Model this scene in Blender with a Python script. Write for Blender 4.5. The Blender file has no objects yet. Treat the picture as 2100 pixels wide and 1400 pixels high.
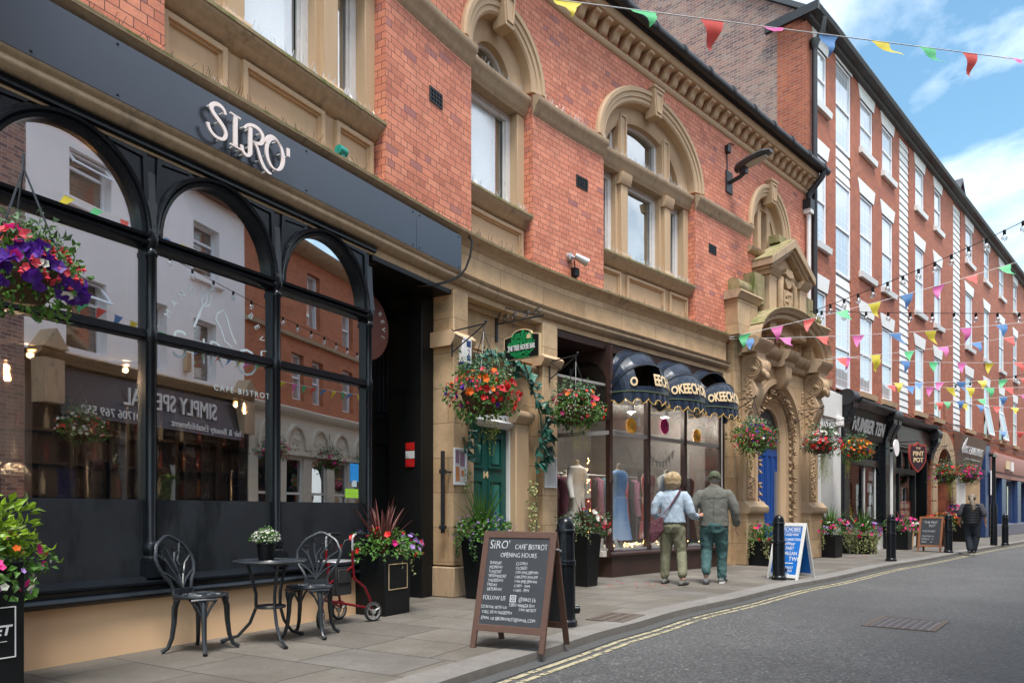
import bpy, bmesh, math, random
from math import sin, cos, pi, radians, atan, tan, hypot, sqrt
from mathutils import Vector as V, geometry
S = bpy.context.scene; COL = S.collection
R = random.Random(7)
# ---------------------------------------------------------------- frames
# street frame: u runs along the left hand facades, d towards the road, z up
A0 = (-3.44, 5.138); TA = atan(883/1500); TB = atan(1485/1500); TC = atan(1420/1500)
UA = 4.6; RB = 1.98/tan((TB-TA)/2); UB = UA+RB*(TB-TA); UC = 18.2
def _p(u):
    x, y = A0
    if u < UA: return x+sin(TA)*u, y+cos(TA)*u, TA
    x += sin(TA)*UA; y += cos(TA)*UA
    a = TA+(min(u, UB)-UA)/RB
    x += RB*(cos(TA)-cos(a)); y += RB*(sin(a)-sin(TA))
    if u > UB:
        k = min(u, UC)-UB; x += sin(TB)*k; y += cos(TB)*k; a = TB
    if u >= UC: x += sin(TC)*(u-UC); y += cos(TC)*(u-UC); a = TC
    return x, y, a
def FP(p):
    x, y, a = _p(p[0]); return V((x+p[1]*cos(a), y-p[1]*sin(a), p[2]))
def ang(u): return _p(u)[2]
TD = radians(43.2)
def FD(p):   # facades across the street: a to the right when facing them, d towards the road
    return V((8.68-sin(TD)*p[0]-cos(TD)*p[1], 6.51-cos(TD)*p[0]+sin(TD)*p[1], p[2]))
def px(x, y, Y):   # a place at depth Y
    return V(((x-1050)/1500*Y, Y, 1.12+(1050-y)/1500*Y))
# ---------------------------------------------------------------- mesh builder
class MB:
    def __init__(s): s.v = []; s.f = []; s.m = []; s.k = 0
    def add(s, vs, fs):
        o = len(s.v); s.v += [tuple(p) for p in vs]; s.f += [[i+o for i in f] for f in fs]; s.m += [s.k]*len(fs); return s
    def join(s, b, fn=None):
        k = s.k; o = len(s.v); s.v += [tuple(fn(p)) if fn else p for p in b.v]; s.f += [[i+o for i in f] for f in b.f]; s.m += [m+k for m in b.m]; return s
    def box(s, x0, x1, y0, y1, z0, z1):
        return s.add([(x, y, z) for x in (x0, x1) for y in (y0, y1) for z in (z0, z1)],
                     [(0, 1, 3, 2), (4, 6, 7, 5), (0, 4, 5, 1), (2, 3, 7, 6), (0, 2, 6, 4), (1, 5, 7, 3)])
    def loft(s, rings, cap=True, closed=True):
        n = len(rings[0]); vs = [p for r in rings for p in r]; fs = []
        for i in range(len(rings)-1):
            for j in range(n if closed else n-1):
                k = (j+1) % n; fs.append((i*n+j, i*n+k, (i+1)*n+k, (i+1)*n+j))
        if cap: fs += [tuple(range(n))[::-1], tuple(range((len(rings)-1)*n, len(rings)*n))]
        return s.add(vs, fs)
    def sweep(s, prof, u0, u1):          # moulding: profile (d, z) along u
        return s.loft([[(u, d, z) for d, z in prof] for u in (u0, u1)])
    def plate(s, outer, holes, y0, y1):  # outline (u, z) with holes, thick from y0 to y1
        loops = [outer]+list(holes); pts = [p for l in loops for p in l]; n = len(pts)
        tri = geometry.tessellate_polygon([[V((p[0], p[1], 0)) for p in l] for l in loops])
        fs = [tuple(t) for t in tri]+[tuple(i+n for i in t[::-1]) for t in tri]; o = 0
        for l in loops:
            m = len(l)
            for i in range(m): a, b = o+i, o+(i+1) % m; fs.append((a, b, b+n, a+n))
            o += m
        return s.add([(p[0], y0, p[1]) for p in pts]+[(p[0], y1, p[1]) for p in pts], fs)
    def arch(s, prof, c, zs, a, b, t0=0., t1=pi, n=22):   # moulding (dr, d) round an elliptical arch
        return s.loft([[(c-(a+r)*cos(t0+(t1-t0)*i/n), d, zs+(b+r)*sin(t0+(t1-t0)*i/n)) for r, d in prof] for i in range(n+1)])
    def tube(s, pts, r, n=8, closed=False, cap=True, flat=1.):
        pts = [V(p) for p in pts]; m = len(pts); rr = r if isinstance(r, (list, tuple)) else [r]*m
        rings = []; up = None
        for i in range(m):
            if closed: t = pts[(i+1) % m]-pts[i-1]
            else: t = pts[min(i+1, m-1)]-pts[max(i-1, 0)]
            if t.length < 1e-9: t = V((0, 0, 1))
            t.normalize()
            if up is None: up = V((0, 0, 1)) if abs(t.z) < .9 else V((1, 0, 0))
            x = t.cross(up)
            if x.length < 1e-4: x = t.cross(V((1, 0, 0)) if abs(t.x) < .9 else V((0, 1, 0)))
            x.normalize(); up = x.cross(t).normalized()
            rings.append([pts[i]+(x*cos(2*pi*j/n)+up*sin(2*pi*j/n)*flat)*rr[i] for j in range(n)])
        if closed: rings.append(rings[0]); cap = False
        return s.loft(rings, cap)
    def lathe(s, c, prof, n=16, ax='z', t0=0., cap=True):
        rings = []
        for r, h in prof:
            r = max(r, 1e-4); q = []
            for j in range(n):
                a = 2*pi*j/n+t0; A, B = r*cos(a), r*sin(a)
                q.append((c[0]+A, c[1]+B, c[2]+h) if ax == 'z' else (c[0]+h, c[1]+A, c[2]+B) if ax == 'x' else (c[0]+A, c[1]+h, c[2]+B))
            rings.append(q)
        return s.loft(rings, cap)
    def ball(s, c, r, n=12, m=8):
        rx, ry, rz = r if isinstance(r, (tuple, list)) else (r, r, r)
        return s.loft([[(c[0]+rx*sin(pi*i/m+1e-4)*cos(2*pi*j/n), c[1]+ry*sin(pi*i/m+1e-4)*sin(2*pi*j/n), c[2]-rz*cos(pi*i/m)) for j in range(n)] for i in range(m+1)])
    def stroke(s, pts, w, d0, d1):       # flat lettering stroke in (u, z)
        m = len(pts); ww = w if isinstance(w, (list, tuple)) else [w]*m; rings = []
        for i in range(m):
            a, b = pts[max(i-1, 0)], pts[min(i+1, m-1)]; tx, tz = b[0]-a[0], b[1]-a[1]; l = hypot(tx, tz) or 1
            nx, nz = -tz/l*ww[i]/2, tx/l*ww[i]/2; p = pts[i]
            rings.append([(p[0]+nx, d0, p[1]+nz), (p[0]-nx, d0, p[1]-nz), (p[0]-nx, d1, p[1]-nz), (p[0]+nx, d1, p[1]+nz)])
        return s.loft(rings)
    def leaf(s, p, d, n, L, W, fold=.25, curl=.2):
        p, d, n = V(p), V(d), V(n); d.normalize(); x = d.cross(n)
        if x.length < 1e-4: x = d.cross(V((1, 0, .3)))
        x.normalize(); n = x.cross(d)
        m1 = p+d*L*.5+n*L*curl*.4; e = p+d*L-n*L*curl*.3; k = n*W*fold
        return s.add([p, m1-x*W*.5+k, m1, m1+x*W*.5+k, e], [(0, 2, 1), (0, 3, 2), (1, 2, 4), (2, 3, 4)])
    def bloom(s, p, n, r, k=5, cup=.3, rnd=R):   # open flower
        p, n = V(p), V(n).normalized(); x = n.cross(V((.3, .2, 1)))
        x.normalize(); y = n.cross(x); a0 = rnd.random()*6; vs = [p]; fs = []; m = 2*k
        for j in range(m):
            a = a0+2*pi*j/m; q = r*(1 if j % 2 else .78)
            vs.append(p+(x*cos(a)+y*sin(a))*q+n*r*cup)
        for j in range(m): fs.append((0, 1+j, 1+(j+1) % m))
        return s.add(vs, fs)
    def blade(s, p, d, L, W, droop, n=5):        # sword shaped leaf
        p, d = V(p), V(d).normalized(); h = V((d.x, d.y, 0)); h = h.normalized() if h.length > 1e-3 else V((1, 0, 0))
        x = d.cross(V((0, 0, 1))); x = x.normalized() if x.length > 1e-3 else V((0, 1, 0)); vs = []; fs = []; q = p.copy()
        for i in range(n+1):
            t = i/n; w = W*(.55+.45*min(1, t*4))*(1-t**2.2)+.001
            up = x.cross(d); vs += [q-x*w/2+up*w*.25, q, q+x*w/2+up*w*.25]
            d = (d+V((0, 0, -1))*droop/n+h*droop*.25/n).normalized(); q = q+d*L/n
        for i in range(n):
            a = i*3; fs += [(a, a+1, a+4, a+3), (a+1, a+2, a+5, a+4)]
        return s.add(vs, fs)
    def text(s, body, x, z, size, y0, y1, align='LEFT', shear=0., sp=1., bold=0., xs=1., fn=None):
        c = bpy.data.curves.new('t', 'FONT'); c.body = body; c.size = size; c.align_x = align; c.shear = shear
        c.space_character = sp; c.offset = bold; c.resolution_u = 3; c.extrude = abs(y1-y0)/2; c.fill_mode = 'BOTH'
        o = bpy.data.objects.new('t', c); me = o.to_mesh()
        vs = []
        for q in me.vertices:
            a, b = q.co.x*xs, q.co.y
            a, b = fn(a, b) if fn else (a+x, b+z)
            vs.append((a, (y0+y1)/2+q.co.z, b))
        fs = [tuple(f.vertices) for f in me.polygons]; o.to_mesh_clear()
        bpy.data.objects.remove(o); bpy.data.curves.remove(c)
        return s.add(vs, fs)
def rect(x0, x1, z0, z1): return [(x0, z0), (x1, z0), (x1, z1), (x0, z1)]
def archloop(c, hw, z0, zs, b, n=18, a=None):
    a = a or hw
    return [(c-hw, z0), (c+hw, z0)]+[(c+a*cos(pi*i/n), zs+b*sin(pi*i/n)) for i in range(n+1)]
def ell(c, z, a, b, n=18): return [(c+a*cos(2*pi*i/n), z+b*sin(2*pi*i/n)) for i in range(n)]
# ---------------------------------------------------------------- objects
def mesh_of(name, mb, mats, frame=None, loc=(0, 0, 0), sm=40, warp=True):
    bm = bmesh.new(); vv = [bm.verts.new(p) for p in mb.v]
    bm.verts.ensure_lookup_table()
    for f, k in zip(mb.f, mb.m):
        try: q = bm.faces.new([vv[i] for i in f]); q.material_index = k
        except ValueError: pass
    if frame is FP and warp:
        us = [p[0] for p in mb.v]; lo, hi = min(us), max(us)
        if hi-lo > .35:
            for u in [UA+i*(UB-UA)/10 for i in range(11)]+[UC]:
                if lo < u < hi: bmesh.ops.bisect_plane(bm, geom=bm.verts[:]+bm.edges[:]+bm.faces[:], dist=1e-5, plane_co=(u, 0, 0), plane_no=(1, 0, 0))
    bmesh.ops.recalc_face_normals(bm, faces=bm.faces)
    uv = bm.loops.layers.uv.new('UVMap'); bm.normal_update()
    for f in bm.faces:
        n = f.normal; ax = max(range(3), key=lambda i: abs(n[i]))
        for l in f.loops:
            c = l.vert.co; l[uv].uv = (c.x, c.z) if ax == 1 else (c.y+.06, c.z) if ax == 0 else (c.x, c.y)
    L = V(loc)
    for v in bm.verts: v.co = (frame(v.co) if frame else v.co)-L
    if frame: bmesh.ops.reverse_faces(bm, faces=bm.faces)
    me = bpy.data.meshes.new(name); bm.to_mesh(me); bm.free()
    for m in (mats if isinstance(mats, (list, tuple)) else [mats]): me.materials.append(m)
    if sm:
        me.polygons.foreach_set('use_smooth', [True]*len(me.polygons)); me.set_sharp_from_angle(angle=radians(sm))
    return me
def props(o, label=None, cat=None, group=None, kind=None):
    if label: o['label'] = label
    if cat: o['category'] = cat
    if group: o['group'] = group
    if kind: o['kind'] = kind
    return o
def bevel(o, w):
    m = o.modifiers.new('Bevel', 'BEVEL'); m.width = w; m.segments = 2; m.limit_method = 'ANGLE'; m.angle_limit = radians(50)
def thing(name, label, cat, loc=(0, 0, 0), rz=0., group=None):
    o = bpy.data.objects.new(name, None); COL.objects.link(o); o.location = loc; o.rotation_euler = (0, 0, rz); o.empty_display_size = .1
    return props(o, label, cat, group)
def root_of(o):
    while o.parent: o = o.parent
    return o
def part(par, name, mb, mats, frame=None, sm=40, bev=0, label=None):
    loc = root_of(par).location if frame else (0, 0, 0)
    o = bpy.data.objects.new(name, mesh_of(name, mb, mats, frame, loc, sm)); COL.objects.link(o); o.parent = par
    if bev: bevel(o, bev)
    return props(o, label)
def single(name, label, cat, mb, mats, frame=None, loc=None, rz=0., group=None, sm=40, bev=0, kind=None):
    if frame:
        ps = [frame(p) for p in mb.v]; c = sum(ps, V())/len(ps); L = V((c.x, c.y, min(p.z for p in ps)))
    else: L = V((0, 0, 0))
    o = bpy.data.objects.new(name, mesh_of(name, mb, mats, frame, L, sm)); COL.objects.link(o)
    o.location = L if frame else (loc or (0, 0, 0)); o.rotation_euler = (0, 0, rz)
    if bev: bevel(o, bev)
    return props(o, label, cat, group, kind)
def dup(root, loc, rz, label=None, group=None):
    r = root.copy(); COL.objects.link(r); r.location = loc; r.rotation_euler = (0, 0, rz)
    if label: r['label'] = label
    if group: r['group'] = group
    for ch in list(root.children):
        c = ch.copy(); COL.objects.link(c); c.parent = r
        for g in ch.children:
            e = g.copy(); COL.objects.link(e); e.parent = c
    return r
def fpt(u, d, z=0.): return FP((u, d, z))
# ---------------------------------------------------------------- materials
def newmat(name):
    m = bpy.data.materials.new(name); m.use_nodes = True; nt = m.node_tree; b = nt.nodes['Principled BSDF']
    return m, nt, b, nt.nodes.new, nt.links.new
def srgb(r, g, b): return tuple(((c/255)/12.92 if c <= 10 else ((c/255+.055)/1.055)**2.4) for c in (r, g, b))
def C4(c, k=1.): return (min(c[0]*k, 1), min(c[1]*k, 1), min(c[2]*k, 1), 1)
def noise(nt, scale, detail=5, rough=.6, vec=None, sc=None, coord='Object'):
    tc = nt.nodes.new('ShaderNodeTexCoord'); n = nt.nodes.new('ShaderNodeTexNoise')
    n.inputs['Scale'].default_value = scale; n.inputs['Detail'].default_value = detail; n.inputs['Roughness'].default_value = rough
    src = tc.outputs[coord]
    if sc:
        mp = nt.nodes.new('ShaderNodeMapping'); mp.inputs['Scale'].default_value = sc; nt.links.new(src, mp.inputs[0]); src = mp.outputs[0]
    nt.links.new(src, n.inputs['Vector']); return n.outputs['Fac']
def ramp(nt, fac, stops):
    r = nt.nodes.new('ShaderNodeValToRGB'); e = r.color_ramp.elements
    while len(e) < len(stops): e.new(.5)
    for k, (p, c) in zip(e, stops): k.position = p; k.color = c if len(c) == 4 else (*c, 1)
    nt.links.new(fac, r.inputs[0]); return r.outputs[0]
def mix(nt, fac, a, b, mode='MIX'):
    m = nt.nodes.new('ShaderNodeMix'); m.data_type = 'RGBA'; m.blend_type = mode
    for s, v in ((m.inputs[0], fac), (m.inputs[6], a), (m.inputs[7], b)):
        if hasattr(v, 'node'): nt.links.new(v, s)
        else: s.default_value = v if not isinstance(v, tuple) or len(v) == 4 else (*v, 1)
    return m.outputs[2]
def bump(nt, h, bsdf, st=.3, dist=.01):
    b = nt.nodes.new('ShaderNodeBump'); b.inputs['Strength'].default_value = st; b.inputs['Distance'].default_value = dist
    nt.links.new(h, b.inputs['Height']); nt.links.new(b.outputs[0], bsdf.inputs['Normal'])
def M(name, c, rough=.6, metal=0., var=.2, scale=9., bmp=0., bscale=60., dirt=None, dscale=2.5, dth=.58, spec=.5, trans=0., isl=0., streak=False, emit=0., coat=0.):
    m, nt, b, N, L = newmat(name)
    n = noise(nt, scale, 6, .65, sc=(1, 1, .18) if streak else None); col = mix(nt, n, C4(c, 1-var), C4(c, 1+var))
    if isl:
        g = N('ShaderNodeNewGeometry')
        col = mix(nt, g.outputs['Random Per Island'], mix(nt, 1., col, C4((1, 1, 1), 1-isl), 'MULTIPLY'), mix(nt, 1., col, (1+isl*.9, 1+isl*.7, 1+isl*.2, 1), 'MULTIPLY'))
    if dirt:
        k = ramp(nt, noise(nt, dscale, 8, .7, sc=(1, 1, .35)), [(dth, (0, 0, 0)), (dth+.14, (1, 1, 1))]); col = mix(nt, k, col, (*dirt, 1))
    L(col, b.inputs['Base Color']); b.inputs['Roughness'].default_value = rough; b.inputs['Metallic'].default_value = metal
    b.inputs['Specular IOR Level'].default_value = spec; b.inputs['Coat Weight'].default_value = coat
    if bmp: bump(nt, noise(nt, bscale, 5, .6), b, bmp)
    if emit: b.inputs['Emission Color'].default_value = (*c, 1); b.inputs['Emission Strength'].default_value = emit
    if trans:
        t = N('ShaderNodeBsdfTranslucent'); L(col, t.inputs['Color']); x = N('ShaderNodeMixShader'); x.inputs[0].default_value = trans
        o = nt.nodes['Material Output']; L(b.outputs[0], x.inputs[1]); L(t.outputs[0], x.inputs[2]); L(x.outputs[0], o.inputs[0])
    return m
def BRICK(name, stops, mortar, bw=.235, bh=.086, mo=.006, squash=.5, sf=4, rough=.75, dirt=None, dth=.6, off=.5, ds=1.3, bst=.5, wob=.0):
    m, nt, b, N, L = newmat(name); tc = N('ShaderNodeTexCoord'); t = N('ShaderNodeTexBrick'); vec = tc.outputs['UV']
    if wob:
        nz = N('ShaderNodeTexNoise'); nz.inputs['Scale'].default_value = 5.; L(vec, nz.inputs['Vector'])
        ma = N('ShaderNodeVectorMath'); ma.operation = 'MULTIPLY_ADD'; ma.inputs[1].default_value = (wob, wob, 0); L(nz.outputs['Color'], ma.inputs[0]); L(vec, ma.inputs[2]); vec = ma.outputs[0]
    L(vec, t.inputs['Vector']); t.offset = off; t.squash = squash; t.squash_frequency = sf
    for k, v in (('Scale', 1.), ('Mortar Size', mo), ('Mortar Smooth', .15), ('Bias', 0.), ('Brick Width', bw), ('Row Height', bh)): t.inputs[k].default_value = v
    t.inputs['Color1'].default_value = (0, 0, 0, 1); t.inputs['Color2'].default_value = (1, 1, 1, 1)
    col = ramp(nt, t.outputs['Color'], stops)
    n1 = noise(nt, 4., 6, .7); col = mix(nt, .8, col, ramp(nt, n1, [(.25, (.66, .64, .64)), (.75, (1.2, 1.18, 1.14))]), 'MULTIPLY')
    n2 = noise(nt, 55., 4, .7); col = mix(nt, .35, col, ramp(nt, n2, [(.3, (.55, .55, .55)), (.7, (1.25, 1.25, 1.25))]), 'MULTIPLY')
    if dirt: col = mix(nt, ramp(nt, noise(nt, ds, 8, .7), [(dth, (0, 0, 0)), (dth+.2, (.75, .75, .75))]), col, (*dirt, 1))
    col = mix(nt, t.outputs['Fac'], col, (*mortar, 1)); L(col, b.inputs['Base Color']); b.inputs['Roughness'].default_value = rough
    h = N('ShaderNodeMath'); h.operation = 'MULTIPLY_ADD'; L(t.outputs['Fac'], h.inputs[0]); h.inputs[1].default_value = -1.; L(n2, h.inputs[2]); bump(nt, h.outputs[0], b, bst, .006)
    return m
brick_red = BRICK('red_engineering_brick', [(0, (.55, .18, .11)), (.12, (.65, .225, .135)), (.5, (.71, .255, .155)), (.82, (.76, .30, .185)), (.955, (.66, .22, .14)), (.975, (.46, .18, .15)), (1, (.40, .16, .15))], (.16, .06, .045), mo=.0045, wob=.004, dirt=(.62, .21, .135), dth=.62)
brick_far = BRICK('weathered_red_brick', [(0, (.27, .06, .03)), (.4, (.39, .092, .038)), (.8, (.45, .12, .05)), (1, (.32, .09, .05))], (.33, .18, .12), .225, .075, .008, 1., 2, wob=.006, dirt=(.30, .06, .03), dth=.5)
brick_gable = BRICK('old_purple_brick', [(0, (.13, .075, .075)), (.35, (.22, .115, .10)), (.6, (.30, .15, .12)), (.85, (.36, .19, .14)), (1, (.27, .20, .18))], (.36, .28, .24), .225, .076, .008, 1., 2, wob=.005, dirt=(.36, .27, .20), dth=.47, ds=.55)
brick_orange = BRICK('orange_brick', [(0, (.42, .13, .05)), (.5, (.52, .17, .07)), (1, (.45, .16, .08))], (.38, .2, .12), .23, .078, .006, 1., 2, dirt=(.35, .10, .05), dth=.5)
stone = BRICK('tan_sandstone', [(0, (.46, .31, .175)), (.5, (.53, .37, .215)), (1, (.57, .41, .25))], (.25, .17, .10), 1.05, .46, .006, 1., 2, .8, dirt=(.26, .185, .115), dth=.66, ds=2., bst=.25)
stone_plain = M('sandstone_dressing', (.52, .36, .22), .8, var=.14, scale=6, bmp=.15, bscale=45, dirt=(.28, .205, .125), dscale=3, dth=.66, streak=True)
stone_worn = M('weathered_sandstone', (.42, .30, .19), .85, var=.35, scale=14, bmp=.3, bscale=40, dirt=(.20, .155, .105), dscale=5, dth=.56, streak=True)
stone_carved = M('carved_sandstone', (.43, .295, .175), .85, var=.3, scale=10, bmp=.5, bscale=30, dirt=(.20, .14, .085), dscale=4, dth=.52)
moss = M('mossy_stone', (.30, .24, .13), .95, var=.5, scale=9, bmp=.5, bscale=50, dirt=(.13, .16, .035), dscale=6, dth=.48)
black = M('black_gloss_paint', (.007, .009, .012), .25, var=.5, scale=6, bmp=.1, bscale=18, dirt=(.06, .062, .066), dscale=11, dth=.68, spec=.35)
blackmatt = M('black_plastic', (.007, .008, .009), .42, var=.3, spec=.25)
iron = M('cast_iron_paint', (.02, .024, .03), .33, var=.5, scale=40, bmp=.15, bscale=120)
panel_blk = M('black_film_panel', (.022, .025, .030), .42, var=.4, scale=2.2, spec=.35, dirt=(.006, .008, .010), dscale=2.2, dth=.5)
signgrey = M('dark_grey_sign_panel', (.065, .072, .088), .24, metal=.5, var=.06, scale=1.)
copper = M('rose_sign_metal', (.90, .76, .71), .32, metal=.15, var=.04)
peach = M('peach_masonry_paint', (.90, .60, .36), .75, var=.08, scale=2, bmp=.12, bscale=25, dirt=(.62, .40, .24), dscale=5, dth=.64)
white = M('white_paint', (.74, .73, .71), .5, var=.06, scale=5, dirt=(.42, .40, .37), dscale=5, dth=.66)
whitepeel = M('peeling_white_paint', (.68, .65, .63), .6, var=.12, scale=12, bmp=.2, bscale=40, dirt=(.34, .30, .27), dscale=14, dth=.6)
upvc = M('white_upvc', (.78, .79, .82), .35, var=.03)
cream = M('cream_render', (.86, .82, .81), .8, var=.07, scale=2)
slate = M('roof_slate', (.06, .063, .07), .6, var=.3, scale=8, bmp=.3)
tiles = M('brown_roof_tiles', (.20, .11, .07), .8, var=.35, scale=12, bmp=.4)
gutterm = M('black_gutter', (.018, .018, .02), .5, var=.4, scale=15)
brown = M('dark_brown_paint', (.042, .021, .017), .3, var=.3, scale=5, bmp=.05)
silver = M('grey_aluminium', (.45, .45, .46), .4, metal=.6, var=.1)
greendoor = M('dark_green_paint', (.008, .075, .062), .35, var=.15, scale=4)
bluepaint = M('blue_door_paint', (.015, .075, .30), .35, var=.2, scale=4)
navy = M('navy_shop_paint', (.012, .04, .14), .4, var=.2)
maroon = M('faded_maroon_fascia', (.36, .17, .14), .6, var=.15, scale=2)
asphalt_l = None
def noise_vec(nt, k):
    tc = nt.nodes.new('ShaderNodeTexCoord'); n = nt.nodes.new('ShaderNodeTexNoise'); n.inputs['Scale'].default_value = 3.; nt.links.new(tc.outputs['Object'], n.inputs['Vector']); m = nt.nodes.new('ShaderNodeVectorMath'); m.operation = 'MULTIPLY_ADD'; m.inputs[1].default_value = (k, k, k); nt.links.new(n.outputs['Color'], m.inputs[0]); nt.links.new(tc.outputs['Object'], m.inputs[2]); return m.outputs[0]
def ground_mats():
    m, nt, b, N, L = newmat('asphalt')
    v = N('ShaderNodeTexVoronoi'); tc = N('ShaderNodeTexCoord'); L(tc.outputs['Object'], v.inputs['Vector']); v.inputs['Scale'].default_value = 58
    col = ramp(nt, v.outputs['Color'], [(.0, (.042, .042, .044)), (.4, (.072, .072, .073)), (.8, (.11, .11, .11)), (.97, (.24, .235, .225))])
    col = mix(nt, .8, col, ramp(nt, noise(nt, .9, 6, .6), [(.3, (.78, .78, .79)), (.7, (1.15, 1.15, 1.15))]), 'MULTIPLY')
    col = mix(nt, .45, col, ramp(nt, noise(nt, 25, 3, .7), [(.3, (.6, .6, .6)), (.7, (1.3, 1.3, 1.3))]), 'MULTIPLY')
    w = ramp(nt, noise(nt, .35, 3, .5, sc=(1., .25, 1)), [(.52, (0, 0, 0)), (.6, (.35, .35, .35))]); col = mix(nt, w, col, (.065, .065, .067, 1))
    ck = N('ShaderNodeTexVoronoi'); ck.feature = 'DISTANCE_TO_EDGE'; ck.inputs['Scale'].default_value = .55; L(noise_vec(nt, .25), ck.inputs['Vector']); cf = ramp(nt, ck.outputs['Distance'], [(.004, (1, 1, 1)), (.009, (0, 0, 0))]); cg = ramp(nt, noise(nt, .3, 2, .5), [(.5, (0, 0, 0)), (.6, (.6, .6, .6))]); cm = mix(nt, 1., cf, cg, 'MULTIPLY'); col = mix(nt, cm, col, (.045, .045, .046, 1))
    oil = ramp(nt, noise(nt, 1.6, 3, .5), [(.66, (0, 0, 0)), (.75, (.5, .5, .5))]); col = mix(nt, oil, col, (.045, .045, .047, 1))
    L(col, b.inputs['Base Color']); b.inputs['Roughness'].default_value = .75; bump(nt, v.outputs['Distance'], b, .8, .006)
    f, nt, b, N, L = newmat('york_stone_flags')
    tc = N('ShaderNodeTexCoord'); t = N('ShaderNodeTexBrick'); sp = N('ShaderNodeSeparateXYZ'); cb = N('ShaderNodeCombineXYZ')
    L(tc.outputs['UV'], sp.inputs[0]); L(sp.outputs[1], cb.inputs[0]); L(sp.outputs[0], cb.inputs[1])
    nz = N('ShaderNodeTexNoise'); nz.inputs['Scale'].default_value = .7; L(tc.outputs['UV'], nz.inputs['Vector'])
    ma = N('ShaderNodeVectorMath'); ma.operation = 'MULTIPLY_ADD'; ma.inputs[1].default_value = (.12, .03, 0); L(nz.outputs['Color'], ma.inputs[0]); L(cb.outputs[0], ma.inputs[2])
    L(ma.outputs[0], t.inputs['Vector']); t.offset = .43; t.squash = .8; t.squash_frequency = 3
    for k, v in (('Scale', 1.), ('Mortar Size', .0085), ('Mortar Smooth', .3), ('Brick Width', .92), ('Row Height', .62)): t.inputs[k].default_value = v
    t.inputs['Color1'].default_value = (0, 0, 0, 1); t.inputs['Color2'].default_value = (1, 1, 1, 1)
    col = ramp(nt, t.outputs['Color'], [(0, (.112, .100, .085)), (.35, (.148, .133, .114)), (.7, (.168, .151, .130)), (1, (.135, .128, .12))])
    col = mix(nt, .9, col, ramp(nt, noise(nt, 1.7, 8, .7), [(.28, (.68, .66, .62)), (.72, (1.22, 1.22, 1.24))]), 'MULTIPLY')
    col = mix(nt, .5, col, ramp(nt, noise(nt, 30, 4, .7), [(.3, (.7, .7, .7)), (.7, (1.2, 1.2, 1.2))]), 'MULTIPLY')
    sp2 = ramp(nt, noise(nt, 9, 2, .5), [(.70, (0, 0, 0)), (.73, (1, 1, 1))]); col = mix(nt, sp2, col, (.12, .11, .10, 1))
    vg = N('ShaderNodeTexVoronoi'); vg.inputs['Scale'].default_value = 3.2; L(tc.outputs['Object'], vg.inputs['Vector']); gk = ramp(nt, vg.outputs['Distance'], [(.045, (1, 1, 1)), (.06, (0, 0, 0))]); col = mix(nt, gk, col, (.09, .085, .08, 1))
    st = ramp(nt, noise(nt, .8, 5, .7), [(.5, (0, 0, 0)), (.68, (.55, .55, .55))]); col = mix(nt, st, col, (.095, .086, .075, 1))
    col = mix(nt, t.outputs['Fac'], col, (.045, .04, .035, 1)); L(col, b.inputs['Base Color']); b.inputs['Roughness'].default_value = .7
    h = N('ShaderNodeMath'); h.operation = 'MULTIPLY_ADD'; L(t.outputs['Fac'], h.inputs[0]); h.inputs[1].default_value = -1.5; L(noise(nt, 25, 5, .7), h.inputs[2]); bump(nt, h.outputs[0], b, .4, .01)
    return m, f
asphalt, flags = ground_mats()
kerbm = BRICK('granite_kerb', [(0, (.185, .175, .165)), (.5, (.22, .21, .197)), (1, (.20, .192, .182))], (.16, .15, .14), 1.1, 2., .008, 1., 2, .75, dirt=(.19, .178, .16), dth=.5)
tar = M('gutter_tarmac', (.07, .07, .07), .9, var=.4, scale=30, bmp=.5, bscale=90)
def linepaint():
    m, nt, b, N, L = newmat('worn_yellow_line'); b.inputs['Base Color'].default_value = (.55, .48, .30, 1); b.inputs['Roughness'].default_value = .7
    L(mix(nt, noise(nt, 20, 5), (.30, .27, .18, 1), (.54, .48, .31, 1)), b.inputs['Base Color'])
    k = ramp(nt, noise(nt, 13, 6, .75), [(.44, (0, 0, 0)), (.50, (.95, .95, .95))]); L(k, b.inputs['Alpha']); return m
yellowline = linepaint()
def GLASS(name, refl, tint=(.5, .55, .55), wob=.0, ws=1.2, rough=0., gl=(.95, .97, 1), up=.35):
    m, nt, b, N, L = newmat(name); nt.nodes.remove(b); o = nt.nodes['Material Output']
    t = N('ShaderNodeBsdfTransparent'); t.inputs[0].default_value = (*tint, 1); g = N('ShaderNodeBsdfGlossy'); g.inputs['Roughness'].default_value = rough; g.inputs[0].default_value = (*gl, 1)
    if wob:
        bp = N('ShaderNodeBump'); bp.inputs['Strength'].default_value = wob; bp.inputs['Distance'].default_value = .05
        L(noise(nt, ws, 1, .4), bp.inputs['Height']); L(bp.outputs[0], g.inputs['Normal'])
    x = N('ShaderNodeMixShader'); f = N('ShaderNodeLayerWeight'); f.inputs[0].default_value = .35
    mr = N('ShaderNodeMapRange'); mr.inputs[3].default_value = refl; mr.inputs[4].default_value = min(1, refl+up); L(f.outputs['Fresnel'], mr.inputs[0])
    L(mr.outputs[0], x.inputs[0]); L(t.outputs[0], x.inputs[1]); L(g.outputs[0], x.inputs[2]); L(x.outputs[0], o.inputs[0]); return m
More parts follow.
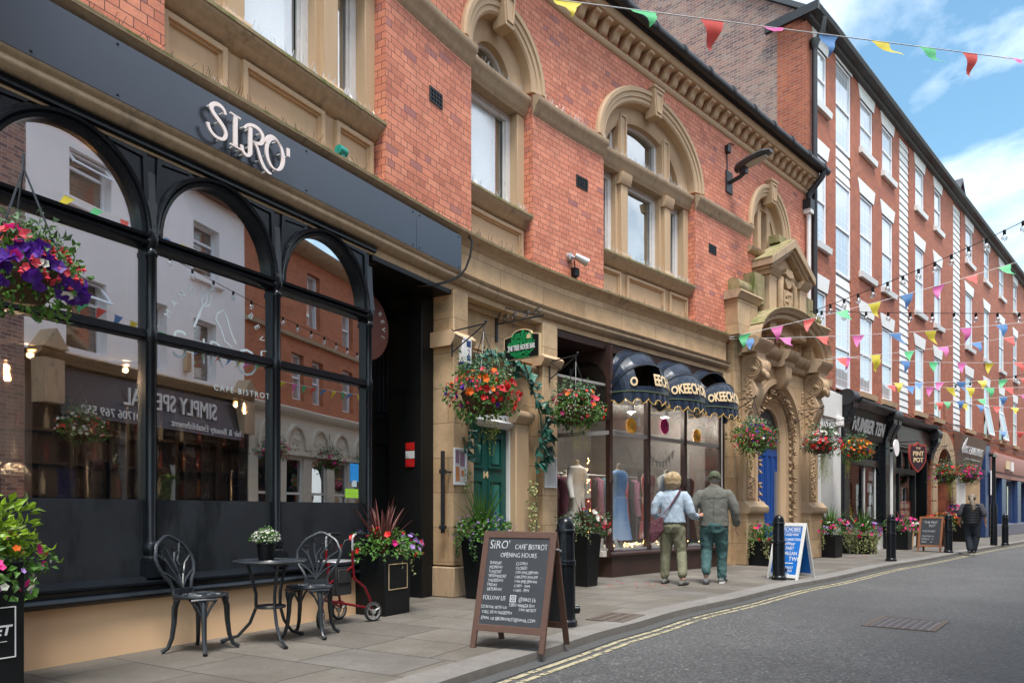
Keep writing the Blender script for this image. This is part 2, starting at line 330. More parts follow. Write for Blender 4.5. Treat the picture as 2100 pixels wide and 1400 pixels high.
def PANE(name, back, refl, rough=.02, wob=.05, ws=1.5, grid=None, bscale=3., bvar=.3, nz=None):   # glass over a curtain or dark room
    m, nt, b, N, L = newmat(name); o = nt.nodes['Material Output']
    col = mix(nt, noise(nt, bscale, 5, .6, sc=nz), C4(back, 1-bvar), C4(back, 1+bvar)); L(col, b.inputs['Base Color']); b.inputs['Roughness'].default_value = .8; b.inputs['Specular IOR Level'].default_value = 0
    if grid:
        tc = N('ShaderNodeTexCoord'); t = N('ShaderNodeTexBrick'); L(tc.outputs['UV'], t.inputs['Vector']); t.offset = 0; t.squash = 1
        for k, v in (('Scale', 1.), ('Mortar Size', .007), ('Brick Width', grid[0]), ('Row Height', grid[1])): t.inputs[k].default_value = v
        col = mix(nt, t.outputs['Fac'], col, (.75, .76, .78, 1)); L(col, b.inputs['Base Color'])
    g = N('ShaderNodeBsdfGlossy'); g.inputs['Roughness'].default_value = rough
    if wob:
        bp = N('ShaderNodeBump'); bp.inputs['Strength'].default_value = wob; bp.inputs['Distance'].default_value = .05; L(noise(nt, ws, 1, .4), bp.inputs['Height']); L(bp.outputs[0], g.inputs['Normal'])
    x = N('ShaderNodeMixShader'); x.inputs[0].default_value = refl
    if grid:
        mm = N('ShaderNodeMath'); mm.operation = 'MULTIPLY_ADD'; L(t.outputs['Fac'], mm.inputs[0]); mm.inputs[1].default_value = -.4; mm.inputs[2].default_value = refl; L(mm.outputs[0], x.inputs[0])
    L(b.outputs[0], x.inputs[1]); L(g.outputs[0], x.inputs[2]); L(x.outputs[0], o.inputs[0]); return m
glass_cafe = GLASS('cafe_window_glass', .70, (.92, .91, .88), .03, .8, up=.3)
glass_shop = GLASS('shop_window_glass', .07, (.92, .93, .93), .03, 1., up=.2)
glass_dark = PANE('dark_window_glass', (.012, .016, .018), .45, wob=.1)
glass_frost = PANE('frosted_window_glass', (.62, .68, .72), .35, rough=.2, wob=.04, ws=6, bscale=26, bvar=.10)
glass_plants = PANE('window_glass_with_plants', (.02, .03, .022), .5, wob=.1, bscale=7, bvar=.8)
glass_net = PANE('window_glass_with_blind', (.62, .66, .70), .5, wob=.05, grid=(.26, .40), bscale=14, bvar=.12, nz=(1, 1, .02))
glass_net2 = PANE('plain_window_glass_with_blind', (.45, .47, .48), .55, wob=.05, bscale=14, bvar=.2, nz=(1, 1, .02))
bulbm = M('glowing_filament', (1., .42, .10), .4, emit=6.)
fairy = M('fairy_light', (1., .55, .16), .4, emit=5.)
clearbulb = GLASS('clear_bulb_glass', .25, (.92, .92, .9))
gold = M('gold_lettering', (.70, .52, .30), .45, var=.1)
goldtrim = M('yellow_trim', (.55, .33, .07), .5)
letterw = M('white_lettering', (.75, .75, .75), .5, var=.05)
chalk = M('chalk', (.56, .58, .60), .9, var=.25, scale=60)
leafg = M('green_leaf', (.075, .19, .03), .5, var=.3, scale=20, isl=.45, trans=.25)
leafd = M('dark_leaf', (.045, .11, .035), .5, var=.3, scale=20, isl=.4, trans=.2)
leafgrey = M('grey_green_leaf', (.13, .22, .13), .55, var=.2, scale=20, isl=.35, trans=.2)
leafy = M('yellow_green_leaf', (.33, .36, .035), .5, var=.3, scale=20, isl=.4, trans=.3)
leafbright = M('bright_euonymus_leaf', (.24, .40, .03), .4, var=.35, scale=25, isl=.5, trans=.25)
leafvar = M('variegated_ivy_leaf', (.36, .40, .20), .5, var=.5, scale=45, isl=.5, trans=.2)
leafteal = M('artificial_leaf', (.02, .11, .09), .42, var=.3, scale=14, isl=.5)
leafred = M('red_cordyline_leaf', (.17, .055, .05), .5, var=.3, scale=20, isl=.35, trans=.15)
def PET(n, c): return M(n, c, .55, var=.12, scale=30, isl=.22, trans=.3)
pet_red, pet_pink, pet_mag, pet_pur, pet_org, pet_wht, pet_lil, pet_yel = PET('red_petal', (.70, .02, .02)), PET('coral_petal', (.75, .06, .10)), PET('magenta_petal', (.72, .02, .25)), PET('purple_petal', (.085, .012, .30)), PET('orange_petal', (.85, .16, .01)), PET('white_petal', (.75, .76, .70)), PET('lilac_petal', (.38, .22, .60)), PET('yellow_petal', (.80, .52, .02))
soil = M('soil', (.03, .02, .015), .95)
skin = M('skin', (.50, .26, .18), .5, var=.08)
# ---------------------------------------------------------------- setting
KD = [(-14, 2.74), (1.2, 2.72), (3.35, 2.80), (4.8, 2.92), (7.4, 3.02), (10.6, 2.77), (16.4, 2.42), (26, 2.22), (130, 2.2)]
def kd(u):
    for (a, x), (b, y) in zip(KD, KD[1:]):
        if u <= b: t = (u-a)/(b-a); t = t*t*(3-2*t); return x+(y-x)*t-2.76
    return -.56
US = [-14+i for i in range(12)]+[-2+.4*i for i in range(90)]+[34+4*i for i in range(25)]
def strip(name, d0, d1, z0, z1, mat, k0=0, k1=0):
    b = MB(); b.loft([[(u, d0+k0*kd(u), z0), (u, d1+k1*kd(u), z0), (u, d1+k1*kd(u), z1), (u, d0+k0*kd(u), z1)] for u in US])
    return single(name, None, None, b, mat, FP, kind='structure', sm=0)
gm = MB(); gm.add([(-400, -400, 0), (400, -400, 0), (400, 400, 0), (-400, 400, 0)], [(0, 1, 2, 3)])
g = single('ground', None, None, gm, asphalt, kind='structure', loc=(0, 0, -.12))
strip('pavement', -6., 2.46, -.5, 0., flags, 0, 1)
strip('kerb', 2.46, 2.76, -.5, .004, kerbm, 1, 1)
strip('road', 2.76, 6.9, -.5, -.07, asphalt, 1, 0)
strip('road', 2.765, 2.9, -.069, -.062, tar, 1, 1)
strip('kerb', 6.9, 7.2, -.5, .004, kerbm)
strip('pavement', 7.2, 14., -.5, 0., flags)
for d in (2.93, 3.035):
    b = MB(); b.loft([[(u, d+kd(u), -.066), (u, d+kd(u)+.05, -.066), (u, d+kd(u)+.05, -.064), (u, d+kd(u), -.064)] for u in US[6:110]])
    single('road_marking', None, None, b, yellowline, FP, kind='structure', sm=0)
# ---------------------------------------------------------------- red brick building
B1 = thing('brick_building', 'long red brick and sandstone building with arched upper windows above cafe and dress shop', 'building', fpt(6, -2, 0))
W = [(2.49, 1.40), (6.355, .725), (10.42, 1.49), (15.15, .80)]   # window bays: centre, half width
holes = [archloop(2.49, 1.40, 4.88, 7.5, 1.05), archloop(6.355, .725, 4.88, 7.5, .725), archloop(10.42, 1.49, 4.88, 7.5, 1.05), archloop(15.15, .80, 6.95, 7.5, .9)]
wb = MB().plate(rect(-4, 17.28, 4.73, 9.5), holes, -.45, 0.)
wb.box(-4, 17.28, -.5, -.46, 4.5, 9.5)
part(B1, 'wall', wb, brick_red, FP, sm=0)
wl = MB().box(7.67, 7.72, -3., -.3, 0, 4.3)
# frieze above the shops
fr = [(-.35, 4.04), (.012, 4.135), (.035, 4.145), (.05, 4.165), (.075, 4.185), (.085, 4.215), (.075, 4.24), (.10, 4.26), (.11, 4.285), (.0, 4.31), (.0, 4.70), (.02, 4.73), (.035, 4.76), (.075, 4.785), (.10, 4.81), (.125, 4.825), (.125, 4.855), (-.30, 4.91)]
f = part(B1, 'frieze', MB().sweep([(-.35, 4.04), (.0, 4.04), (.0, 4.70), (-.35, 4.7)], -4, 13.15), stone, FP, sm=30)
part(B1, 'frieze_moulding', MB().sweep([(-.02, 4.69)]+[(d+.004, z+.004) for d, z in fr[10:]], -4, 13.15), stone_worn, FP, sm=50)
part(B1, 'frieze_moulding', MB().sweep([(-.02, 4.13)]+[(d+.006, z-.003) for d, z in fr[1:9]]+[(-.02, 4.315)], -4, 13.15), stone_worn, FP, sm=50)
part(B1, 'moss_edge', MB().sweep([(.02, 4.866), (.131, 4.84), (.133, 4.860), (.02, 4.882)], -4, 13.15), moss, FP)
# string course on the piers
sc = [(-.05, 7.17), (.0, 7.17), (.02, 7.20), (.05, 7.24), (.06, 7.29), (.10, 7.33), (.12, 7.38), (.12, 7.43), (.0, 7.47), (-.05, 7.47)]
for a, e in ((-4, 1.09), (3.89, 5.63), (7.08, 8.93), (11.91, 14.2)):
    part(B1, 'string_course', MB().sweep(sc, a, e), stone_worn, FP, sm=50)
AP = [(-.28, -.42), (-.28, -.20), (-.20, -.17), (-.02, -.14), (.0, .0), (.03, .025), (.09, .03), (.10, .05), (.17, .055), (.18, .08), (.245, .085), (.27, .05), (.27, -.02), (.1, -.05)]
def keystone(c, z, par):
    q = MB(); 
    q.loft([[(c-.10, d, z-.16), (c+.10, d, z-.16), (c+.15, d, z+.33), (c-.15, d, z+.33)] for d in (-.1, .13)])
    q.box(c-.17, c+.17, -.02, .15, z+.33, z+.38)
    q.plate([(c-.075, z-.1), (c+.075, z-.1), (c+.115, z+.29), (c-.115, z+.29)], [[(c-.05, z-.06), (c+.05, z-.06), (c+.085, z+.25), (c-.085, z+.25)]], .12, .15)
    part(par, 'keystone', q, stone_plain, FP, bev=.006)
def win(name, frame_mb, pane_mb, pane_mat, fm=whitepeel, par=None, frame=FP, bev=.004):
    w = part(par or B1, 'window', frame_mb, fm, frame, sm=30, bev=bev)
    part(w, 'pane', pane_mb, pane_mat, frame, sm=0)
    return w
def bay(c, hw, b, mull, pn):
    """stone window bay: panels below, sill, mullions, transom and arch"""
    a0, a1 = c-hw, c+hw
    am = part(B1, 'arch_moulding', MB().arch(AP, c, 7.5, hw-.03+.0, b, n=26), stone_plain, FP, sm=35)
    keystone(c, 7.5+b, am)
    st = MB(); st.box(a0-.02, a1+.02, -.42, -.17, 4.86, 5.44)
    n = len(mull)+1; xs = [a0]+[m for m in mull]+[a1]
    part(B1, 'window_apron', st, stone_plain, FP)
    pf = MB()
    for i in range(n):
        x0, x1 = xs[i]+(.12 if i == 0 else .14), xs[i+1]-(.12 if i == n-1 else .14)
        pf.plate(rect(x0-.05, x1+.05, 4.80, 5.40), [rect(x0, x1, 4.85, 5.35)], -.17, -.12)
        pf.plate(rect(x0-.01, x1+.01, 4.84, 5.36), [rect(x0+.025, x1-.025, 4.87, 5.325)], -.17, -.145)
    part(B1, 'apron_panel', pf, stone_plain, FP)
    for i in range(n+1):   # pilaster strips beside the panels
        pass
    part(B1, 'window_sill', MB().sweep([(-.42, 5.42), (-.16, 5.42), (-.13, 5.45), (-.09, 5.48), (-.07, 5.53), (-.01, 5.57), (.0, 5.63), (-.1, 5.66), (-.42, 5.70)], a0-.0, a1+.02), stone_worn, FP, sm=50)
    part(B1, 'sill_moss', MB().sweep([(-.2, 5.685), (-.004, 5.635), (.006, 5.605), (.006, 5.64), (-.2, 5.70)], a0, a1+.02), moss, FP)
    # jambs
    for s, x in ((1, a0), (-1, a1)):
        part(B1, 'window_jamb', MB().box(min(x, x+s*.17), max(x, x+s*.17), -.42, -.16, 5.60, 7.2), stone_plain, FP, bev=.008)
    # transom at impost level
    part(B1, 'transom', MB().sweep([(-.42, 7.17), (-.14, 7.17), (-.12, 7.21), (-.08, 7.25), (-.08, 7.30), (-.04, 7.34), (-.02, 7.39), (-.02, 7.43), (-.14, 7.47), (-.42, 7.48)], a0-.02, a1+.02), stone_worn, FP, sm=50)
    for m in mull:
        q = MB().box(m-.16, m+.16, -.40, -.20, 5.6, 7.18); q.box(m-.10, m+.10, -.22, -.12, 5.72, 7.0)
        q.sweep([(-.25, 6.98), (-.10, 6.98), (-.08, 7.02), (-.06, 7.10), (-.05, 7.17), (-.25, 7.17)], m-.15, m+.15)
        q.sweep([(-.25, 5.60), (-.06, 5.62), (-.06, 5.68), (-.08, 5.74), (-.25, 5.76)], m-.15, m+.15)
        part(B1, 'mullion', q, stone_plain, FP, bev=.006)
        k = sqrt(max(0, 1-((m-c)/(hw-.18))**2))*b*.93
        q = MB().box(m-.13, m+.13, -.40, -.16, 7.46, 7.5+k); q.plate(rect(m-.10, m+.10, 7.52, 7.46+k), [rect(m-.06, m+.06, 7.57, 7.41+k)], -.17, -.14)
        part(B1, 'mullion', q, stone_plain, FP)
    # timber frames and panes
    for i in range(n):
        x0 = xs[i]+(.17 if i == 0 else .16); x1 = xs[i+1]-(.17 if i == n-1 else .16)
        fm = MB().plate(rect(x0, x1, 5.6, 7.2), [rect(x0+.07, x1-.10, 5.72, 7.06)], -.40, -.30)
        fm.box(x0+.07, x0+.09, -.36, -.33, 5.72, 7.06); fm.box(x1-.13, x1-.10, -.36, -.33, 5.72, 7.06)
        fx = x1-.28 if pn[i] is glass_frost else x1-.08
        w_ = win('w', fm, MB().box(x0+.05, fx, -.39, -.36, 5.6, 7.2), pn[i])
        if fx < x1-.1: part(w_, 'pane', MB().box(fx, x1-.08, -.40, -.37, 5.6, 7.2), glass_plants, FP, sm=0)
    ri = hw-.18
    q = MB().arch([(0, -.40), (0, -.30), (-.09, -.30), (-.09, -.40)], c, 7.48, hw-.27, b-.22, n=22)
    for m in mull:
        for s in (-1, 1): q.box(m+s*.16-.04, m+s*.16+.04, -.40, -.30, 7.46, 7.48+sqrt(max(0, 1-((m+s*.16-c)/(hw-.27))**2))*(b-.24))
    win('w', q, MB().plate(archloop(c, hw-.28, 7.44, 7.46, b-.24), [], -.39, -.36), pn[-1])
bay(2.49, 1.40, 1.05, (1.90, 3.14), (glass_frost, glass_frost, glass_plants, glass_plants))
bay(6.355, .725, .725, (), (glass_frost, glass_plants))
bay(10.42, 1.49, 1.05, (9.70, 11.10), (glass_dark, glass_plants, glass_dark, glass_plants))
# small arched window beside the portal
am = part(B1, 'arch_moulding', MB().arch(AP, 15.15, 7.5, .77, .87, n=22), stone_plain, FP, sm=35); keystone(15.15, 8.37, am)
part(B1, 'window_jamb', MB().plate(archloop(15.15, .79, 6.93, 7.5, .88), [archloop(15.15, .56, 7.1, 7.5, .62)], -.42, -.14), stone_plain, FP)
part(B1, 'window_sill', MB().sweep([(-.4, 6.86), (.04, 6.88), (.10, 6.93), (.12, 7.0), (.0, 7.05), (-.4, 7.1)], 14.1, 16.2), stone_worn, FP, sm=50)
for m in (14.93, 15.37): part(B1, 'mullion', MB().box(m-.08, m+.08, -.36, -.12, 7.08, 8.06), stone_plain, FP, bev=.01)
win('w', MB().plate(archloop(15.15, .56, 7.08, 7.5, .62), [rect(15.06, 15.24, 7.2, 7.98), rect(14.66, 14.82, 7.2, 7.7), rect(15.48, 15.64, 7.2, 7.7)], -.36, -.28), MB().plate(archloop(15.15, .55, 7.1, 7.5, .6), [], -.35, -.32), glass_dark)
# eaves cornice with scroll brackets
part(B1, 'cornice', MB().sweep([(-.05, 9.06), (.0, 9.06), (.05, 9.10), (.06, 9.16), (.02, 9.18), (-.05, 9.18)], -4, 17.28), stone_plain, FP, sm=50)
part(B1, 'cornice', MB().sweep([(-.05, 9.40), (.26, 9.40), (.28, 9.42), (.30, 9.47), (.31, 9.52), (.29, 9.54), (-.05, 9.56)], -4, 17.34), stone_plain, FP, sm=50)
bp = [(0, 9.18), (.05, 9.17), (.10, 9.19), (.13, 9.24), (.15, 9.30), (.19, 9.33), (.24, 9.35), (.245, 9.40), (0, 9.40)]
for i in range(30):
    u = 8.2+.31*i; q = MB().loft([[(u+s*.075, d, z) for d, z in bp] for s in (-1, 1)]); part(B1, 'cornice_bracket', q, stone_plain, FP, sm=60, bev=.012)
den = MB().box(-4, 17.3, -.05, .20, 9.56, 9.66)
for i in range(150): den.box(5.5+i*.079, 5.5+i*.079+.045, .0, .30, 9.565+(i % 2)*.045, 9.61+(i % 2)*.045)
part(B1, 'dentil_course', den, brick_far, FP, sm=0)
gt = MB().tube([(u*.5, .42, 9.63-.0007*u) for u in range(-8, 36)], .085, 10)
for i in range(14): gt.tube([(5.2+i*.92, .42, 9.63), (5.28+i*.92, .42, 9.63)], .10, 10)
part(B1, 'gutter', gt, gutterm, FP, sm=60)
part(B1, 'roof', MB().add([(-4, .38, 9.7), (17.3, .38, 9.7), (17.3, -6, 12.2), (-4, -6, 12.2), (-4, .3, 9.55), (17.3, .3, 9.55), (17.3, -6, 9.6), (-4, -6, 9.6)], [(0, 1, 2, 3), (4, 7, 6, 5), (0, 4, 5, 1), (2, 6, 7, 3), (0, 3, 7, 4), (1, 5, 6, 2)]), slate, FP, sm=0)
part(B1, 'downpipe', MB().tube([(17.22, .42, 9.6), (17.22, .40, 9.42), (17.18, .22, 9.2), (17.12, .10, 9.02), (17.12, .10, 8.9)], .07, 10).box(17.0, 17.24, .0, .2, 8.66, 8.9), gutterm, FP, sm=60)
part(B1, 'downpipe', MB().tube([(17.12, .10, 8.66), (17.12, .10, 5.6)], .055, 10).box(17.02, 17.22, .01, .19, 8.55, 8.68), white, FP, sm=60)
def airbrick(u, z, w, h):
    q = MB().plate(rect(u-w/2, u+w/2, z-h/2, z+h/2), [rect(u-w/2+w*(.08+.22*i), u-w/2+w*(.08+.22*i+.16), z-h/2+h*(.1+.27*j), z-h/2+h*(.1+.27*j+.2)) for i in range(4) for j in range(3)], -.01, .012)
    q.box(u-w/2+.01, u+w/2-.01, -.02, .002, z-h/2+.01, z+h/2-.01)
    part(B1, 'air_brick', q, blackmatt, FP, sm=0)
airbrick(4.86, 6.4, .27, .19); airbrick(8.34, 6.55, .30, .19); airbrick(12.58, 6.54, .30, .18)
# bird spikes along the ledges
sp = MB()
for i in range(280):
    u = R.uniform(-.5, 13.1)
    sp.tube([(u, .07+R.uniform(-.03, .04), 4.86), (u+R.uniform(-.05, .05), .07+R.uniform(-.06, .07), 4.90+R.random()*.09)], .0022, 3, cap=False)
props(part(B1, 'bird_spikes', sp, iron, FP, sm=0), kind='stuff')
sp = MB()
for a, e, z, d in ((1.1, 3.88, 5.66, -.06), (5.65, 7.06, 5.66, -.06), (8.95, 11.9, 5.66, -.06), (7.1, 8.9, 7.45, .06), (5.7, 7.0, 7.46, -.1), (9.1, 11.8, 7.46, -.1)):
    for i in range(int((e-a)*34)):
        u = R.uniform(a, e); sp.tube([(u, d, z), (u+R.uniform(-.04, .04), d+R.uniform(-.05, .05), z+.10)], .002, 3, cap=False)
props(part(B1, 'bird_spikes', sp, silver, FP, sm=0), kind='stuff')
# ground floor stonework: pier, door wall, second pier
p1 = MB().box(5.2, 5.52, -.9, .03, .42, 4.06)
part(B1, 'pier', p1, stone, FP, bev=.01)
part(B1, 'pier_base', MB().box(5.17, 5.56, -.92, .06, 0, .40), stone_worn, FP, bev=.015)
part(B1, 'pier_cap', MB().sweep([(-.9, 3.30), (.04, 3.30), (.06, 3.33), (.10, 3.38), (.11, 3.43), (.04, 3.50), (-.9, 3.50)], 5.12, 5.60), stone_plain, FP, sm=50)
dl = archloop(6.28, .50, -.01, 2.52, .46)
part(B1, 'doorway_wall', MB().plate(rect(5.4, 7.4, -.02, 4.1), [dl], -.5, -.18), stone, FP, sm=0)
part(B1, 'doorway_wall', MB().plate(rect(5.52, 7.32, 3.42, 4.04), [rect(5.64, 7.22, 3.50, 3.96)], -.19, -.13), stone_plain, FP)
part(B1, 'string_course', MB().sweep([(-.2, 3.22), (-.12, 3.23), (-.10, 3.28), (-.06, 3.33), (-.06, 3.36), (-.2, 3.40)], 5.5, 7.36), stone_plain, FP, sm=50)
part(B1, 'arch_moulding', MB().arch([(0, -.2), (0, -.15), (.05, -.13), (.09, -.13), (.10, -.10), (.16, -.09), (.18, -.12), (.18, -.2)], 6.28, 2.60, .54, .44, n=22), stone_plain, FP, sm=35)
for x in (5.50, 6.80):
    part(B1, 'door_pilaster', MB().box(x-.02, x+.30, -.3, -.08, 0, 2.50), stone_plain, FP, bev=.02)
    part(B1, 'impost', MB().sweep([(-.3, 2.46), (-.06, 2.46), (-.04, 2.50), (.0, 2.54), (.01, 2.60), (-.02, 2.64), (-.3, 2.68)], x-.06, x+.34), stone_plain, FP, sm=50)
part(B1, 'pier', MB().box(7.30, 7.67, -.9, .03, 0, 4.06), stone, FP, bev=.01)
part(B1, 'pier_cap', MB().sweep([(-.4, 3.38), (.04, 3.38), (.06, 3.41), (.10, 3.46), (.11, 3.50), (.04, 3.56), (-.4, 3.56)], 7.24, 7.74), stone_plain, FP, sm=50)
part(B1, 'pier', MB().box(13.0, 13.5, -.5, .03, 0, 4.06), stone, FP, bev=.01)
# panelled green door
dr = MB().box(5.78, 6.76, -.29, -.25, 0, 2.36)
for x0, x1 in ((5.87, 6.20), (6.32, 6.64)):
    for z0, z1 in ((.12, .55), (.68, 1.60), (1.76, 2.24)):
        dr.plate(rect(x0, x1, z0, z1), [rect(x0+.035, x1-.035, z0+.035, z1-.035)], -.26, -.225); dr.box(x0+.07, x1-.07, -.26, -.235, z0+.07, z1-.07)
dd = part(B1, 'door', dr, greendoor, FP, bev=.005, label='dark green panelled door numbered 14')
part(dd, 'door_number', MB().text('14', 6.26, 1.62, .13, -.249, -.238, 'CENTER', bold=.004), gold, FP)
part(B1, 'door_frame', MB().plate(rect(5.66, 6.88, 0, 2.56), [rect(5.79, 6.75, -.1, 2.36)], -.32, -.19).sweep([(-.20, 2.36), (-.15, 2.38), (-.11, 2.44), (-.20, 2.48)], 5.66, 6.86), white, FP, bev=.006)
part(B1, 'fanlight', MB().plate(archloop(6.28, .50, 2.5, 2.56, .44), [], -.29, -.25), glass_dark, FP)
# ---------------------------------------------------------------- brick terrace beyond
B2 = thing('brick_terrace', 'four storey red brick terrace with white lintels and white boarded strips, beyond the stone portal', 'building', fpt(30, -3, 0))
COLS = [(17.72, 18.52), (21.11, 22.23), (23.1, 24.17), (26.67, 27.76), (29.12, 30.10), (33.98, 35.30), (37.5, 38.65), (40.87, 42.06), (44.49, 45.58), (48.1, 49.2)]
ROWS = [(4.62, 6.88), (8.08, 10.36), (11.66, 13.12)]
TALL = (19.18, 20.36); STRIPS = [(24.86, 25.95), (31.9, 33.15)]
hs = [rect(a, b_, z0, z1) for a, b_ in COLS for z0, z1 in ROWS]+[rect(TALL[0], TALL[1], 4.4, 13.4)]+[rect(a, b_, 4.4, 13.45) for a, b_ in STRIPS]
part(B2, 'wall', MB().plate(rect(17.3, 52, 3.9, 13.6), hs, -.4, 0.).box(17.35, 52, -.5, -.45, 3.9, 13.6), brick_far, FP, sm=0)
part(B2, 'gable_wall', MB().loft([[(x, -.3-.0, 0), (x, -9., 0), (x, -9., 14.0), (x, -4.6, 17.2), (x, -.3, 13.9), (x, -.3, 12)] for x in (17.2, 17.34)]), [brick_gable], FP, sm=0)
part(B2, 'corner_strip', MB().box(17.19, 17.5, -.75, 0.004, 0, 13.6), brick_far, FP, sm=0)
part(B2, 'roof', MB().loft([[(x, .12, 13.74), (x, -4.6, 17.4), (x, -9.1, 14.2), (x, -9.1, 14.), (x, -4.6, 17.2), (x, .12, 13.6)] for x in (17.1, 52)]), slate, FP, sm=0)
part(B2, 'gutter', MB().sweep([(-.05, 13.46), (.12, 13.50), (.15, 13.58), (.34, 13.58), (.38, 13.66), (.36, 13.72), (-.05, 13.76)], 17.05, 52).box(17.0, 17.1, -1., .38, 13.5, 13.72), gutterm, FP, sm=30)
part(B2, 'downpipe', MB().tube([(17.46, .34, 13.5), (17.46, .30, 13.2), (17.46, .12, 12.9), (17.46, .11, 12.7), (17.46, .11, 0)], .07, 10).lathe((17.46, .11, 12.9), [(.07, -.1), (.12, .05), (.12, .15)], 10).lathe((17.46, .11, 9.6), [(.09, 0), (.09, .12)], 10).lathe((17.46, .11, 6.), [(.09, 0), (.09, .12)], 10), gutterm, FP, sm=60)
for dz, du in ((0, 34.2),):
    part(B2, 'dormer', MB().plate([(du, 13.9), (du+1.6, 13.9), (du+1.6, 14.5), (du+.8, 15.3), (du, 14.5)], [], -2.5, -.5), brick_far, FP, sm=0)
    part(B2, 'dormer_roof', MB().loft([[(du-.15, d, 14.38), (du+.8, d, 15.35), (du+1.75, d, 14.38), (du+1.75, d, 14.5), (du+.8, d, 15.5), (du-.15, d, 14.5)] for d in (-3., -.3)]), slate, FP, sm=0)
def lintel(w, a, b_, z, h=.40):
    part(w, 'lintel', MB().plate([(a-.06, z), (b_+.06, z), (b_+.2, z+h), (a-.2, z+h)], [], -.1, .014), white, FP, bev=.008)
def sash(a, b_, z0, z1, pane, lint=True, sill=True, mid=None):
    q = MB().plate(rect(a-.01, b_+.01, z0, z1), [rect(a+.07, b_-.07, z0+.08, z1-.07)], -.10, -.025); mz = mid or (z0+z1)/2
    q.box(a+.07, b_-.07, -.10, -.02, mz-.035, mz+.035); w = part(B2, 'window', q, upvc, FP, sm=0, bev=.006)
    part(w, 'pane', MB().box(a+.05, b_-.05, -.08, -.055, z0+.05, z1-.05), pane, FP, sm=0)
    if lint: lintel(w, a, b_, z1)
    if sill: part(w, 'sill', MB().sweep([(-.1, z0-.17), (.10, z0-.17), (.12, z0-.02), (-.1, z0+.02)], a-.12, b_+.12), stone_plain if z0 < 6 else white, FP)
    return w
def tilt(a, b_, z0, z1):   # pivoted casement standing open
    q = MB().plate(rect(a-.01, b_+.01, z0, z1), [rect(a+.07, b_-.07, z0+.08, z1-.07)], -.10, -.025)
    w = part(B2, 'window', q, upvc, FP, sm=0); h = (z1-z0)*.62
    fr_ = lambda p: (p[0], p[1]+(z0+h-p[2])*.17, p[2])
    part(w, 'pane', MB().box(a+.05, b_-.05, -.08, -.055, z0+.05, z1-.05), glass_net2, FP, sm=0)
    part(w, 'casement', MB().join(MB().plate(rect(a+.03, b_-.03, z0+.02, z0+h), [rect(a+.11, b_-.11, z0+.1, z0+h-.08)], -.06, 0), fr_), [upvc], FP, sm=0); part(w, 'casement_pane', MB().join(MB().box(a+.1, b_-.1, -.04, -.02, z0+.08, z0+h-.06), fr_), glass_net2, FP, sm=0)
    lintel(w, a, b_, z1); part(w, 'sill', MB().sweep([(-.1, z0-.17), (.10, z0-.17), (.12, z0-.02), (-.1, z0+.02)], a-.12, b_+.12), stone_plain, FP)
for i, (a, b_) in enumerate(COLS):
    for k, (z0, z1) in enumerate(ROWS):
        if k == 0 and i in (6, 7): tilt(a, b_, z0, z1)
        else: sash(a, b_, z0, z1, glass_net if i < 4 else glass_net2)
def boards(a, b_, z0, z1):
    q = MB(); n = max(1, int((z1-z0)/.235)); h = (z1-z0)/n
    for i in range(n): z = z0+i*h; q.loft([[(x, -.3, z), (x, -.02, z), (x, -.045, z+h-.012), (x, -.07, z+h-.01), (x, -.3, z+h-.01)] for x in (a, b_)])
    q.box(a, b_, -.32, -.075, z0, z1)
    part(B2, 'boarded_strip', q, white, FP, sm=0)
a, b_ = TALL
for z0, z1 in ((4.5, 6.75), (7.65, 10.2), (11.1, 13.4)): sash(a, b_, z0, z1, glass_net, lint=z1 > 13.3, sill=False)
boards(a, b_, 6.78, 7.6); boards(a, b_, 10.25, 11.05)
for a, b_ in STRIPS: boards(a, b_, 4.4, 13.45)
# wires along the terrace front
part(B2, 'cable', MB().tube([(17.6+i*.8, .05, 4.42+.05*sin(i*2.1)+.03*sin(i*5.)-.006*i) for i in range(40)], .018, 5).tube([(28+i*.8, .05, 4.62+.06*sin(i*1.3)-.006*i) for i in range(28)], .02, 5), blackmatt, FP)
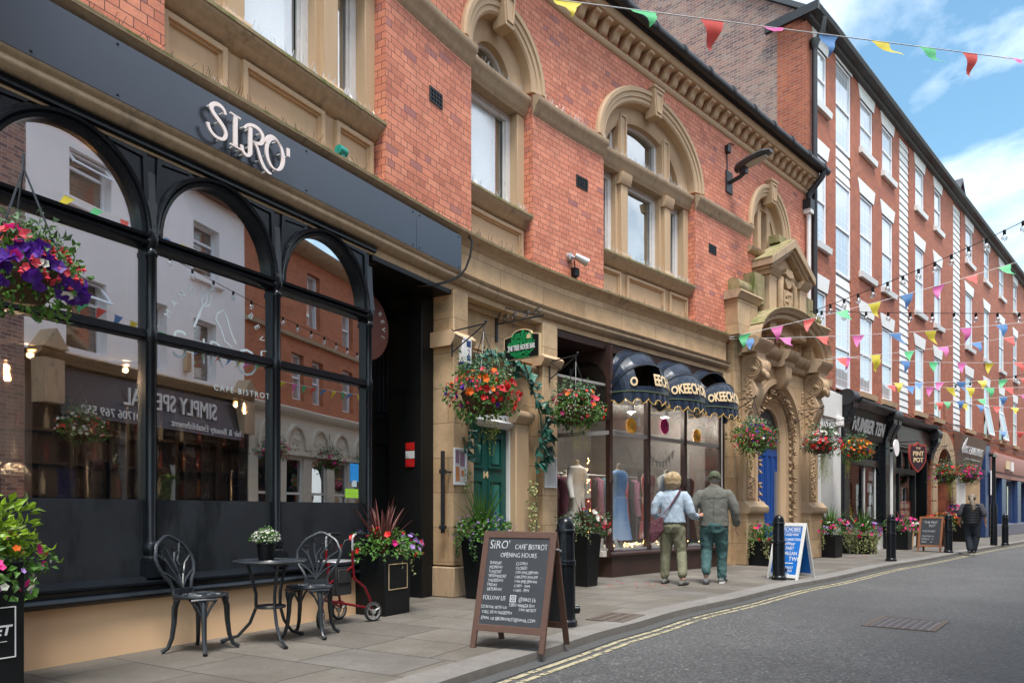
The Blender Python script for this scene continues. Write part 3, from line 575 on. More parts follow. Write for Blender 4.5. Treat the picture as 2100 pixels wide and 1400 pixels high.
# ---------------------------------------------------------------- across the street
B3 = thing('rendered_building', 'pale rendered building across the street with a dark hair salon shopfront', 'building', FD((0, -4, 0)))
wins3 = [(-2.45, -1.55, 4.40, 5.92), (-.70, .12, 4.42, 5.93), (.92, 1.96, 4.45, 5.95)]; wins3 = []
for w0, w1, z0, z1 in ((-2.0, -1.05, 4.42, 5.93), (-.14, .62, 4.42, 5.93), (1.5, 2.3, 4.38, 5.88), (-1.95, -.92, 7.42, 8.43), (1.48, 2.42, 7.0, 8.28), (-.22, .12, 7.45, 7.85)):
    wins3.append((-w1, -w0, z0, z1))
part(B3, 'wall', MB().plate(rect(-3.4, 2.9, 4.2, 9.2), [rect(*w) for w in wins3], -.35, 0).box(-3.35, 2.85, -.5, -.4, 0, 9.2).box(-3.4, 2.9, -9, -.52, 0, 9.15), cream, FD, sm=0)
for i, (a, b_, z0, z1) in enumerate(wins3):
    q = MB().plate(rect(a, b_, z0, z1), [rect(a+.06, b_-.06, z0+.06, z1-.06)], -.28, -.2).box(a+.05, b_-.05, -.28, -.19, z0+(z1-z0)*.68-.03, z0+(z1-z0)*.68+.03)
    if i in (0, 3): q.join(MB().plate(rect(a+.03, b_-.03, z0+(z1-z0)*.7, z1-.03), [rect(a+.09, b_-.09, z0+(z1-z0)*.7+.06, z1-.09)], -.19, -.14), lambda p: (p[0], p[1]+(z1-p[2])*.8, p[2]))
    win('w', q, MB().box(a+.03, b_-.03, -.27, -.24, z0, z1), PANE('brown_blind_glass', (.13, .085, .055), .25, bscale=2, nz=(.3, .3, 30), bvar=.35) if i == 0 else bpy.data.materials['brown_blind_glass'], upvc, B3, FD, bev=0)
    if z0 > 6: part(B3, 'sill', MB().box(a-.12, b_+.12, -.1, .1, z0-.16, z0-.01), cream, FD)
part(B3, 'roof', MB().loft([[(x, .25, 9.15), (x, -4, 11.8), (x, -9, 9.2), (x, .25, 9.0)] for x in (-3.5, 3.)]), tiles, FD, sm=0)
part(B3, 'shop_cornice', MB().sweep([(-.1, 4.04), (.12, 4.04), (.16, 4.09), (.30, 4.14), (.34, 4.2), (.30, 4.24), (-.1, 4.32)], -3.4, 2.8), stone_worn, FD, sm=50)
for x in (-3.35, 2.35):
    part(B3, 'shop_console', MB().box(x, x+.42, 0, .36, 3.2, 4.04).plate([(x-.06, 4.24), (x+.48, 4.24), (x+.21, 4.62)], [], -.05, .42), stone_worn, FD)
    part(B3, 'shop_pilaster', MB().box(x+.02, x+.4, 0, .16, 0, 3.2), black, FD)
fs = part(B3, 'shop_fascia', MB().add([(-2.95, .06, 3.98), (2.35, .06, 3.98), (2.35, .26, 3.02), (-2.95, .26, 3.02), (-2.95, -.2, 4.), (2.35, -.2, 4.), (2.35, -.2, 2.98), (-2.95, -.2, 2.98)], [(0, 1, 2, 3), (4, 7, 6, 5), (0, 4, 5, 1), (3, 2, 6, 7), (1, 5, 6, 2), (0, 3, 7, 4)]), signgrey, FD)
part(fs, 'lettering', MB().text('SIMPLY SPECIAL', -.63, 3.42, .56, .19, .225, 'CENTER', xs=.74), letterw, FD)
part(fs, 'lettering', MB().text('Hair & Beauty Establishment', -1.75, 3.1, .22, .245, .27, 'CENTER').text('01706 769 550', 1.15, 3.1, .25, .245, .27, 'CENTER'), letterw, FD)
sf3 = MB().plate(rect(-2.95, 2.4, 0, 3.0), [rect(-2.85, -1.2, .6, 2.9), rect(-1.1, .2, .05, 2.9), rect(.3, 2.3, .6, 2.9)], -.2, .02)
for x in (-2.3, -1.75, .95, 1.6): sf3.box(x-.03, x+.03, -.15, 0, .6, 2.9)
part(B3, 'shop_window', sf3, black, FD, sm=0)
part(B3, 'pane', MB().box(-2.9, 2.35, -.12, -.1, .1, 2.95), PANE('salon_glass', (.02, .02, .022), .08, bvar=.8, bscale=1.5), FD)
part(B3, 'wall_sign', MB().box(-1.28, -1.12, .02, .12, 4.5, 4.95).text('SCOOP', 0, 0, .15, .12, .13, fn=lambda a, b: (-1.26+b, 4.93-a*.8)), stone_plain, FD)
for nm, lab, x0, x1, zt in (('orange_brick_building', 'orange brick building with carved stone arcade across the street', -16.5, -3.4, 9.), ('orange_brick_building', 'plain brick building without arcade, nearer the viewer than the pale rendered one', 2.9, 12., 10.5), ('orange_brick_building', 'plain orange brick row far up the opposite side of the street', -52, -16.6, 9.5)):
    b3 = thing(nm, lab, 'building', FD(((x0+x1)/2, -4, 0)))
    wn = []
    if x0 > -20 and x0 < 0:
        for w0, w1, z0, z1 in ((6.35, 7.1, 6.85, 8.5), (8.4, 9.1, 6.7, 7.9), (5.55, 6.2, 4.5, 5.9), (6.65, 7.25, 4.5, 5.85), (8.4, 9.1, 4.5, 5.9), (10.4, 11.2, 4.5, 5.9), (10.4, 11.2, 6.7, 8.2), (12.6, 13.4, 4.5, 6), (12.6, 13.4, 6.7, 8.2), (14.6, 15.4, 4.5, 6)): wn.append((-w1, -w0, z0, z1))
    elif x0 < -20:
        for i in range(14): wn += [(-50+i*2.4, -49+i*2.4, 4.4, 6.1), (-50+i*2.4, -49+i*2.4, 6.9, 8.3), (-50+i*2.4, -48.4+i*2.4, .8, 3.)]
    part(b3, 'wall', MB().plate(rect(x0, x1, 0, zt), [rect(*w) for w in wn], -.3, 0).box(x0, x1, -8, -.45, 0, zt), brick_gable if x0 > 0 else brick_orange, FD, sm=0)
    for a, e, z0, z1 in wn:
        q = MB().plate(rect(a, e, z0, z1), [rect(a+.07, e-.07, z0+.07, z1-.07)], -.25, -.15).box(a+.05, e-.05, -.25, -.14, (z0+z1)/2-.03, (z0+z1)/2+.03)
        win('w', q, MB().box(a, e, -.24, -.2, z0, z1), glass_net2 if x0 > -20 else glass_dark, upvc, b3, FD, bev=0)
    part(b3, 'string_course', MB().sweep([(-.1, 6.30), (.1, 6.32), (.12, 6.42), (-.1, 6.48)], x0, x1), stone_worn, FD)
    part(b3, 'cornice', MB().sweep([(-.1, zt-.12), (.2, zt-.08), (.45, zt+.04), (.5, zt+.14), (-.1, zt+.2)], x0, x1), stone_worn, FD)
    part(b3, 'roof', MB().loft([[(x, .45, zt+.15), (x, -4, zt+2.4), (x, -8, zt+.2), (x, .4, zt+.1)] for x in (x0, x1)]), tiles, FD, sm=0)
    if -20 < x0 < 0:   # carved arcade
        pale = M('pale_carved_stone', (.66, .61, .51), .8, var=.2, scale=8, bmp=.5, bscale=18)
        cs = [-4.27-1.28*i for i in range(9)]
        part(b3, 'arcade', MB().plate(rect(x0, x1-.02, 0, 4.12), [rect(c-.42, c+.42, .7, 2.75) for c in cs], -.1, .12), pale, FD, sm=0)
        part(b3, 'arcade_cornice', MB().sweep([(0, 3.9), (.2, 3.95), (.3, 4.05), (.32, 4.15), (0, 4.25)], x0, x1-.02), pale, FD)
        for c in cs:
            q = MB().arch([(0, .1), (0, .2), (.05, .22), (.12, .22), (.13, .1)], c, 3.0, .44, .62, n=14)
            for k in range(40):
                t = R.uniform(0, pi); r_ = R.uniform(.05, .95); q.ball((c+.36*r_*cos(t), .12, 3.0+.52*r_*sin(t)), (.05, .05, .05), 6, 4)
            q.box(c-.62, c+.62, .1, .2, 2.8, 2.92); part(b3, 'carved_arch', q, pale, FD)
            part(b3, 'pane', MB().box(c-.42, c+.42, .004, .012, .7, 2.75), glass_dark, FD); part(b3, 'window_frame', MB().plate(rect(c-.42, c+.42, .7, 2.75), [rect(c-.36, c+.36, .78, 1.65), rect(c-.36, c+.36, 1.72, 2.68)], .012, .05), white, FD)
# ---------------------------------------------------------------- camera, light
cam = bpy.data.cameras.new('camera'); co = bpy.data.objects.new('camera', cam); COL.objects.link(co)
cam.sensor_width = 36; cam.lens = 1500/2100*36; cam.shift_y = 350/2100; cam.clip_end = 900; cam.clip_start = .05
co.location = (0, 0, 1.12); co.rotation_euler = (pi/2, 0, 0); S.camera = co
SUN_EL, SUN_AZ = radians(68), radians(172)     # azimuth clockwise from the view direction
sl = bpy.data.lights.new('sun', 'SUN'); sl.energy = .9; sl.angle = radians(18); sl.color = (1, .96, .90)
so = bpy.data.objects.new('sun', sl); COL.objects.link(so)
dv = V((sin(SUN_AZ)*cos(SUN_EL), cos(SUN_AZ)*cos(SUN_EL), sin(SUN_EL))); so.rotation_euler = dv.to_track_quat('Z', 'Y').to_euler()
w = bpy.data.worlds.new('World'); S.world = w; w.use_nodes = True; nt = w.node_tree; N = nt.nodes.new; L = nt.links.new
bg = nt.nodes['Background']; sky = N('ShaderNodeTexSky'); sky.sky_type = 'NISHITA'; sky.sun_disc = False; sky.sun_elevation = SUN_EL; sky.sun_rotation = SUN_AZ
sky.air_density = 1.3; sky.dust_density = .6; sky.ozone_density = 2.2
tc = N('ShaderNodeTexCoord'); mp = N('ShaderNodeMapping'); mp.inputs['Scale'].default_value = (1, 1, 1.7); mp.inputs['Location'].default_value = (-.22, -.76, -.72); L(tc.outputs['Generated'], mp.inputs[0])
nz = N('ShaderNodeTexNoise'); nz.inputs['Scale'].default_value = 2.1; nz.inputs['Detail'].default_value = 9; nz.inputs['Roughness'].default_value = .56; nz.inputs['Distortion'].default_value = .25; L(mp.outputs[0], nz.inputs['Vector'])
k = ramp(nt, nz.outputs['Fac'], [(.43, (0, 0, 0)), (.70, (1, 1, 1))])
tint = mix(nt, 1., sky.outputs[0], (.36, .46, .44, 1), 'MULTIPLY')
cl = mix(nt, ramp(nt, noise(nt, 3.3, 7, .6, coord='Generated'), [(.35, (0, 0, 0)), (.65, (1, 1, 1))]), (3.6, 3.8, 4.1, 1), (7.4, 7.5, 7.7, 1)); lum = mix(nt, k, tint, cl); L(lum, bg.inputs[0]); bg.inputs[1].default_value = .082
S.view_settings.view_transform = 'Standard'; S.view_settings.look = 'None'; S.view_settings.exposure = 2.65; S.view_settings.gamma = 1
S.render.engine = 'CYCLES'; S.cycles.use_denoising = True; S.cycles.max_bounces = 8; S.cycles.transparent_max_bounces = 12; S.cycles.caustics_reflective = False; S.cycles.caustics_refractive = False
S.cycles.sample_clamp_indirect = 6.
# ---------------------------------------------------------------- cafe shopfront
CF = thing('cafe_shopfront', 'black arched cafe shopfront with peach painted base under the dark sign', 'shopfront', fpt(1.5, -.5, 0))
PU = [-1.64, -.33, .985, 2.295, 3.625]
part(CF, 'stall_riser', MB().box(-3, 3.68, -.3, 0, -.02, .43), peach, FP, bev=.01)
part(CF, 'sill', MB().sweep([(-.3, .42), (.03, .42), (.06, .435), (.075, .46), (.065, .485), (.04, .50), (.045, .53), (.065, .54), (.065, .56), (.0, .60), (-.3, .615)], -3, 3.70), black, FP, sm=50)
for i in range(4):
    a, e = PU[i], PU[i+1]; c = (a+e)/2; hw = (e-a)/2
    part(CF, 'transom', MB().box(a, e, -.10, -.03, 2.53, 2.61).box(a, e, -.10, -.015, 2.545, 2.575), black, FP)
    w_ = part(CF, 'window', MB().sweep([(-.12, 3.28), (-.02, 3.28), (.015, 3.30), (.02, 3.325), (-.01, 3.335), (.03, 3.35), (.035, 3.375), (-.02, 3.39), (-.12, 3.39)], a, e), black, FP, sm=40)
    part(w_, 'pane', MB().plate(archloop(c, hw-.01, .58, 3.38, .63), [], -.078, -.072), glass_cafe, FP, sm=0)
    part(CF, 'lower_panel', MB().box(a+.02, e-.02, -.07, -.055, .60, 1.225), panel_blk, FP)
    q = MB().plate(rect(a, e, 3.35, 4.10), [archloop(c, .575, 3.36, 3.38, .63)], -.10, -.02)
    q.arch([(-.01, -.09), (-.01, -.0), (.015, .012), (.03, .0), (.04, .025), (.06, .03), (.07, .0), (.07, -.05)], c, 3.38, .575, .625, n=26)
    for s in (-1, 1):   # sunk spandrel panels
        x0, x1 = c+s*.63, c+s*.24; X = lambda t: x0+(x1-x0)*t
        o_ = [(X(0), 3.58), (X(.05), 4.04), (X(1.), 4.065), (X(.62), 3.95), (X(.3), 3.80)]
        cx_, cz_ = sum(p[0] for p in o_)/5, sum(p[1] for p in o_)/5
        q.plate(o_, [[(cx_+(p[0]-cx_)*.72, cz_+(p[1]-cz_)*.72) for p in o_]], -.03, -.002)
    part(CF, 'arch_panel', q, black, FP, sm=35)
for u in PU[:]:
    q = MB().box(u-.075, u+.075, -.1, .055, .59, .73)
    q.lathe((u, -.02, 0), [(.075, .73), (.078, .75), (.05, .77), (.062, .80), (.066, .84), (.05, .87), (.034, .90), (.034, 2.50), (.046, 2.52), (.046, 2.60), (.034, 2.63), (.034, 3.20), (.05, 3.22), (.05, 3.25), (.038, 3.27), (.055, 3.31), (.062, 3.36), (.05, 3.40), (.045, 3.46)], 12)
    q.box(u-.05, u+.05, -.12, -.02, .6, 3.40); q.loft([[(u-w2, d, z) for w2, d, z in ((.045, -.05, z), (-.045, -.05, z), (-.045, dd_, z), (.045, dd_, z))] for z, dd_ in ((3.40, .03), (3.62, .0), (3.9, -.015))])
    part(CF, 'column', q, black, FP, sm=40)
part(CF, 'head_beam', MB().sweep([(-.2, 4.06), (.0, 4.06), (.03, 4.075), (.03, 4.10), (.06, 4.115), (-.2, 4.13)], -3, 3.7), black, FP, sm=50)
# recessed entrance
part(CF, 'entrance', MB().box(3.68, 5.19, -.96, -.90, 0, 4.05).box(3.66, 5.19, -.9, .0, 3.98, 4.05).box(4.62, 4.68, -.92, -.86, 0, 3.98).box(3.7, 3.76, -.92, -.86, 0, 3.98).box(3.7, 5.19, -.9, -.87, 2.35, 2.42).box(3.70, 5.19, -.9, -.875, 2.02, 2.06), blackmatt, FP, bev=.006)
for i in range(6): part(CF, 'panel_board', MB().box(4.70+i*.08, 4.775+i*.08, -.9, -.875, 2.45, 3.95), black, FP, bev=.008)
ed = part(CF, 'door', MB().plate(rect(3.76, 4.62, 0, 2.34), [rect(3.86, 4.52, .3, 2.2)], -.9, -.86), blackmatt, FP, bev=.005)
part(ed, 'pane', MB().box(3.84, 4.54, -.89, -.88, .28, 2.22), glass_dark, FP, sm=0)
part(CF, 'side_window', MB().box(3.63, 3.66, -.90, -.80, .6, 3.98).box(3.63, 3.66, -.9, -.08, .58, .66).box(3.63, 3.66, -.9, -.08, 3.28, 3.36).box(3.63, 3.66, -.9, -.08, 2.53, 2.60), black, FP)
part(CF, 'stall_riser', MB().box(3.55, 3.67, -.9, -.3, 0, .6), black, FP)
part(CF, 'side_pane', MB().box(3.64, 3.646, -.88, -.08, .62, 3.9), glass_cafe, FP, sm=0)
jm = MB().box(4.95, 5.195, -.88, -.30, 0, 3.98); part(CF, 'entrance_jamb', jm, blackmatt, FP, bev=.01)
rn = MB().box(4.93, 4.952, -.62, -.50, 1.72, 1.84); 
for z, mt in ((1.88, letterw), (1.77, pet_red), (1.99, pet_red)):
    single('door_notice', {1.88: 'white camera notice on the black entrance jamb', 1.77: 'red warning notice below the white one on the black jamb', 1.99: 'small red notice above the white one on the black jamb'}[z], 'notice', MB().box(4.935, 4.952, -.56, -.42, z-.05, z+.05).box(4.93, 4.936, -.55, -.50, z-.03, z+.03), mt, FP)
ds_ = thing('round_sign', 'round brown hanging disc sign at the cafe entrance', 'sign', fpt(4.12, -.5, 3.0))
part(ds_, 'disc', MB().lathe((4.10, -.5, 3.40), [(0, -.012), (.42, -.012), (.42, .012), (0, .012)], 40, 'y'), M('brown_sign_vinyl', (.17, .045, .03), .45, var=.05), FP, sm=30)
def arctext(b, body, c, z, r, a0, a1, size, y0, y1, bold=0.):
    n = len(body)
    for i, ch in enumerate(body):
        if ch == ' ': continue
        t = a0+(a1-a0)*i/(n-1); ux, uz = cos(t), sin(t)
        b.text(ch, 0, 0, size, y0, y1, 'CENTER', bold=bold, fn=lambda x, y: (c+ux*(r+y)+uz*x, z+uz*(r+y)-ux*x))
    return b
part(ds_, 'lettering', arctext(MB(), 'MANGIA & BEVI', 4.10, 3.40, .29, radians(195), radians(-15), .085, -.486, -.48, .002), letterw, FP)
# glass lettering and notices on the cafe window
dc = single('window_decal', 'white cafe name and fork lettering on the glass of the second arched window', 'decal', arctext(MB(), 'MANGIA & BEVI', 1.66, 2.60, .50, radians(158), radians(8), .085, -.0712, -.0705).text('S', 1.20, 2.44, .36, -.0712, -.0705, bold=-.004).text('IR', 1.48, 2.43, .34, -.0712, -.0705, bold=-.006, xs=.9).text("O'", 1.84, 2.40, .38, -.0712, -.0705, bold=-.006, xs=.9).text('CAFÈ BISTROT', 1.62, 2.22, .075, -.0712, -.0705, sp=1.35).stroke([(1.42, 2.74), (1.50, 2.93)], .022, -.0712, -.0705).stroke([(1.50, 2.93), (1.58, 2.97), (1.60, 3.08)], .01, -.0712, -.0705).stroke([(1.50, 2.93), (1.50, 3.0), (1.545, 3.1)], .01, -.0712, -.0705).stroke([(1.50, 2.93), (1.54, 2.98), (1.57, 3.09)], .01, -.0712, -.0705).stroke([(1.66, 2.92), (1.72, 2.96), (1.76, 2.9), (1.80, 2.78), (1.86, 2.68)], .012, -.0712, -.0705).stroke([(1.66, 2.92), (1.64, 2.86), (1.70, 2.78), (1.74, 2.68), (1.82, 2.64)], .012, -.0712, -.0705), M('etched_glass_lettering', (.50, .58, .60), .7), FP)
for nm, lab, u, z, w_, h, c in (('hygiene_sticker', 'blue sticker on the third cafe window', 3.44, 1.56, .13, .2, (.02, .25, .65)), ('hygiene_sticker', 'bright green hygiene rating sticker on the cafe window', 3.40, 1.33, .2, .1, (.32, .62, .05)), ('hygiene_sticker', 'small round pale sticker below the blue one', 3.44, 1.44, .07, .07, (.5, .6, .65))):
    single(nm, lab, 'sticker', MB().box(u-w_/2, u+w_/2, -.07, -.066, z-h/2, z+h/2).box(u-w_*.3, u+w_*.3, -.066, -.065, z, z+h*.25), [M(nm, c, .5)], FP)
for u, z, lab in ((.62, 1.39, 'printed menu sheet standing inside the cafe window on the left'), (1.95, 1.38, 'printed menu sheet inside the second cafe window')):
    b = MB().box(u-.09, u+.09, -.13, -.125, z-.17, z+.13); t = single('menu_sheet', lab, 'menu', b, M('menu_paper', (.6, .58, .56), .7), FP)
    b = MB()
    for k in range(7): b.box(u-.07, u+.06-R.random()*.05, -.125, -.123, z-.14+k*.018, z-.133+k*.018)
    for k in (0, 1): b.box(u-.075+k*.08, u-.005+k*.08, -.125, -.123, z+.0, z+.06)
    part(t, 'print', b, M('brown_print', (.30, .15, .12), .8), FP)
# interior
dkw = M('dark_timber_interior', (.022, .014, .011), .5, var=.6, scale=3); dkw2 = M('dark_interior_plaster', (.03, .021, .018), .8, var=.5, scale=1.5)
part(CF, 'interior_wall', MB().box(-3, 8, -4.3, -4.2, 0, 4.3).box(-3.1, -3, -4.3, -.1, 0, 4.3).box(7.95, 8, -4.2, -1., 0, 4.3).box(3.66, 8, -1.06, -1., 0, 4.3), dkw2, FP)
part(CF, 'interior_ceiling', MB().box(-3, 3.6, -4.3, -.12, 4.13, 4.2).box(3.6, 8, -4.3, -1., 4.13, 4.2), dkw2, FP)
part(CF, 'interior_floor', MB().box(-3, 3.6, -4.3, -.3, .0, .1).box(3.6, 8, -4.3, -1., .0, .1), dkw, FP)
bb = thing('bar_counter', 'dark bar with bottle shelves inside the cafe', 'bar', fpt(1.2, -3.7, .1))
part(bb, 'counter', MB().box(-1.2, 7.2, -3.0, -2.5, .1, 1.18).box(-1.25, 7.25, -3.05, -2.4, 1.18, 1.24), dkw, FP, bev=.01)
for z in (1.35, 1.75, 2.15): part(bb, 'shelf', MB().box(-1.2, 7.6, -4.19, -3.95, z-.03, z), dkw, FP)
for k in range(13): part(bb, 'upright', MB().box(-1.2+k*.73, -1.15+k*.73, -4.19, -3.93, .1, 2.6), dkw, FP)
bc = [M('bottle_glass_%s' % n, c, .15, spec=.8) for n, c in (('green', (.012, .035, .014)), ('amber', (.10, .04, .012)), ('clear', (.20, .20, .19)), ('red', (.08, .012, .012)))]
bprof = [(0, 0), (.034, 0), (.036, .02), (.036, .17), (.014, .215), (.012, .27), (.015, .275), (0, .275)]
bmesh_ = [mesh_of('bottle', MB().lathe((0, 0, 0), bprof, 10), m) for m in bc]
for z in (1.35, 1.75, 2.15):
    for k in range(27):
        o = bpy.data.objects.new('bottle', bmesh_[R.randrange(4)]); COL.objects.link(o); o.location = fpt(-1.0+k*.32+R.uniform(-.05, .05), -4.07, z)
        props(o, 'bottle on the back bar shelves behind the cafe glass', 'bottle', 'bottles on the back bar')
def lamp_light(p, w_, r_, c=(1, .68, .40)):
    l = bpy.data.lights.new('bulb_light', 'POINT'); l.energy = w_; l.shadow_soft_size = r_; l.color = c; o = bpy.data.objects.new('bulb_light', l); COL.objects.link(o); o.location = p
lampm = M('dark_lamp_metal', (.03, .025, .02), .4); glowm = M('warm_lamp_glow', (1, .40, .12), .5, emit=2.2)
for u, d, z in ((.85, -1.6, 2.6), (1.75, -1.6, 2.62), (-.1, -2.2, 2.6), (3.9, -2.6, 2.6)):
    t = thing('pendant_lamp', {.85: 'dome pendant lamp behind the first visible cafe column', 1.75: 'dome pendant lamp below the window lettering', -.1: 'dome pendant lamp deep inside the left window', 3.9: 'dome pendant lamp deep over the far end of the bar'}[u], 'lamp', fpt(u, d, z))
    part(t, 'lamp_shade', MB().lathe((u, d, z), [(.26, 0), (.25, .05), (.2, .14), (.1, .2), (.03, .22), (.03, .26), (.012, .26), (.012, .2), (.19, .12), (.245, 0)], 20), lampm, FP)
    lamp_light(fpt(u, d, z-.05), 26, .03)
    part(t, 'bulb', MB().ball((u, d, z+.05), .06, 10, 6), glowm, FP); part(t, 'flex', MB().tube([(u, d, z+.24), (u, d, 4.15)], .008, 5), lampm, FP)
for x, y in ((15, 765), (303, 832), (502, 838)):
    lo, hi = -3., 4.
    for _ in range(40):
        m_ = (lo+hi)/2; q = fpt(m_, -.55)
        if q.y < .3 or 1050+1500*q.x/q.y < x: lo = m_
        else: hi = m_
    u = lo; q = fpt(u, -.55); z = 1.12+(1050-y)/1500*q.y
    t = thing('filament_bulb', {15: 'glowing filament bulb hanging behind the left edge of the cafe glass', 303: 'glowing filament bulb hanging just left of the first column', 502: 'glowing filament bulb hanging near the second column'}[x], 'bulb', fpt(u, -.55, z))
    s_ = 1. if x < 100 else .75
    part(t, 'glass', MB().lathe((u, -.55, z), [(0, -.10*s_), (.045*s_, -.09*s_), (.075*s_, -.05*s_), (.08*s_, -.01*s_), (.06*s_, .05*s_), (.025*s_, .09*s_), (.02*s_, .11*s_)], 16), clearbulb, FP, sm=60)
    part(t, 'filament', MB().tube([(u+.018*sin(i*.9), -.55+.018*cos(i*.9), z-.06*s_+i*.012*s_) for i in range(10)], .008, 5), bulbm, FP)
    lamp_light(fpt(u, -.55, z), 260 if x < 100 else 16, .02)
    part(t, 'flex', MB().lathe((u, -.55, z), [(.022, .1*s_), (.024, .18), (.008, .2)], 8).tube([(u, -.55, z+.18), (u, -.55, 4.13)], .005, 5), lampm, FP)
for k, (u, lab) in enumerate(((.15, 'small fir like plant inside the cafe window'), (1.62, 'white vase of leaves inside the second cafe window'), (2.55, 'spiky plant inside the third cafe window'))):
    t = thing('indoor_plant', lab, 'plant', fpt(u, -.7, 1.05)); q = MB()
    for i in range(120):
        a = R.random()*6.3; q.leaf((u, -.7, 1.22+R.random()*.2), (cos(a), sin(a), R.uniform(-.1, 1.2)), (0, 0, 1), R.uniform(.08, .18), .03)
    part(t, 'leaves', q, leafd, FP); part(t, 'pot', MB().lathe((u, -.7, 1.0), [(0, 0), (.05, 0), (.07, .1), (.06, .22), (0, .22)], 12), white if k == 1 else lampm, FP)
    single('window_table', ['small table under the fir like plant inside the cafe', 'small table under the white vase inside the cafe', 'small table under the spiky plant inside the cafe'][k], 'table', MB().box(u-.3, u+.3, -1., -.4, .96, 1.0).box(u-.03, u+.03, -.73, -.67, .1, .96), dkw, FP)
# sign board with raised letters
SG = thing('fascia_sign', 'long dark grey metal sign board with copper coloured cafe name', 'sign', fpt(2, .05, 4.29))
for a, e in ((-3, 1.6), (1.603, 4.32), (4.323, 5.26)): part(SG, 'sign_panel', MB().box(a, e, .0, .115, 4.285, 4.745), signgrey, FP, bev=.004)
q = MB()
for u in (.62, 2.55, 4.25, 4.38, 5.2, .0):
    for z in (4.32, 4.71): q.lathe((u, .115, z), [(.011, 0), (.009, .006), (0, .008)], 8, 'y')
part(SG, 'screws', q, blackmatt, FP)
def bez(*P, n=12):
    o = []
    for k in range(0, len(P)-1, 3):
        a, b, c, d = P[k:k+4]
        for i in range(n+(k+4 >= len(P))):
            t = i/n; o.append(tuple((1-t)**3*a[j]+3*t*(1-t)**2*b[j]+3*t*t*(1-t)*c[j]+t**3*d[j] for j in (0, 1)))
    return o
def sw(pts, w0=.012, w1=.034): n = len(pts)-1; return [w0+(w1-w0)*sin(pi*min(1, max(0, i/n)))**.7 for i in range(n+1)]
G = lambda l: [(1.365+.735*x, 4.345+z*.30) for x, z in l]
LT = []
s1 = G(bez((.24, .78), (.24, 1.02), (.06, 1.02), (.05, .78), (.04, .60), (.24, .48), (.25, .24), (.26, -.08), (.02, -.10), (.0, .30))); LT.append([(s1, [.024+.014*(abs(sin(i*.105))) for i in range(len(s1))])])
LT.append([(G([(.385, .92), (.385, .02)]), .042), (G([(.31, .93), (.46, .91)]), .014), (G([(.31, .02), (.47, .0)]), .014)])
r1 = G(bez((.53, .70), (.53, .96), (.80, 1.04), (.80, .68), (.80, .52), (.74, .42), (.63, .44))); r2 = G(bez((.63, .44), (.74, .42), (.72, .10), (.80, -.12), (.83, -.22), (.88, -.28), (.93, -.26))); r3 = G(bez((.605, .82), (.605, .60), (.605, .40), (.605, .1), (.605, -.14), (.47, -.14), (.48, .16)))
LT.append([(r1, sw(r1, .014, .036)), (r2, sw(r2, .014, .034)), (r3, [.04]*14+[.03]*(len(r3)-14))])
o1 = G([(.99+.135*cos(radians(a)), .40+.46*sin(radians(a))) for a in range(100, 461, 10)]); o2 = G(bez((.845, .62), (.85, .95), (1.0, 1.0), (1.08, .74)))
LT.append([(o1, [.012+.026*abs(cos(radians(100+10*i))) for i in range(len(o1))]), (o2, sw(o2, .012, .03))])
LT.append([(G([(1.21, .82), (1.21, .56)]), [.034, .03])])
for st in LT:
    q = MB()
    for pts, w_ in st: q.stroke(pts, w_, .175, .19)
    q2 = MB()
    for pts, w_ in st:
        for p in pts[1::9]: q2.tube([(p[0], .115, p[1]), (p[0], .176, p[1])], .009, 6)
    L_ = part(SG, 'letter', q, copper, FP, sm=30); part(L_, 'standoff', q2, white, FP)
single('cable', 'loose black cable looping from the right end of the sign to the entrance', 'cable', MB().tube([(5.46, .06, 4.84), (5.44, .16, 4.72), (5.40, .15, 4.5), (5.33, .13, 4.33), (5.2, .12, 4.20), (5.0, .08, 4.08), (4.75, .03, 3.98), (4.6, -.1, 3.95)], .016, 6), blackmatt, FP)
single('floodlight', 'small green floodlight on the ledge above the cafe sign', 'floodlight', MB().lathe((3.1, .07, 4.95), [(0, -.06), (.05, -.06), (.055, -.02), (.05, .05), (.02, .07), (0, .07)], 12, 'x').box(3.07, 3.12, .03, .1, 4.87, 4.93), M('green_plastic', (.01, .28, .22), .35), FP)
# ---------------------------------------------------------------- dress shop
DS = thing('dress_shopfront', 'brown dress shop front with splayed bay window under the three navy awnings', 'shopfront', fpt(10.5, -.4, 0))
U0, U1 = 9.08, 12.98; SX, SD = 8.80, -1.0
def side(b, z0, z1, o0=0., o1=0.): # slab along the splayed side
    return b.loft([[(U0+o0, .06-0, z), (U0+o1, .06, z), (SX+o1, SD, z), (SX+o0, SD, z)] for z in (z0, z1)])
q = MB().box(U0, U1, -.45, .05, 0, .36); side(q, 0, .36, 0, .3); part(DS, 'stall_riser', q, brown, FP, sm=0, bev=.006)
q = MB().sweep([(-.4, .35), (.07, .35), (.10, .37), (.10, .40), (.07, .42), (.06, .455), (-.4, .47)], U0-.04, U1); side(q, .352, .462, -.05, .3); part(DS, 'sill', q, brown, FP, sm=50)
ms = [U0, 10.22, 11.47, 12.80]
for i in range(3):
    a, e = ms[i], ms[i+1]; w_ = part(DS, 'window', MB().box(a, e, -.02, .04, 2.455, 2.525).box(a, e, -.02, .035, .45, .49).box(a, e, -.02, .04, 3.28, 3.36), silver, FP, bev=.004)
    part(w_, 'pane', MB().box(a+.01, e-.01, .0, .006, .46, 3.3), glass_shop, FP, sm=0)
q = MB(); side(q, 2.455, 2.525, -.02, .02); side(q, .46, .50, -.02, .02); w_ = part(DS, 'window', q, silver, FP)
q = MB(); side(q, .46, 2.7, -.004, .004); part(w_, 'pane', q, glass_shop, FP, sm=0)
q = MB(); side(q, 2.70, 2.76, -.03, .03); n = 20
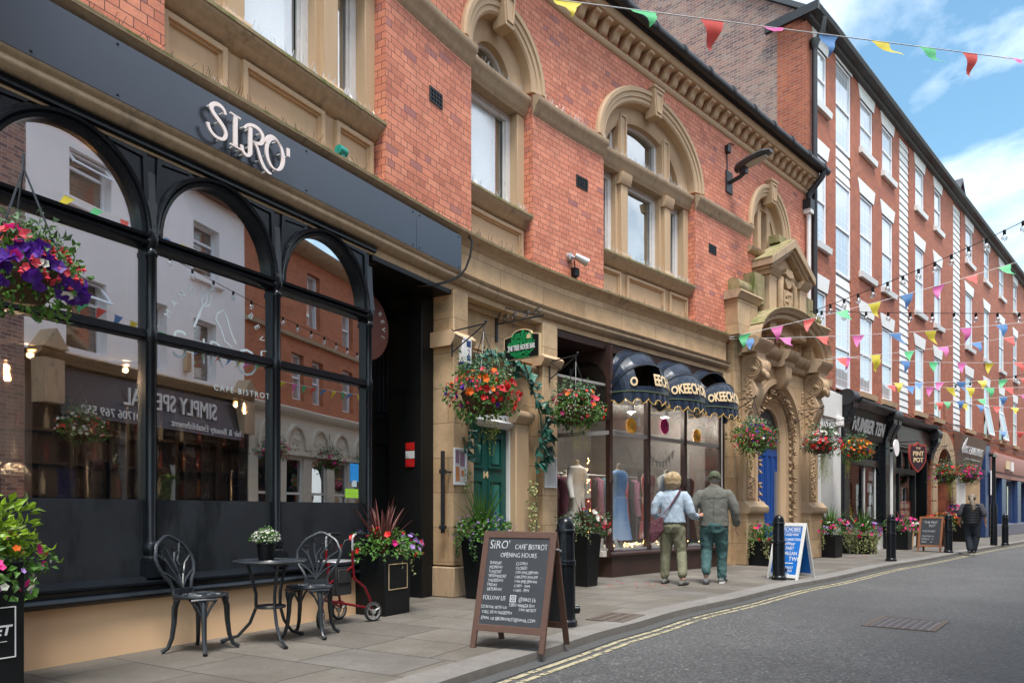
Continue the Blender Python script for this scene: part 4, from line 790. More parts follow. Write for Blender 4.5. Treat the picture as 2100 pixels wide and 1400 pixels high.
outer = [(0, 2.72), (1.06, 2.72), (1.06, 4.0), (0, 4.0)]
pl = MB().plate(outer, [archloop(.53, .46, 2.76, 3.3, .46)], -.03, .03); q.join(pl, lambda p: (U0-.0+(SX-U0)*p[0]/1.06+p[1], .06+(SD-.06)*p[0]/1.06, p[2])); part(DS, 'arched_head', q, brown, FP)
q = MB(); side(q, 2.7, 3.95, .02, .03); part(DS, 'arched_pane', q, glass_dark, FP, sm=0)
for i, u in enumerate(ms):
    q = MB().lathe((u, .04, 0), [(.05, .46), (.055, .50), (.04, .56), (.034, .62), (.034, 1.6), (.042, 1.62), (.042, 1.66), (.034, 1.7), (.034, 3.1), (.045, 3.12), (.045, 3.18), (.034, 3.2), (.034, 3.8)], 10).box(u-.03, u+.03, -.05, .03, .46, 3.8)
    part(DS, 'column', q, brown, FP, sm=40)
part(DS, 'jamb', MB().box(12.80, 13.0, -.3, .05, .3, 3.9), brown, FP, bev=.01)
part(DS, 'jamb', MB().box(12.83, 12.90, .0, .056, .47, 3.2), white, FP, bev=.004)
q = MB().box(7.67, 13.0, -1.1, -.02, 3.92, 4.035)
q.plate(rect(U0, 13., 3.3, 3.95), [rect(U0+.1+i*1.28, U0+1.2+i*1.28, 3.4, 3.88) for i in range(3)], -.06, .0).box(U0, 13, -.08, -.05, 3.3, 3.95)
part(DS, 'fascia', q, brown, FP, bev=.006)
ent = MB().box(7.67, 8.85, -1.06, -1.0, 2.6, 3.95).box(7.67, 7.76, -1.06, -.96, 0, 3.9).box(8.72, 8.82, -1.06, -.96, 0, 3.9); part(DS, 'entrance', ent, brown, FP)
part(DS, 'door', MB().plate(rect(7.76, 8.72, 0, 2.6), [rect(7.88, 8.60, .4, 2.45)], -1.05, -1.0), brown, FP, bev=.005); part(DS, 'door_pane', MB().box(7.86, 8.62, -1.04, -1.03, .38, 2.47), glass_dark, FP)
part(DS, 'interior_wall', MB().box(7.7, 13, -3.6, -3.5, 0, 4).box(12.98, 13.05, -3.5, -.3, 0, 4), M('shop_interior_wall', (.14, .13, .125), .8, var=.6, scale=1.2), FP)
part(DS, 'interior_ceiling', MB().box(7.7, 13, -3.5, -.06, 3.3, 3.34), M('shop_interior_ceiling', (.30, .29, .28), .8), FP)
part(DS, 'display_floor', MB().box(8.9, 12.98, -1.6, 0, .36, .46).box(7.7, 13, -3.5, -1.0, 0, .06), M('shop_display_floor', (.6, .56, .5), .7), FP)
navyv = M('navy_vinyl', (.009, .018, .038), .38, var=.6, scale=5, bmp=.35, bscale=14, dirt=(.10, .13, .16), dscale=2.4, dth=.6); mossv = M('mossy_vinyl', (.06, .085, .035), .8, var=.5, scale=20)
def awning(c, a, lab, hole):
    t = thing('awning', lab, 'awning', fpt(c, 0, 3.0), group=None); z0, Pj, H = 3.17, .60, .82
    def S_(tt, ph, o=0.):
        r = sin(tt)**.62; return (c+a*cos(tt)*(1+o*.3), r*Pj*cos(ph)*(1+o)+.0, z0+r*H*sin(ph)*(1+o))
    ph = [pi/2, radians(64), radians(38), 0.]; n = 24
    sag = lambda s: -.06*sin(pi*s)
    for k in range(3):
        q = MB()
        for i in range(n):
            for j in range(5):
                tt0, tt1 = pi*i/n, pi*(i+1)/n; s0, s1 = j/5, (j+1)/5
                if hole == 3 and k == 1 and 5 < i < 19: continue
                if hole == 1 and k == 2 and 9 < i < 18 and 0 <= j < 4 and (i-9)*.55 > j-1: continue
                if hole == 2 and k == 1 and 4 < i < 8 and j > 2: continue
                pt = lambda tt, s: S_(tt, ph[k]+(ph[k+1]-ph[k])*s, sag(s)*(1 if k < 2 else .25)+.012*sin(tt*19+k+s*5)*sin(pi*s))
                q.add([pt(tt0, s0), pt(tt1, s0), pt(tt1, s1), pt(tt0, s1)], [(0, 1, 2, 3)])
        part(t, 'canopy', q, navyv, FP, sm=80)
    for k in range(4): part(t, 'hoop', MB().tube([S_(pi*i/n, ph[k]) for i in range(n+1)], .013, 6), iron if k < 3 else mossv, FP)
    q = MB(); e = MB(); m = 60; prev = None; row = []
    for i in range(m+1):
        p = S_(pi*i/m, 0); dz = .17+.045*cos(i/m*2*pi*8.5); row.append(((p[0], p[1], p[2]), (p[0], p[1]*1.02+.02*sin(i*1.3), p[2]-dz)))
    for i in range(m): q.add([row[i][0], row[i+1][0], row[i+1][1], row[i][1]], [(0, 1, 2, 3)])
    part(t, 'valance', q, navyv, FP, sm=80); part(t, 'valance_trim', MB().tube([(r[1][0], r[1][1]+.006, r[1][2]) for r in row], .0085, 5), goldtrim, FP)
    x0 = -.56
    b = MB().text({1: 'O       EECHOBEE', 2: 'OKEECHOBEE', 3: 'OKEECHOBEE'}[hole], 0, 0, .215, 0, .004, bold=.007, xs=.92)
    mp_ = lambda p: (lambda tt, f: (lambda s: (s[0], s[1]+.012+p[1], s[2]))(S_(tt, f, .02)))(pi-(radians(30)+p[0]*1.5), radians(9)+p[2]*1.6)
    part(t, 'lettering', MB().join(b, mp_), gold, FP, sm=0)
awning(9.72, .66, 'navy awning with a torn front panel, nearest the green door', 1)
awning(10.98, .66, 'navy scalloped awning between the two others with its front lettering whole', 2)
awning(12.28, .66, 'navy awning nearest the stone portal, its top panel missing', 3)
# window display
t = thing('clothes_rail', 'rail of dark hanging garments inside the dress shop behind the mannequins', 'clothes rail', fpt(10.8, -1.9, .1)); part(t, 'rail', MB().tube([(9.3, -1.9, .1), (9.3, -1.9, 1.9), (12.6, -1.9, 1.9), (12.6, -1.9, .1)], .018, 6), silver, FP)
for k in range(15):
    u = 9.45+k*.215; c_ = [(.30, .05, .07), (.05, .06, .09), (.45, .43, .40), (.10, .22, .28), (.25, .12, .18), (.02, .02, .025)][k*5 % 6]; L_ = R.uniform(.8, 1.2)
    part(t, 'hanging_garment', MB().loft([[(u+.07*cos(2*pi*j/12)*w_, -1.9+.24*sin(2*pi*j/12)*w_, 1.86-z) for j in range(12)] for z, w_ in ((0, .1), (.08, .8), (.5, .75), (L_, 1.))]), M('garment_%d' % k, c_, .8, var=.3, scale=8), FP)
for u in (9.7, 11.0, 12.2):
    t = thing('spot_lamp', 'lit spot lamp on the shop ceiling behind the %s awning' % {9.7: 'left', 11.0: 'middle', 12.2: 'right'}[u], 'lamp', fpt(u, -.9, 3.1)); part(t, 'housing', MB().lathe((u, -.9, 3.12), [(0, .14), (.05, .14), (.09, 0), (.085, 0), (.045, .13), (0, .13)], 14), silver, FP); part(t, 'bulb', MB().ball((u, -.9, 3.16), .035, 8, 6), M('lit_spot_bulb', (1, .8, .55), .4, emit=5.), FP); lamp_light(fpt(u, -.9, 3.08), 16, .03, (1, .90, .78))
def dress(u, d, zb, zt, cs, lab, w=.25, flare=1.5, nm='mannequin', sleeve=False):
    t = thing(nm, lab, 'mannequin', fpt(u, d, .46)); h = zt-zb
    pr = [(0, 1.0), (.035, .99), (.045, .93), (.12, .90), (.17, .86), (.165, .76), (.12, .62), (.15, .53), (.19*flare*.7, .35), (.2*flare, .0)]
    q = MB(); rings = []
    for r, f in pr[2:]:
        rings.append([(u+r*w/.2*cos(2*pi*j/28)*(1+.07*sin(j*2.9)*(1-f)), d+r*w/.2*.7*sin(2*pi*j/28)*(1+.10*sin(j*3.3)*(1-f)), zb+h*f) for j in range(28)])
    q.loft(rings)
    if sleeve:
        for s in (-1, 1): q.tube([(u+s*.15, d, zb+h*.87), (u+s*.24, d+.03, zb+h*.65), (u+s*.22, d+.08, zb+h*.42)], [.07, .06, .05], 10)
    part(t, 'garment', q, cs, FP, sm=70); part(t, 'bust', MB().loft([[(u+r*cos(2*pi*j/14), d+r*.8*sin(2*pi*j/14), zb+h*f) for j in range(14)] for r, f in ((.13, .86), (.12, .90), (.05, .94), (.045, 1.0), (.01, 1.01))]), M('mannequin_linen', (.52, .47, .38), .8), FP)
    part(t, 'stand', MB().lathe((u, d, .46), [(0, 0), (.13, 0), (.12, .02), (.012, .03), (.012, zb+h*.4-.46), (0, zb+h*.4-.46)], 12), iron, FP); return t
FAB = lambda n, c, **k: M(n, c, .8, var=.25, scale=6, bmp=.3, bscale=12, **k)
bl = FAB('blue_dress_fabric', (.20, .42, .90), dirt=(.50, .66, .92), dscale=1.2, dth=.45)
dress(9.80, -.32, .62, 2.0, bl, 'long blue dress on a mannequin in the dress shop window', .24, 1.25)
dress(9.12, -.75, .9, 2.05, FAB('white_coat_fabric', (.78, .78, .76)), 'white coat on a stand in the splayed side of the dress shop', .25, 1.0, sleeve=True)
dress(10.78, -.35, .62, 1.98, FAB('red_pattern_fabric', (.42, .08, .09), dirt=(.65, .6, .58), dscale=9, dth=.5), 'red and white patterned dress behind the mini bunting', .2, 1.1)
dress(11.42, -.36, .9, 1.95, FAB('denim_jacket_fabric', (.42, .47, .50)), 'pale jacket on a bust beside the third window column', .26, .8, sleeve=True)
dress(12.2, -.38, .5, 1.95, FAB('black_trouser_fabric', (.015, .015, .018)), 'black wide trousers on a stand at the right of the dress shop window', .24, 1.2)
dress(9.45, -1.3, .75, 1.9, FAB('plum_fabric', (.17, .06, .10)), 'plum dress on a stand behind the long blue dress', .22, 1.0)
for u, z, c, lab in ((9.72, 2.66, (.85, .42, .04), 'yellow paper rosette in the first window bay of the dress shop'), (10.78, 2.74, (.72, .03, .25), 'pink paper rosette in the middle window bay of the dress shop'), (11.95, 2.64, (.85, .42, .04), 'yellow paper rosette in the last window bay of the dress shop'), (8.98, 1.02, (.02, .22, .62), 'blue paper rosette in the splayed side window')):
    d = .015 if u > 9 else -.42; t = thing('paper_rosette', lab, 'rosette', fpt(u, d, z-.2)); n = 56; rg = lambda r, o: [(u+r*(1+.05*(j % 2))*cos(2*pi*j/n), d+o+.012*(j % 2), z+r*(1+.05*(j % 2))*sin(2*pi*j/n)) for j in range(n)]
    part(t, 'petals', MB().loft([rg(.02, 0), rg(.09, .01), rg(.14, 0)], cap=False), M('paper_'+lab.split()[0], c, .7), FP, sm=0); part(t, 'centre', MB().lathe((u, d+.016, z), [(.06, 0), (.05, .008), (.03, .01), (.0, .01)], 20, 'y'), M('paper_centre', tuple(min(1, x*.55+.02) for x in c), .7), FP)
mb_ = thing('mini_bunting', 'cream triangle bunting strung inside the dress shop window', 'bunting', fpt(10.8, -.1, 1.9)); pts = [(10.3+i*.11, -.1, 2.34-.26*sin(pi*i/9.)) for i in range(10)]
part(mb_, 'string', MB().tube(pts, .006, 4), chalk, FP)
for i in range(9): p, r_ = pts[i], pts[i+1]; part(mb_, 'flag', MB().add([p, r_, ((p[0]+r_[0])/2, -.095, (p[2]+r_[2])/2-.16)], [(0, 1, 2)]), M('hessian', (.62, .52, .38), .8), FP)
fl = MB()
for i in range(150):
    e = R.randrange(5); q_ = ((9.14+R.random()*.06, -.08, .5+R.random()*2.6), (R.uniform(9.15, 12.6), -.15-R.random()*.3, .5+abs(R.gauss(0, .06))), (8.98+R.random()*.1, -.4, .5+R.random()*1.6), (R.uniform(9.6, 10.4), -.3, .48+R.random()*.08), (9.2+R.random()*.1, -.1, 1.2+R.random()*1.6))[e]
    fl.ball(q_, .0075, 5, 3)
props(single('fairy_lights', 'warm fairy lights strung down the dress shop window corner', 'fairy lights', fl, fairy, FP))
for u, z, s, lab in ((9.02, .60, .13, 'white card with a red heart in the side window'), (9.62, .60, .12, 'white card with a red heart below the blue dress')):
    d = -.18 if u < 9.05 else -.2; t = thing('heart_card', lab, 'card', fpt(u, d, .46)); part(t, 'card', MB().box(u-s, u+s, d, d+.01, .47, .47+s*1.5), white, FP)
    part(t, 'heart', MB().plate([(u+s*.45*(sin(k*.2618)**3), z+.02+s*.40*(.8125*cos(k*.2618)-.3125*cos(2*k*.2618)-.125*cos(3*k*.2618))) for k in range(24)], [], d+.01, d+.014), pet_red, FP)
t = thing('heart_sign', 'small white wooden heart hanging in the middle window of the dress shop', 'heart', fpt(10.55, -.03, .55)); hp = lambda k_: [(10.5+k_*.10*(sin(k*.2618)**3), .66+k_*.10*(.8125*cos(k*.2618)-.3125*cos(2*k*.2618)-.125*cos(3*k*.2618))) for k in range(24)]
part(t, 'heart', MB().plate(hp(1.), [hp(.5)], -.035, -.02), white, FP)
single('ankle_boots', 'folded denim and shoes on the dress shop window floor', 'clothes', MB().ball((11.5, -.3, .50), (.2, .12, .05)).ball((11.75, -.25, .52), (.12, .1, .07)), bl, FP)
# ---------------------------------------------------------------- stone portal
PT = thing('stone_portal', 'carved sandstone doorway with pediment, coat of arms and blue door', 'portal', fpt(15.4, 0, 0))
pc = 15.45
dl = archloop(pc, 1.15, -.01, 2.9, 1.22, 26)
part(PT, 'wall', MB().plate(rect(13.3, 17.28, -.02, 4.9), [dl], -.42, .10), stone, FP, sm=0)
# stepped arch reveal with carved bands
def ring(r0, r1, d0, d1, mt, nm='arch_ring'):
    d0 = d0*.55 if d0 < 0 else d0; d1 = d1*.55 if d1 < 0 else d1; q = MB(); pr = [(-r0, d0), (-r1, d1), (-r1, d1-.1), (-r0, d0-.16)]
    q.arch(pr, pc, 2.9, 1.15, 1.22, n=28)
    for s in (-1, 1): q.loft([[(pc+s*(1.15+r), d, z) for r, d in pr] for z in (0, 2.9)])
    return part(PT, nm, q, mt, FP, sm=35)
ring(-.10, .02, .125, .125, stone_plain); ring(.0, .10, .11, -.02, stone_plain); ring(.10, .16, .0, .0, stone_plain); b_ = ring(.16, .30, -.03, -.14, stone_carved, 'carved_band'); ring(.30, .36, -.12, -.12, stone_plain); ring(.36, .48, -.15, -.30, stone_plain); ring(.48, .56, -.28, -.28, stone_plain)
q = MB()
for i in range(60):
    if i < 30: t = pi*(i+.5)/30; x, z = pc-.92*cos(t), 2.9+.99*sin(t)
    else: k = i-30; x, z = pc+(.92 if k % 2 else -.92), .5+(k//2)*.165
    q.leaf((x, -.03, z), (R.uniform(-.3, .3), .35, R.choice((-.8, .8))), (0, 1, .2), .17, .13, .5, .9); q.ball((x, -.035, z), (.045, .035, .06), 6, 4)
part(PT, 'carved_leaves', q, stone_carved, FP, sm=60)
part(PT, 'door_arch_backing', MB().plate(archloop(pc, .72, -.01, 2.9, .78, 20), [archloop(pc, .60, -.02, 2.9, .66, 20)], -.4, -.17), stone_plain, FP, sm=30)
d_ = MB().box(pc-.62, pc+.62, -.26, -.22, 0, 2.62)
for x0 in (-.58, -.29, .02, .31):
    for z0, z1 in ((.15, .75), (.85, 2.5)): d_.plate(rect(pc+x0, pc+x0+.26, z0, z1), [rect(pc+x0+.04, pc+x0+.22, z0+.05, z1-.05)], -.23, -.20)
dd = part(PT, 'door', d_, bluepaint, FP, bev=.005, label='blue panelled double door'); part(dd, 'pull_bar', MB().box(pc+.42, pc+.47, -.21, -.16, .5, 2.1), silver, FP)
part(PT, 'fanlight', MB().plate([(pc-.62, 2.62), (pc+.62, 2.62)]+archloop(pc, .62, 2.62, 2.9, .7)[2:], [], -.25, -.22), M('dark_fanlight_panel', (.05, .045, .05), .5), FP)
# pilasters with carved strips, bases and imposts
for s in (-1, 1):
    c = pc+s*1.62
    part(PT, 'pilaster', MB().box(c-.34, c+.34, 0, .22, 1.32, 2.78), stone_plain, FP, bev=.015)
    part(PT, 'pilaster_base', MB().box(c-.42, c+.40, -.1, .34, 0, 1.12), stone, FP, bev=.02)
    part(PT, 'base_moulding', MB().sweep([(-.1, 1.10), (.40, 1.10), (.42, 1.14), (.42, 1.24), (.34, 1.30), (.30, 1.36), (-.1, 1.38)], c-.46, c+.44), stone_worn, FP, sm=50)
    part(PT, 'impost', MB().sweep([(-.3, 2.74), (.24, 2.74), (.26, 2.78), (.30, 2.82), (.31, 2.88), (.22, 2.92), (-.3, 2.92)], c-.40, c+.38), stone_worn, FP, sm=50)
    q = MB().plate(rect(c-.2, c+.2, 1.42, 2.70), [rect(c-.15, c+.15, 1.47, 2.65)], .21, .245)
    for k in range(34): q.ball((c+R.uniform(-.12, .12), .225, 1.5+k*.034), (.045, .03, .04), 6, 4)
    part(PT, 'carved_strip', q, stone_carved, FP, sm=60)
    # scroll console: spiral drum above, curved tail below
    q = MB(); w0, w1 = c-.20, c+.20
    prof = [(.10, 4.50), (.30, 4.50), (.40, 4.56), (.46, 4.52), (.47, 4.40), (.52, 4.34), (.56, 4.22), (.53, 4.08), (.44, 3.98), (.36, 3.94), (.40, 3.84), (.44, 3.74), (.42, 3.58), (.34, 3.42), (.27, 3.25), (.22, 3.05), (.24, 2.94), (.10, 2.92)]
    q.loft([[(u, d, z) for d, z in prof] for u in (w0, w1)]); part(PT, 'console', q, stone_plain, FP, sm=45, bev=.012)
    q = MB()
    for r_ in (.20, .145, .09): 
        for u in (w0, w1): q.tube([(u, .36+r_*cos(2*pi*j/20), 4.22+r_*sin(2*pi*j/20)) for j in range(20)], .022, 6, closed=True)
    q.lathe((0, .36, 4.22), [(.05, w0-.03), (.05, w1+.03)], 10, 'x')
    for u in (w0, w1):
        for k in range(22): q.ball((u, .24+R.uniform(-.08, .09), 3.25+k*.035), (.02, .04, .035), 6, 4)
    q.tube([(w0-.02, .36, 4.2), (c-.1, .56, 4.08), (c-.06, .60, 3.98)], [.04, .08, .03], 8); q.ball((c, .58, 4.02), (.10, .06, .10), 8, 6)
    q.lathe((0, .27, 3.02), [(.0, c-.22), (.11, c-.22), (.11, c+.22), (0, c+.22)], 16, 'x')
    part(PT, 'scroll_carving', q, stone_carved, FP, sm=60)
    q = MB()
    for k in range(26): a = R.random(); q.ball((pc+s*(1.18+.12*a), .11, 3.0+a*1.05+R.uniform(-.1, .1)), (.05, .03, .045), 6, 4)
    part(PT, 'spandrel_carving', q, stone_carved, FP, sm=60)
# entablature and hood
en = [(-.1, 4.46), (.16, 4.46), (.20, 4.52), (.20, 4.60), (.28, 4.64), (.32, 4.72), (.34, 4.80), (.2, 4.86), (-.1, 4.88)]
part(PT, 'entablature', MB().sweep(en, pc-2.0, pc+1.84), stone_worn, FP, sm=50)
part(PT, 'entablature', MB().sweep([(d+.16 if d > 0 else d, z) for d, z in en], pc-.28, pc+.28), stone_worn, FP, sm=50)
part(PT, 'keystone', MB().loft([[(pc-w_, d, z), (pc+w_, d, z)][::1]+[(pc+w_, .0, z), (pc-w_, .0, z)] for z, w_, d in ((4.46, .17, .34), (4.25, .15, .34), (4.08, .12, .28), (3.98, .10, .16))]), stone_plain, FP, sm=40)
for s in (-1, 1): part(PT, 'hood_block', MB().sweep([(-.1, 4.52), (.46, 4.52), (.48, 4.6), (.58, 4.68), (.60, 4.78), (.5, 4.84), (-.1, 4.9)], pc+s*1.64-.36, pc+s*1.64+.34), stone_worn, FP, sm=50)
part(PT, 'tympanum', MB().plate([(pc+1.6*cos(pi*i/20), 4.80+.78*sin(pi*i/20)) for i in range(21)], [[(pc+.2*cos(2*pi*i/12), 5.05+.26*sin(2*pi*i/12)) for i in range(12)]], .0, .06).box(pc-.3, pc+.3, -.05, .01, 4.8, 5.4), stone_plain, FP)
q = MB()
for k in range(90):
    t = R.uniform(.15, pi-.15); r_ = R.uniform(.35, .92); q.ball((pc+1.5*r_*cos(t), .07, 4.84+.7*r_*sin(t)), (.06, .035, .055), 6, 4)
part(PT, 'tympanum_carving', q, stone_carved, FP, sm=60)
part(PT, 'hood', MB().arch([(-.22, .0), (-.22, .46), (-.16, .48), (-.12, .47), (-.10, .53), (-.04, .56), (.0, .60), (.0, .0)], pc, 4.80, 1.92, .92, n=30), stone_worn, FP, sm=40)
part(PT, 'hood_moss', MB().arch([(.0, .02), (.0, .605), (.02, .60), (.025, .02)], pc, 4.80, 1.92, .92, .35, pi-.35, n=24), moss, FP, sm=60)
# attic blocks and aedicule with coat of arms
for s in (-1, 1):
    c = pc+s*1.86
    part(PT, 'attic_block', MB().box(c-.48, c+.40, -.05, .30, 4.84, 5.62), stone, FP, bev=.015)
    part(PT, 'attic_cap', MB().sweep([(-.1, 5.60), (.32, 5.60), (.35, 5.66), (.40, 5.72), (.38, 5.76), (-.1, 5.80)], c-.54, c+.46), stone_worn, FP, sm=50)
    part(PT, 'attic_scroll', MB().lathe((0, .10, 5.92), [(.0, c-.36), (.17, c-.36), (.17, c+.2), (0, c+.2)], 16, 'x').box(pc+s*1.3-.24, pc+s*1.3+.24, -.05, .26, 5.7, 6.34), moss, FP, sm=40)
    x = pc+s*.80
    part(PT, 'aedicule_pilaster', MB().box(x-.17, x+.17, -.05, .34, 5.2, 6.42), stone_plain, FP, bev=.012)
    part(PT, 'aedicule_capital', MB().sweep([(-.1, 6.40), (.36, 6.40), (.38, 6.44), (.44, 6.50), (.46, 6.56), (-.1, 6.58)], x-.24, x+.24), stone_worn, FP, sm=50)
part(PT, 'aedicule_panel', MB().box(pc-.7, pc+.7, -.05, .22, 5.2, 6.6).plate([(pc-.85, 6.5), (pc+.85, 6.5), (pc, 7.05)], [], -.05, .24), stone_plain, FP)
pd = [(-1.14, 6.56), (0, 7.18), (1.14, 6.56), (1.14, 6.72), (0, 7.38), (-1.14, 6.72)]
part(PT, 'pediment', MB().plate([(pc+x, z) for x, z in pd], [], -.05, .50).plate([(pc+x*.95, z-.07) for x, z in pd], [], -.05, .44).plate([(pc+x*.9, z-.13) for x, z in pd], [], -.05, .38), stone_worn, FP, bev=.008)
part(PT, 'pediment_moss', MB().plate([(pc-1.15, 6.715), (pc, 7.375), (pc+1.15, 6.715), (pc+1.15, 6.735), (pc, 7.405), (pc-1.15, 6.735)], [], -.04, .47).box(pc-.22, pc+.22, -.05, .2, 7.35, 7.52), moss, FP)
q = MB().plate([(pc-.24, 6.22), (pc+.24, 6.22), (pc+.25, 5.95), (pc+.12, 5.72), (pc, 5.62), (pc-.12, 5.72), (pc-.25, 5.95)], [], .2, .33)
q.plate(ell(pc, 6.42, .16, .15), [], .2, .34).plate(ell(pc, 6.58, .21, .07), [], .2, .37).box(pc-.17, pc+.17, .2, .36, 6.56, 6.7)
for s in (-1, 1):
    q.tube([(pc+s*.2, .26, 6.5), (pc+s*.36, .28, 6.35), (pc+s*.40, .30, 6.0), (pc+s*.36, .30, 5.7), (pc+s*.42, .28, 5.55)], [.05, .09, .08, .08, .05], 8)
    q.tube([(pc+s*.05, .3, 5.6), (pc+s*.18, .3, 5.5)], [.04, .03], 6)
for k in range(16): q.ball((pc+R.uniform(-.16, .16), .335, R.uniform(5.75, 6.18)), (.035, .02, .035), 6, 4)
part(PT, 'coat_of_arms', q, stone_carved, FP, sm=45, bev=.01)
# ---------------------------------------------------------------- shops beyond
WE = thing('white_entrance', 'white painted shop entrance with black door between portal and black shopfront', 'shopfront', fpt(18.5, 0, 0))
part(WE, 'wall', MB().plate(rect(17.56, 19.42, -.02, 4.35), [rect(18.02, 18.86, -.1, 3.35)], -.5, .05), white, FP, sm=0)
part(WE, 'fascia_board', MB().box(17.6, 19.38, .05, .10, 3.62, 4.30), white, FP, bev=.01)
dd = part(WE, 'door', MB().plate(rect(18.02, 18.86, 0, 2.6), [rect(18.12, 18.40, .2, 2.4), rect(18.48, 18.76, .2, 2.4)], -.4, -.34).box(18.02, 18.86, -.42, -.38, 0, 3.3), black, FP)
part(WE, 'alarm_box', MB().box(18.98, 19.24, .05, .2, 3.42, 3.68), cream, FP, bev=.02)
NT = thing('black_shopfront', 'black timber shopfront lettered NUMBER TEN with white base', 'shopfront', fpt(21.4, 0, 0))
def console(t, u, z0=3.35, w_=.42, mt=black):
    part(t, 'console', MB().loft([[(x, d, z) for d, z in ((0, z0), (.12, z0), (.16, z0+.2), (.26, z0+.45), (.36, z0+.62), (.38, z0+.9), (0, z0+.9))] for x in (u, u+w_)]), mt, FP, sm=20, bev=.02)
    part(t, 'console_cap', MB().lathe((0, .2, z0+.9), [(0, u-.04), (.22, u-.04), (.22, u+w_+.04), (0, u+w_+.04)], 18, 'x'), stone_worn if False else gutterm, FP, sm=40)
for u in (19.42, 22.98): part(NT, 'pilaster', MB().box(u, u+.42, -.1, .14, 0, 3.4), black, FP, bev=.015)
console(NT, 19.42); console(NT, 22.98, 3.2)
part(NT, 'fascia', MB().loft([[(u, d, z) for d, z in ((0, 3.22), (.06, 3.22), (.22, 4.02), (0, 4.02))] for u in (19.84, 22.98)]), blackmatt, FP)
part(NT, 'lettering', MB().join(MB().text('NUMBER TEN', 21.38, 3.42, .52, 0, .02, 'CENTER', bold=.012, xs=.86), lambda p: (p[0], .085+(p[2]-3.22)*.2+p[1], p[2])), white, FP)
part(NT, 'cornice', MB().sweep([(-.1, 4.02), (.26, 4.02), (.34, 4.1), (.46, 4.16), (.46, 4.24), (-.1, 4.36)], 19.84, 22.98), black, FP)
q = MB().plate(rect(19.84, 22.98, .78, 3.22), [[(20.02, .92), (22.78, .92), (22.78, 2.30), (22.72, 2.42), (22.6, 2.48), (20.2, 2.48), (20.08, 2.42), (20.02, 2.3)]]+[rect(20.02+i*.7, 20.62+i*.7, 2.68, 3.12) for i in range(4)], -.1, .02)
w_ = part(NT, 'window', q, black, FP, sm=20, bev=.01); part(w_, 'pane', MB().box(19.9, 22.9, -.06, -.05, .85, 3.18), glass_shop, FP, sm=0)
part(w_, 'bars', MB().box(21.55, 21.59, -.05, -.02, .92, 2.5).box(22.5, 22.56, -.05, -.02, .92, 2.5), white, FP)
part(NT, 'stall_riser', MB().box(19.6, 23.2, -.3, .06, -.02, .74), white, FP, bev=.01); part(NT, 'sill', MB().box(19.8, 23.0, -.1, .16, .72, .80), black, FP, bev=.01)
part(NT, 'interior', MB().box(19.6, 23.2, -3, -2.9, 0, 3.4).box(19.6, 23.2, -3, -.1, 3.3, 3.4).box(19.6, 23.2, -2.9, -.1, .5, .55), M('pale_shop_interior', (.42, .44, .44), .8, var=.4, scale=2.), FP)
for k in range(5): part(NT, 'curtain', MB().loft([[(20.1+k*.5+.05*cos(j), -1.+.04*sin(j), z) for j in range(8)] for z in (.6, 2.4)]), white, FP)
t = thing('step_ladder', 'yellow step ladder inside the NUMBER TEN window', 'ladder', fpt(21.5, -.5, .55)); q = MB()
for s in (-.2, .2): q.tube([(21.45+s, -.35, .55), (21.45+s*.6, -.55, 1.9)], .03, 4).tube([(21.45+s, -.85, .55), (21.45+s*.6, -.57, 1.9)], .025, 4)
part(t, 'frame', q, goldtrim, FP); q = MB()
for k in range(5): q.box(21.27, 21.63, -.42-k*.03, -.34-k*.03, .75+k*.24, .78+k*.24)
part(t, 'treads', q, goldtrim, FP)
for k in range(4): single('shop_poster', 'pale notice in the NUMBER TEN window beside the ladder', 'poster', MB().box(22.05+.12*(k % 2), 22.4+.12*(k % 2), -.1, -.09, 1.0+k*.36, 1.28+k*.36), M('pale_paper%d' % k, (.5, .52, .55), .7), FP, group='notices in the NUMBER TEN window')
part(NT, 'drainpipe', MB().tube([(23.55, .12, 0), (23.55, .12, 3.0)], .06, 8), white, FP)
single('oval_sign', 'blank cream oval sign between the two black shopfronts', 'sign', MB().lathe((23.45, .30, 3.12), [(0, -.02), (.26, -.02), (.26, .02), (0, .02)], 24, 'y').box(23.43, 23.47, .05, .3, 3.1, 3.14), cream, FP)
PP = thing('pub_shopfront', 'dark pub front with red lettered lights and deep black entrance, next to NUMBER TEN', 'shopfront', fpt(26, 0, 0))
part(PP, 'pilaster', MB().box(23.66, 24.0, -.1, .14, 0, 3.4), black, FP, bev=.015); console(PP, 23.5, 3.2, .3); console(PP, 28.1, 3.0, .4)
part(PP, 'fascia', MB().box(23.9, 28.1, -.1, .12, 3.22, 3.95).box(24.1, 27.9, .12, .15, 3.3, 3.85), brown, FP, bev=.015)
part(PP, 'cornice', MB().sweep([(-.1, 3.95), (.16, 3.95), (.34, 4.05), (.40, 4.14), (-.1, 4.24)], 23.9, 28.1), black, FP)
w_ = part(PP, 'window', MB().plate(rect(24.0, 26.6, .3, 3.22), [rect(24.12, 24.66, .42, 2.38), rect(24.8, 26.48, .42, 2.38), rect(24.12, 24.9, 2.56, 3.1), rect(25.0, 25.75, 2.56, 3.1), rect(25.85, 26.48, 2.56, 3.1)], -.1, .04), blackmatt, FP, bev=.01)
part(w_, 'pane', MB().box(24.05, 26.55, -.06, -.05, .4, 3.14), glass_shop, FP, sm=0)
pub = M('pub_red_panel', (.30, .045, .035), .6, var=.3)
q = MB().box(24.1, 26.5, -.14, -.1, 2.56, 3.1).box(24.8, 26.5, -.14, -.1, .42, 1.5); part(PP, 'window_panel', q, pub, FP)
q = MB()
for k in range(9): q.box(24.2+k*.25, 24.36+k*.25, -.1, -.09, 2.68, 2.98)
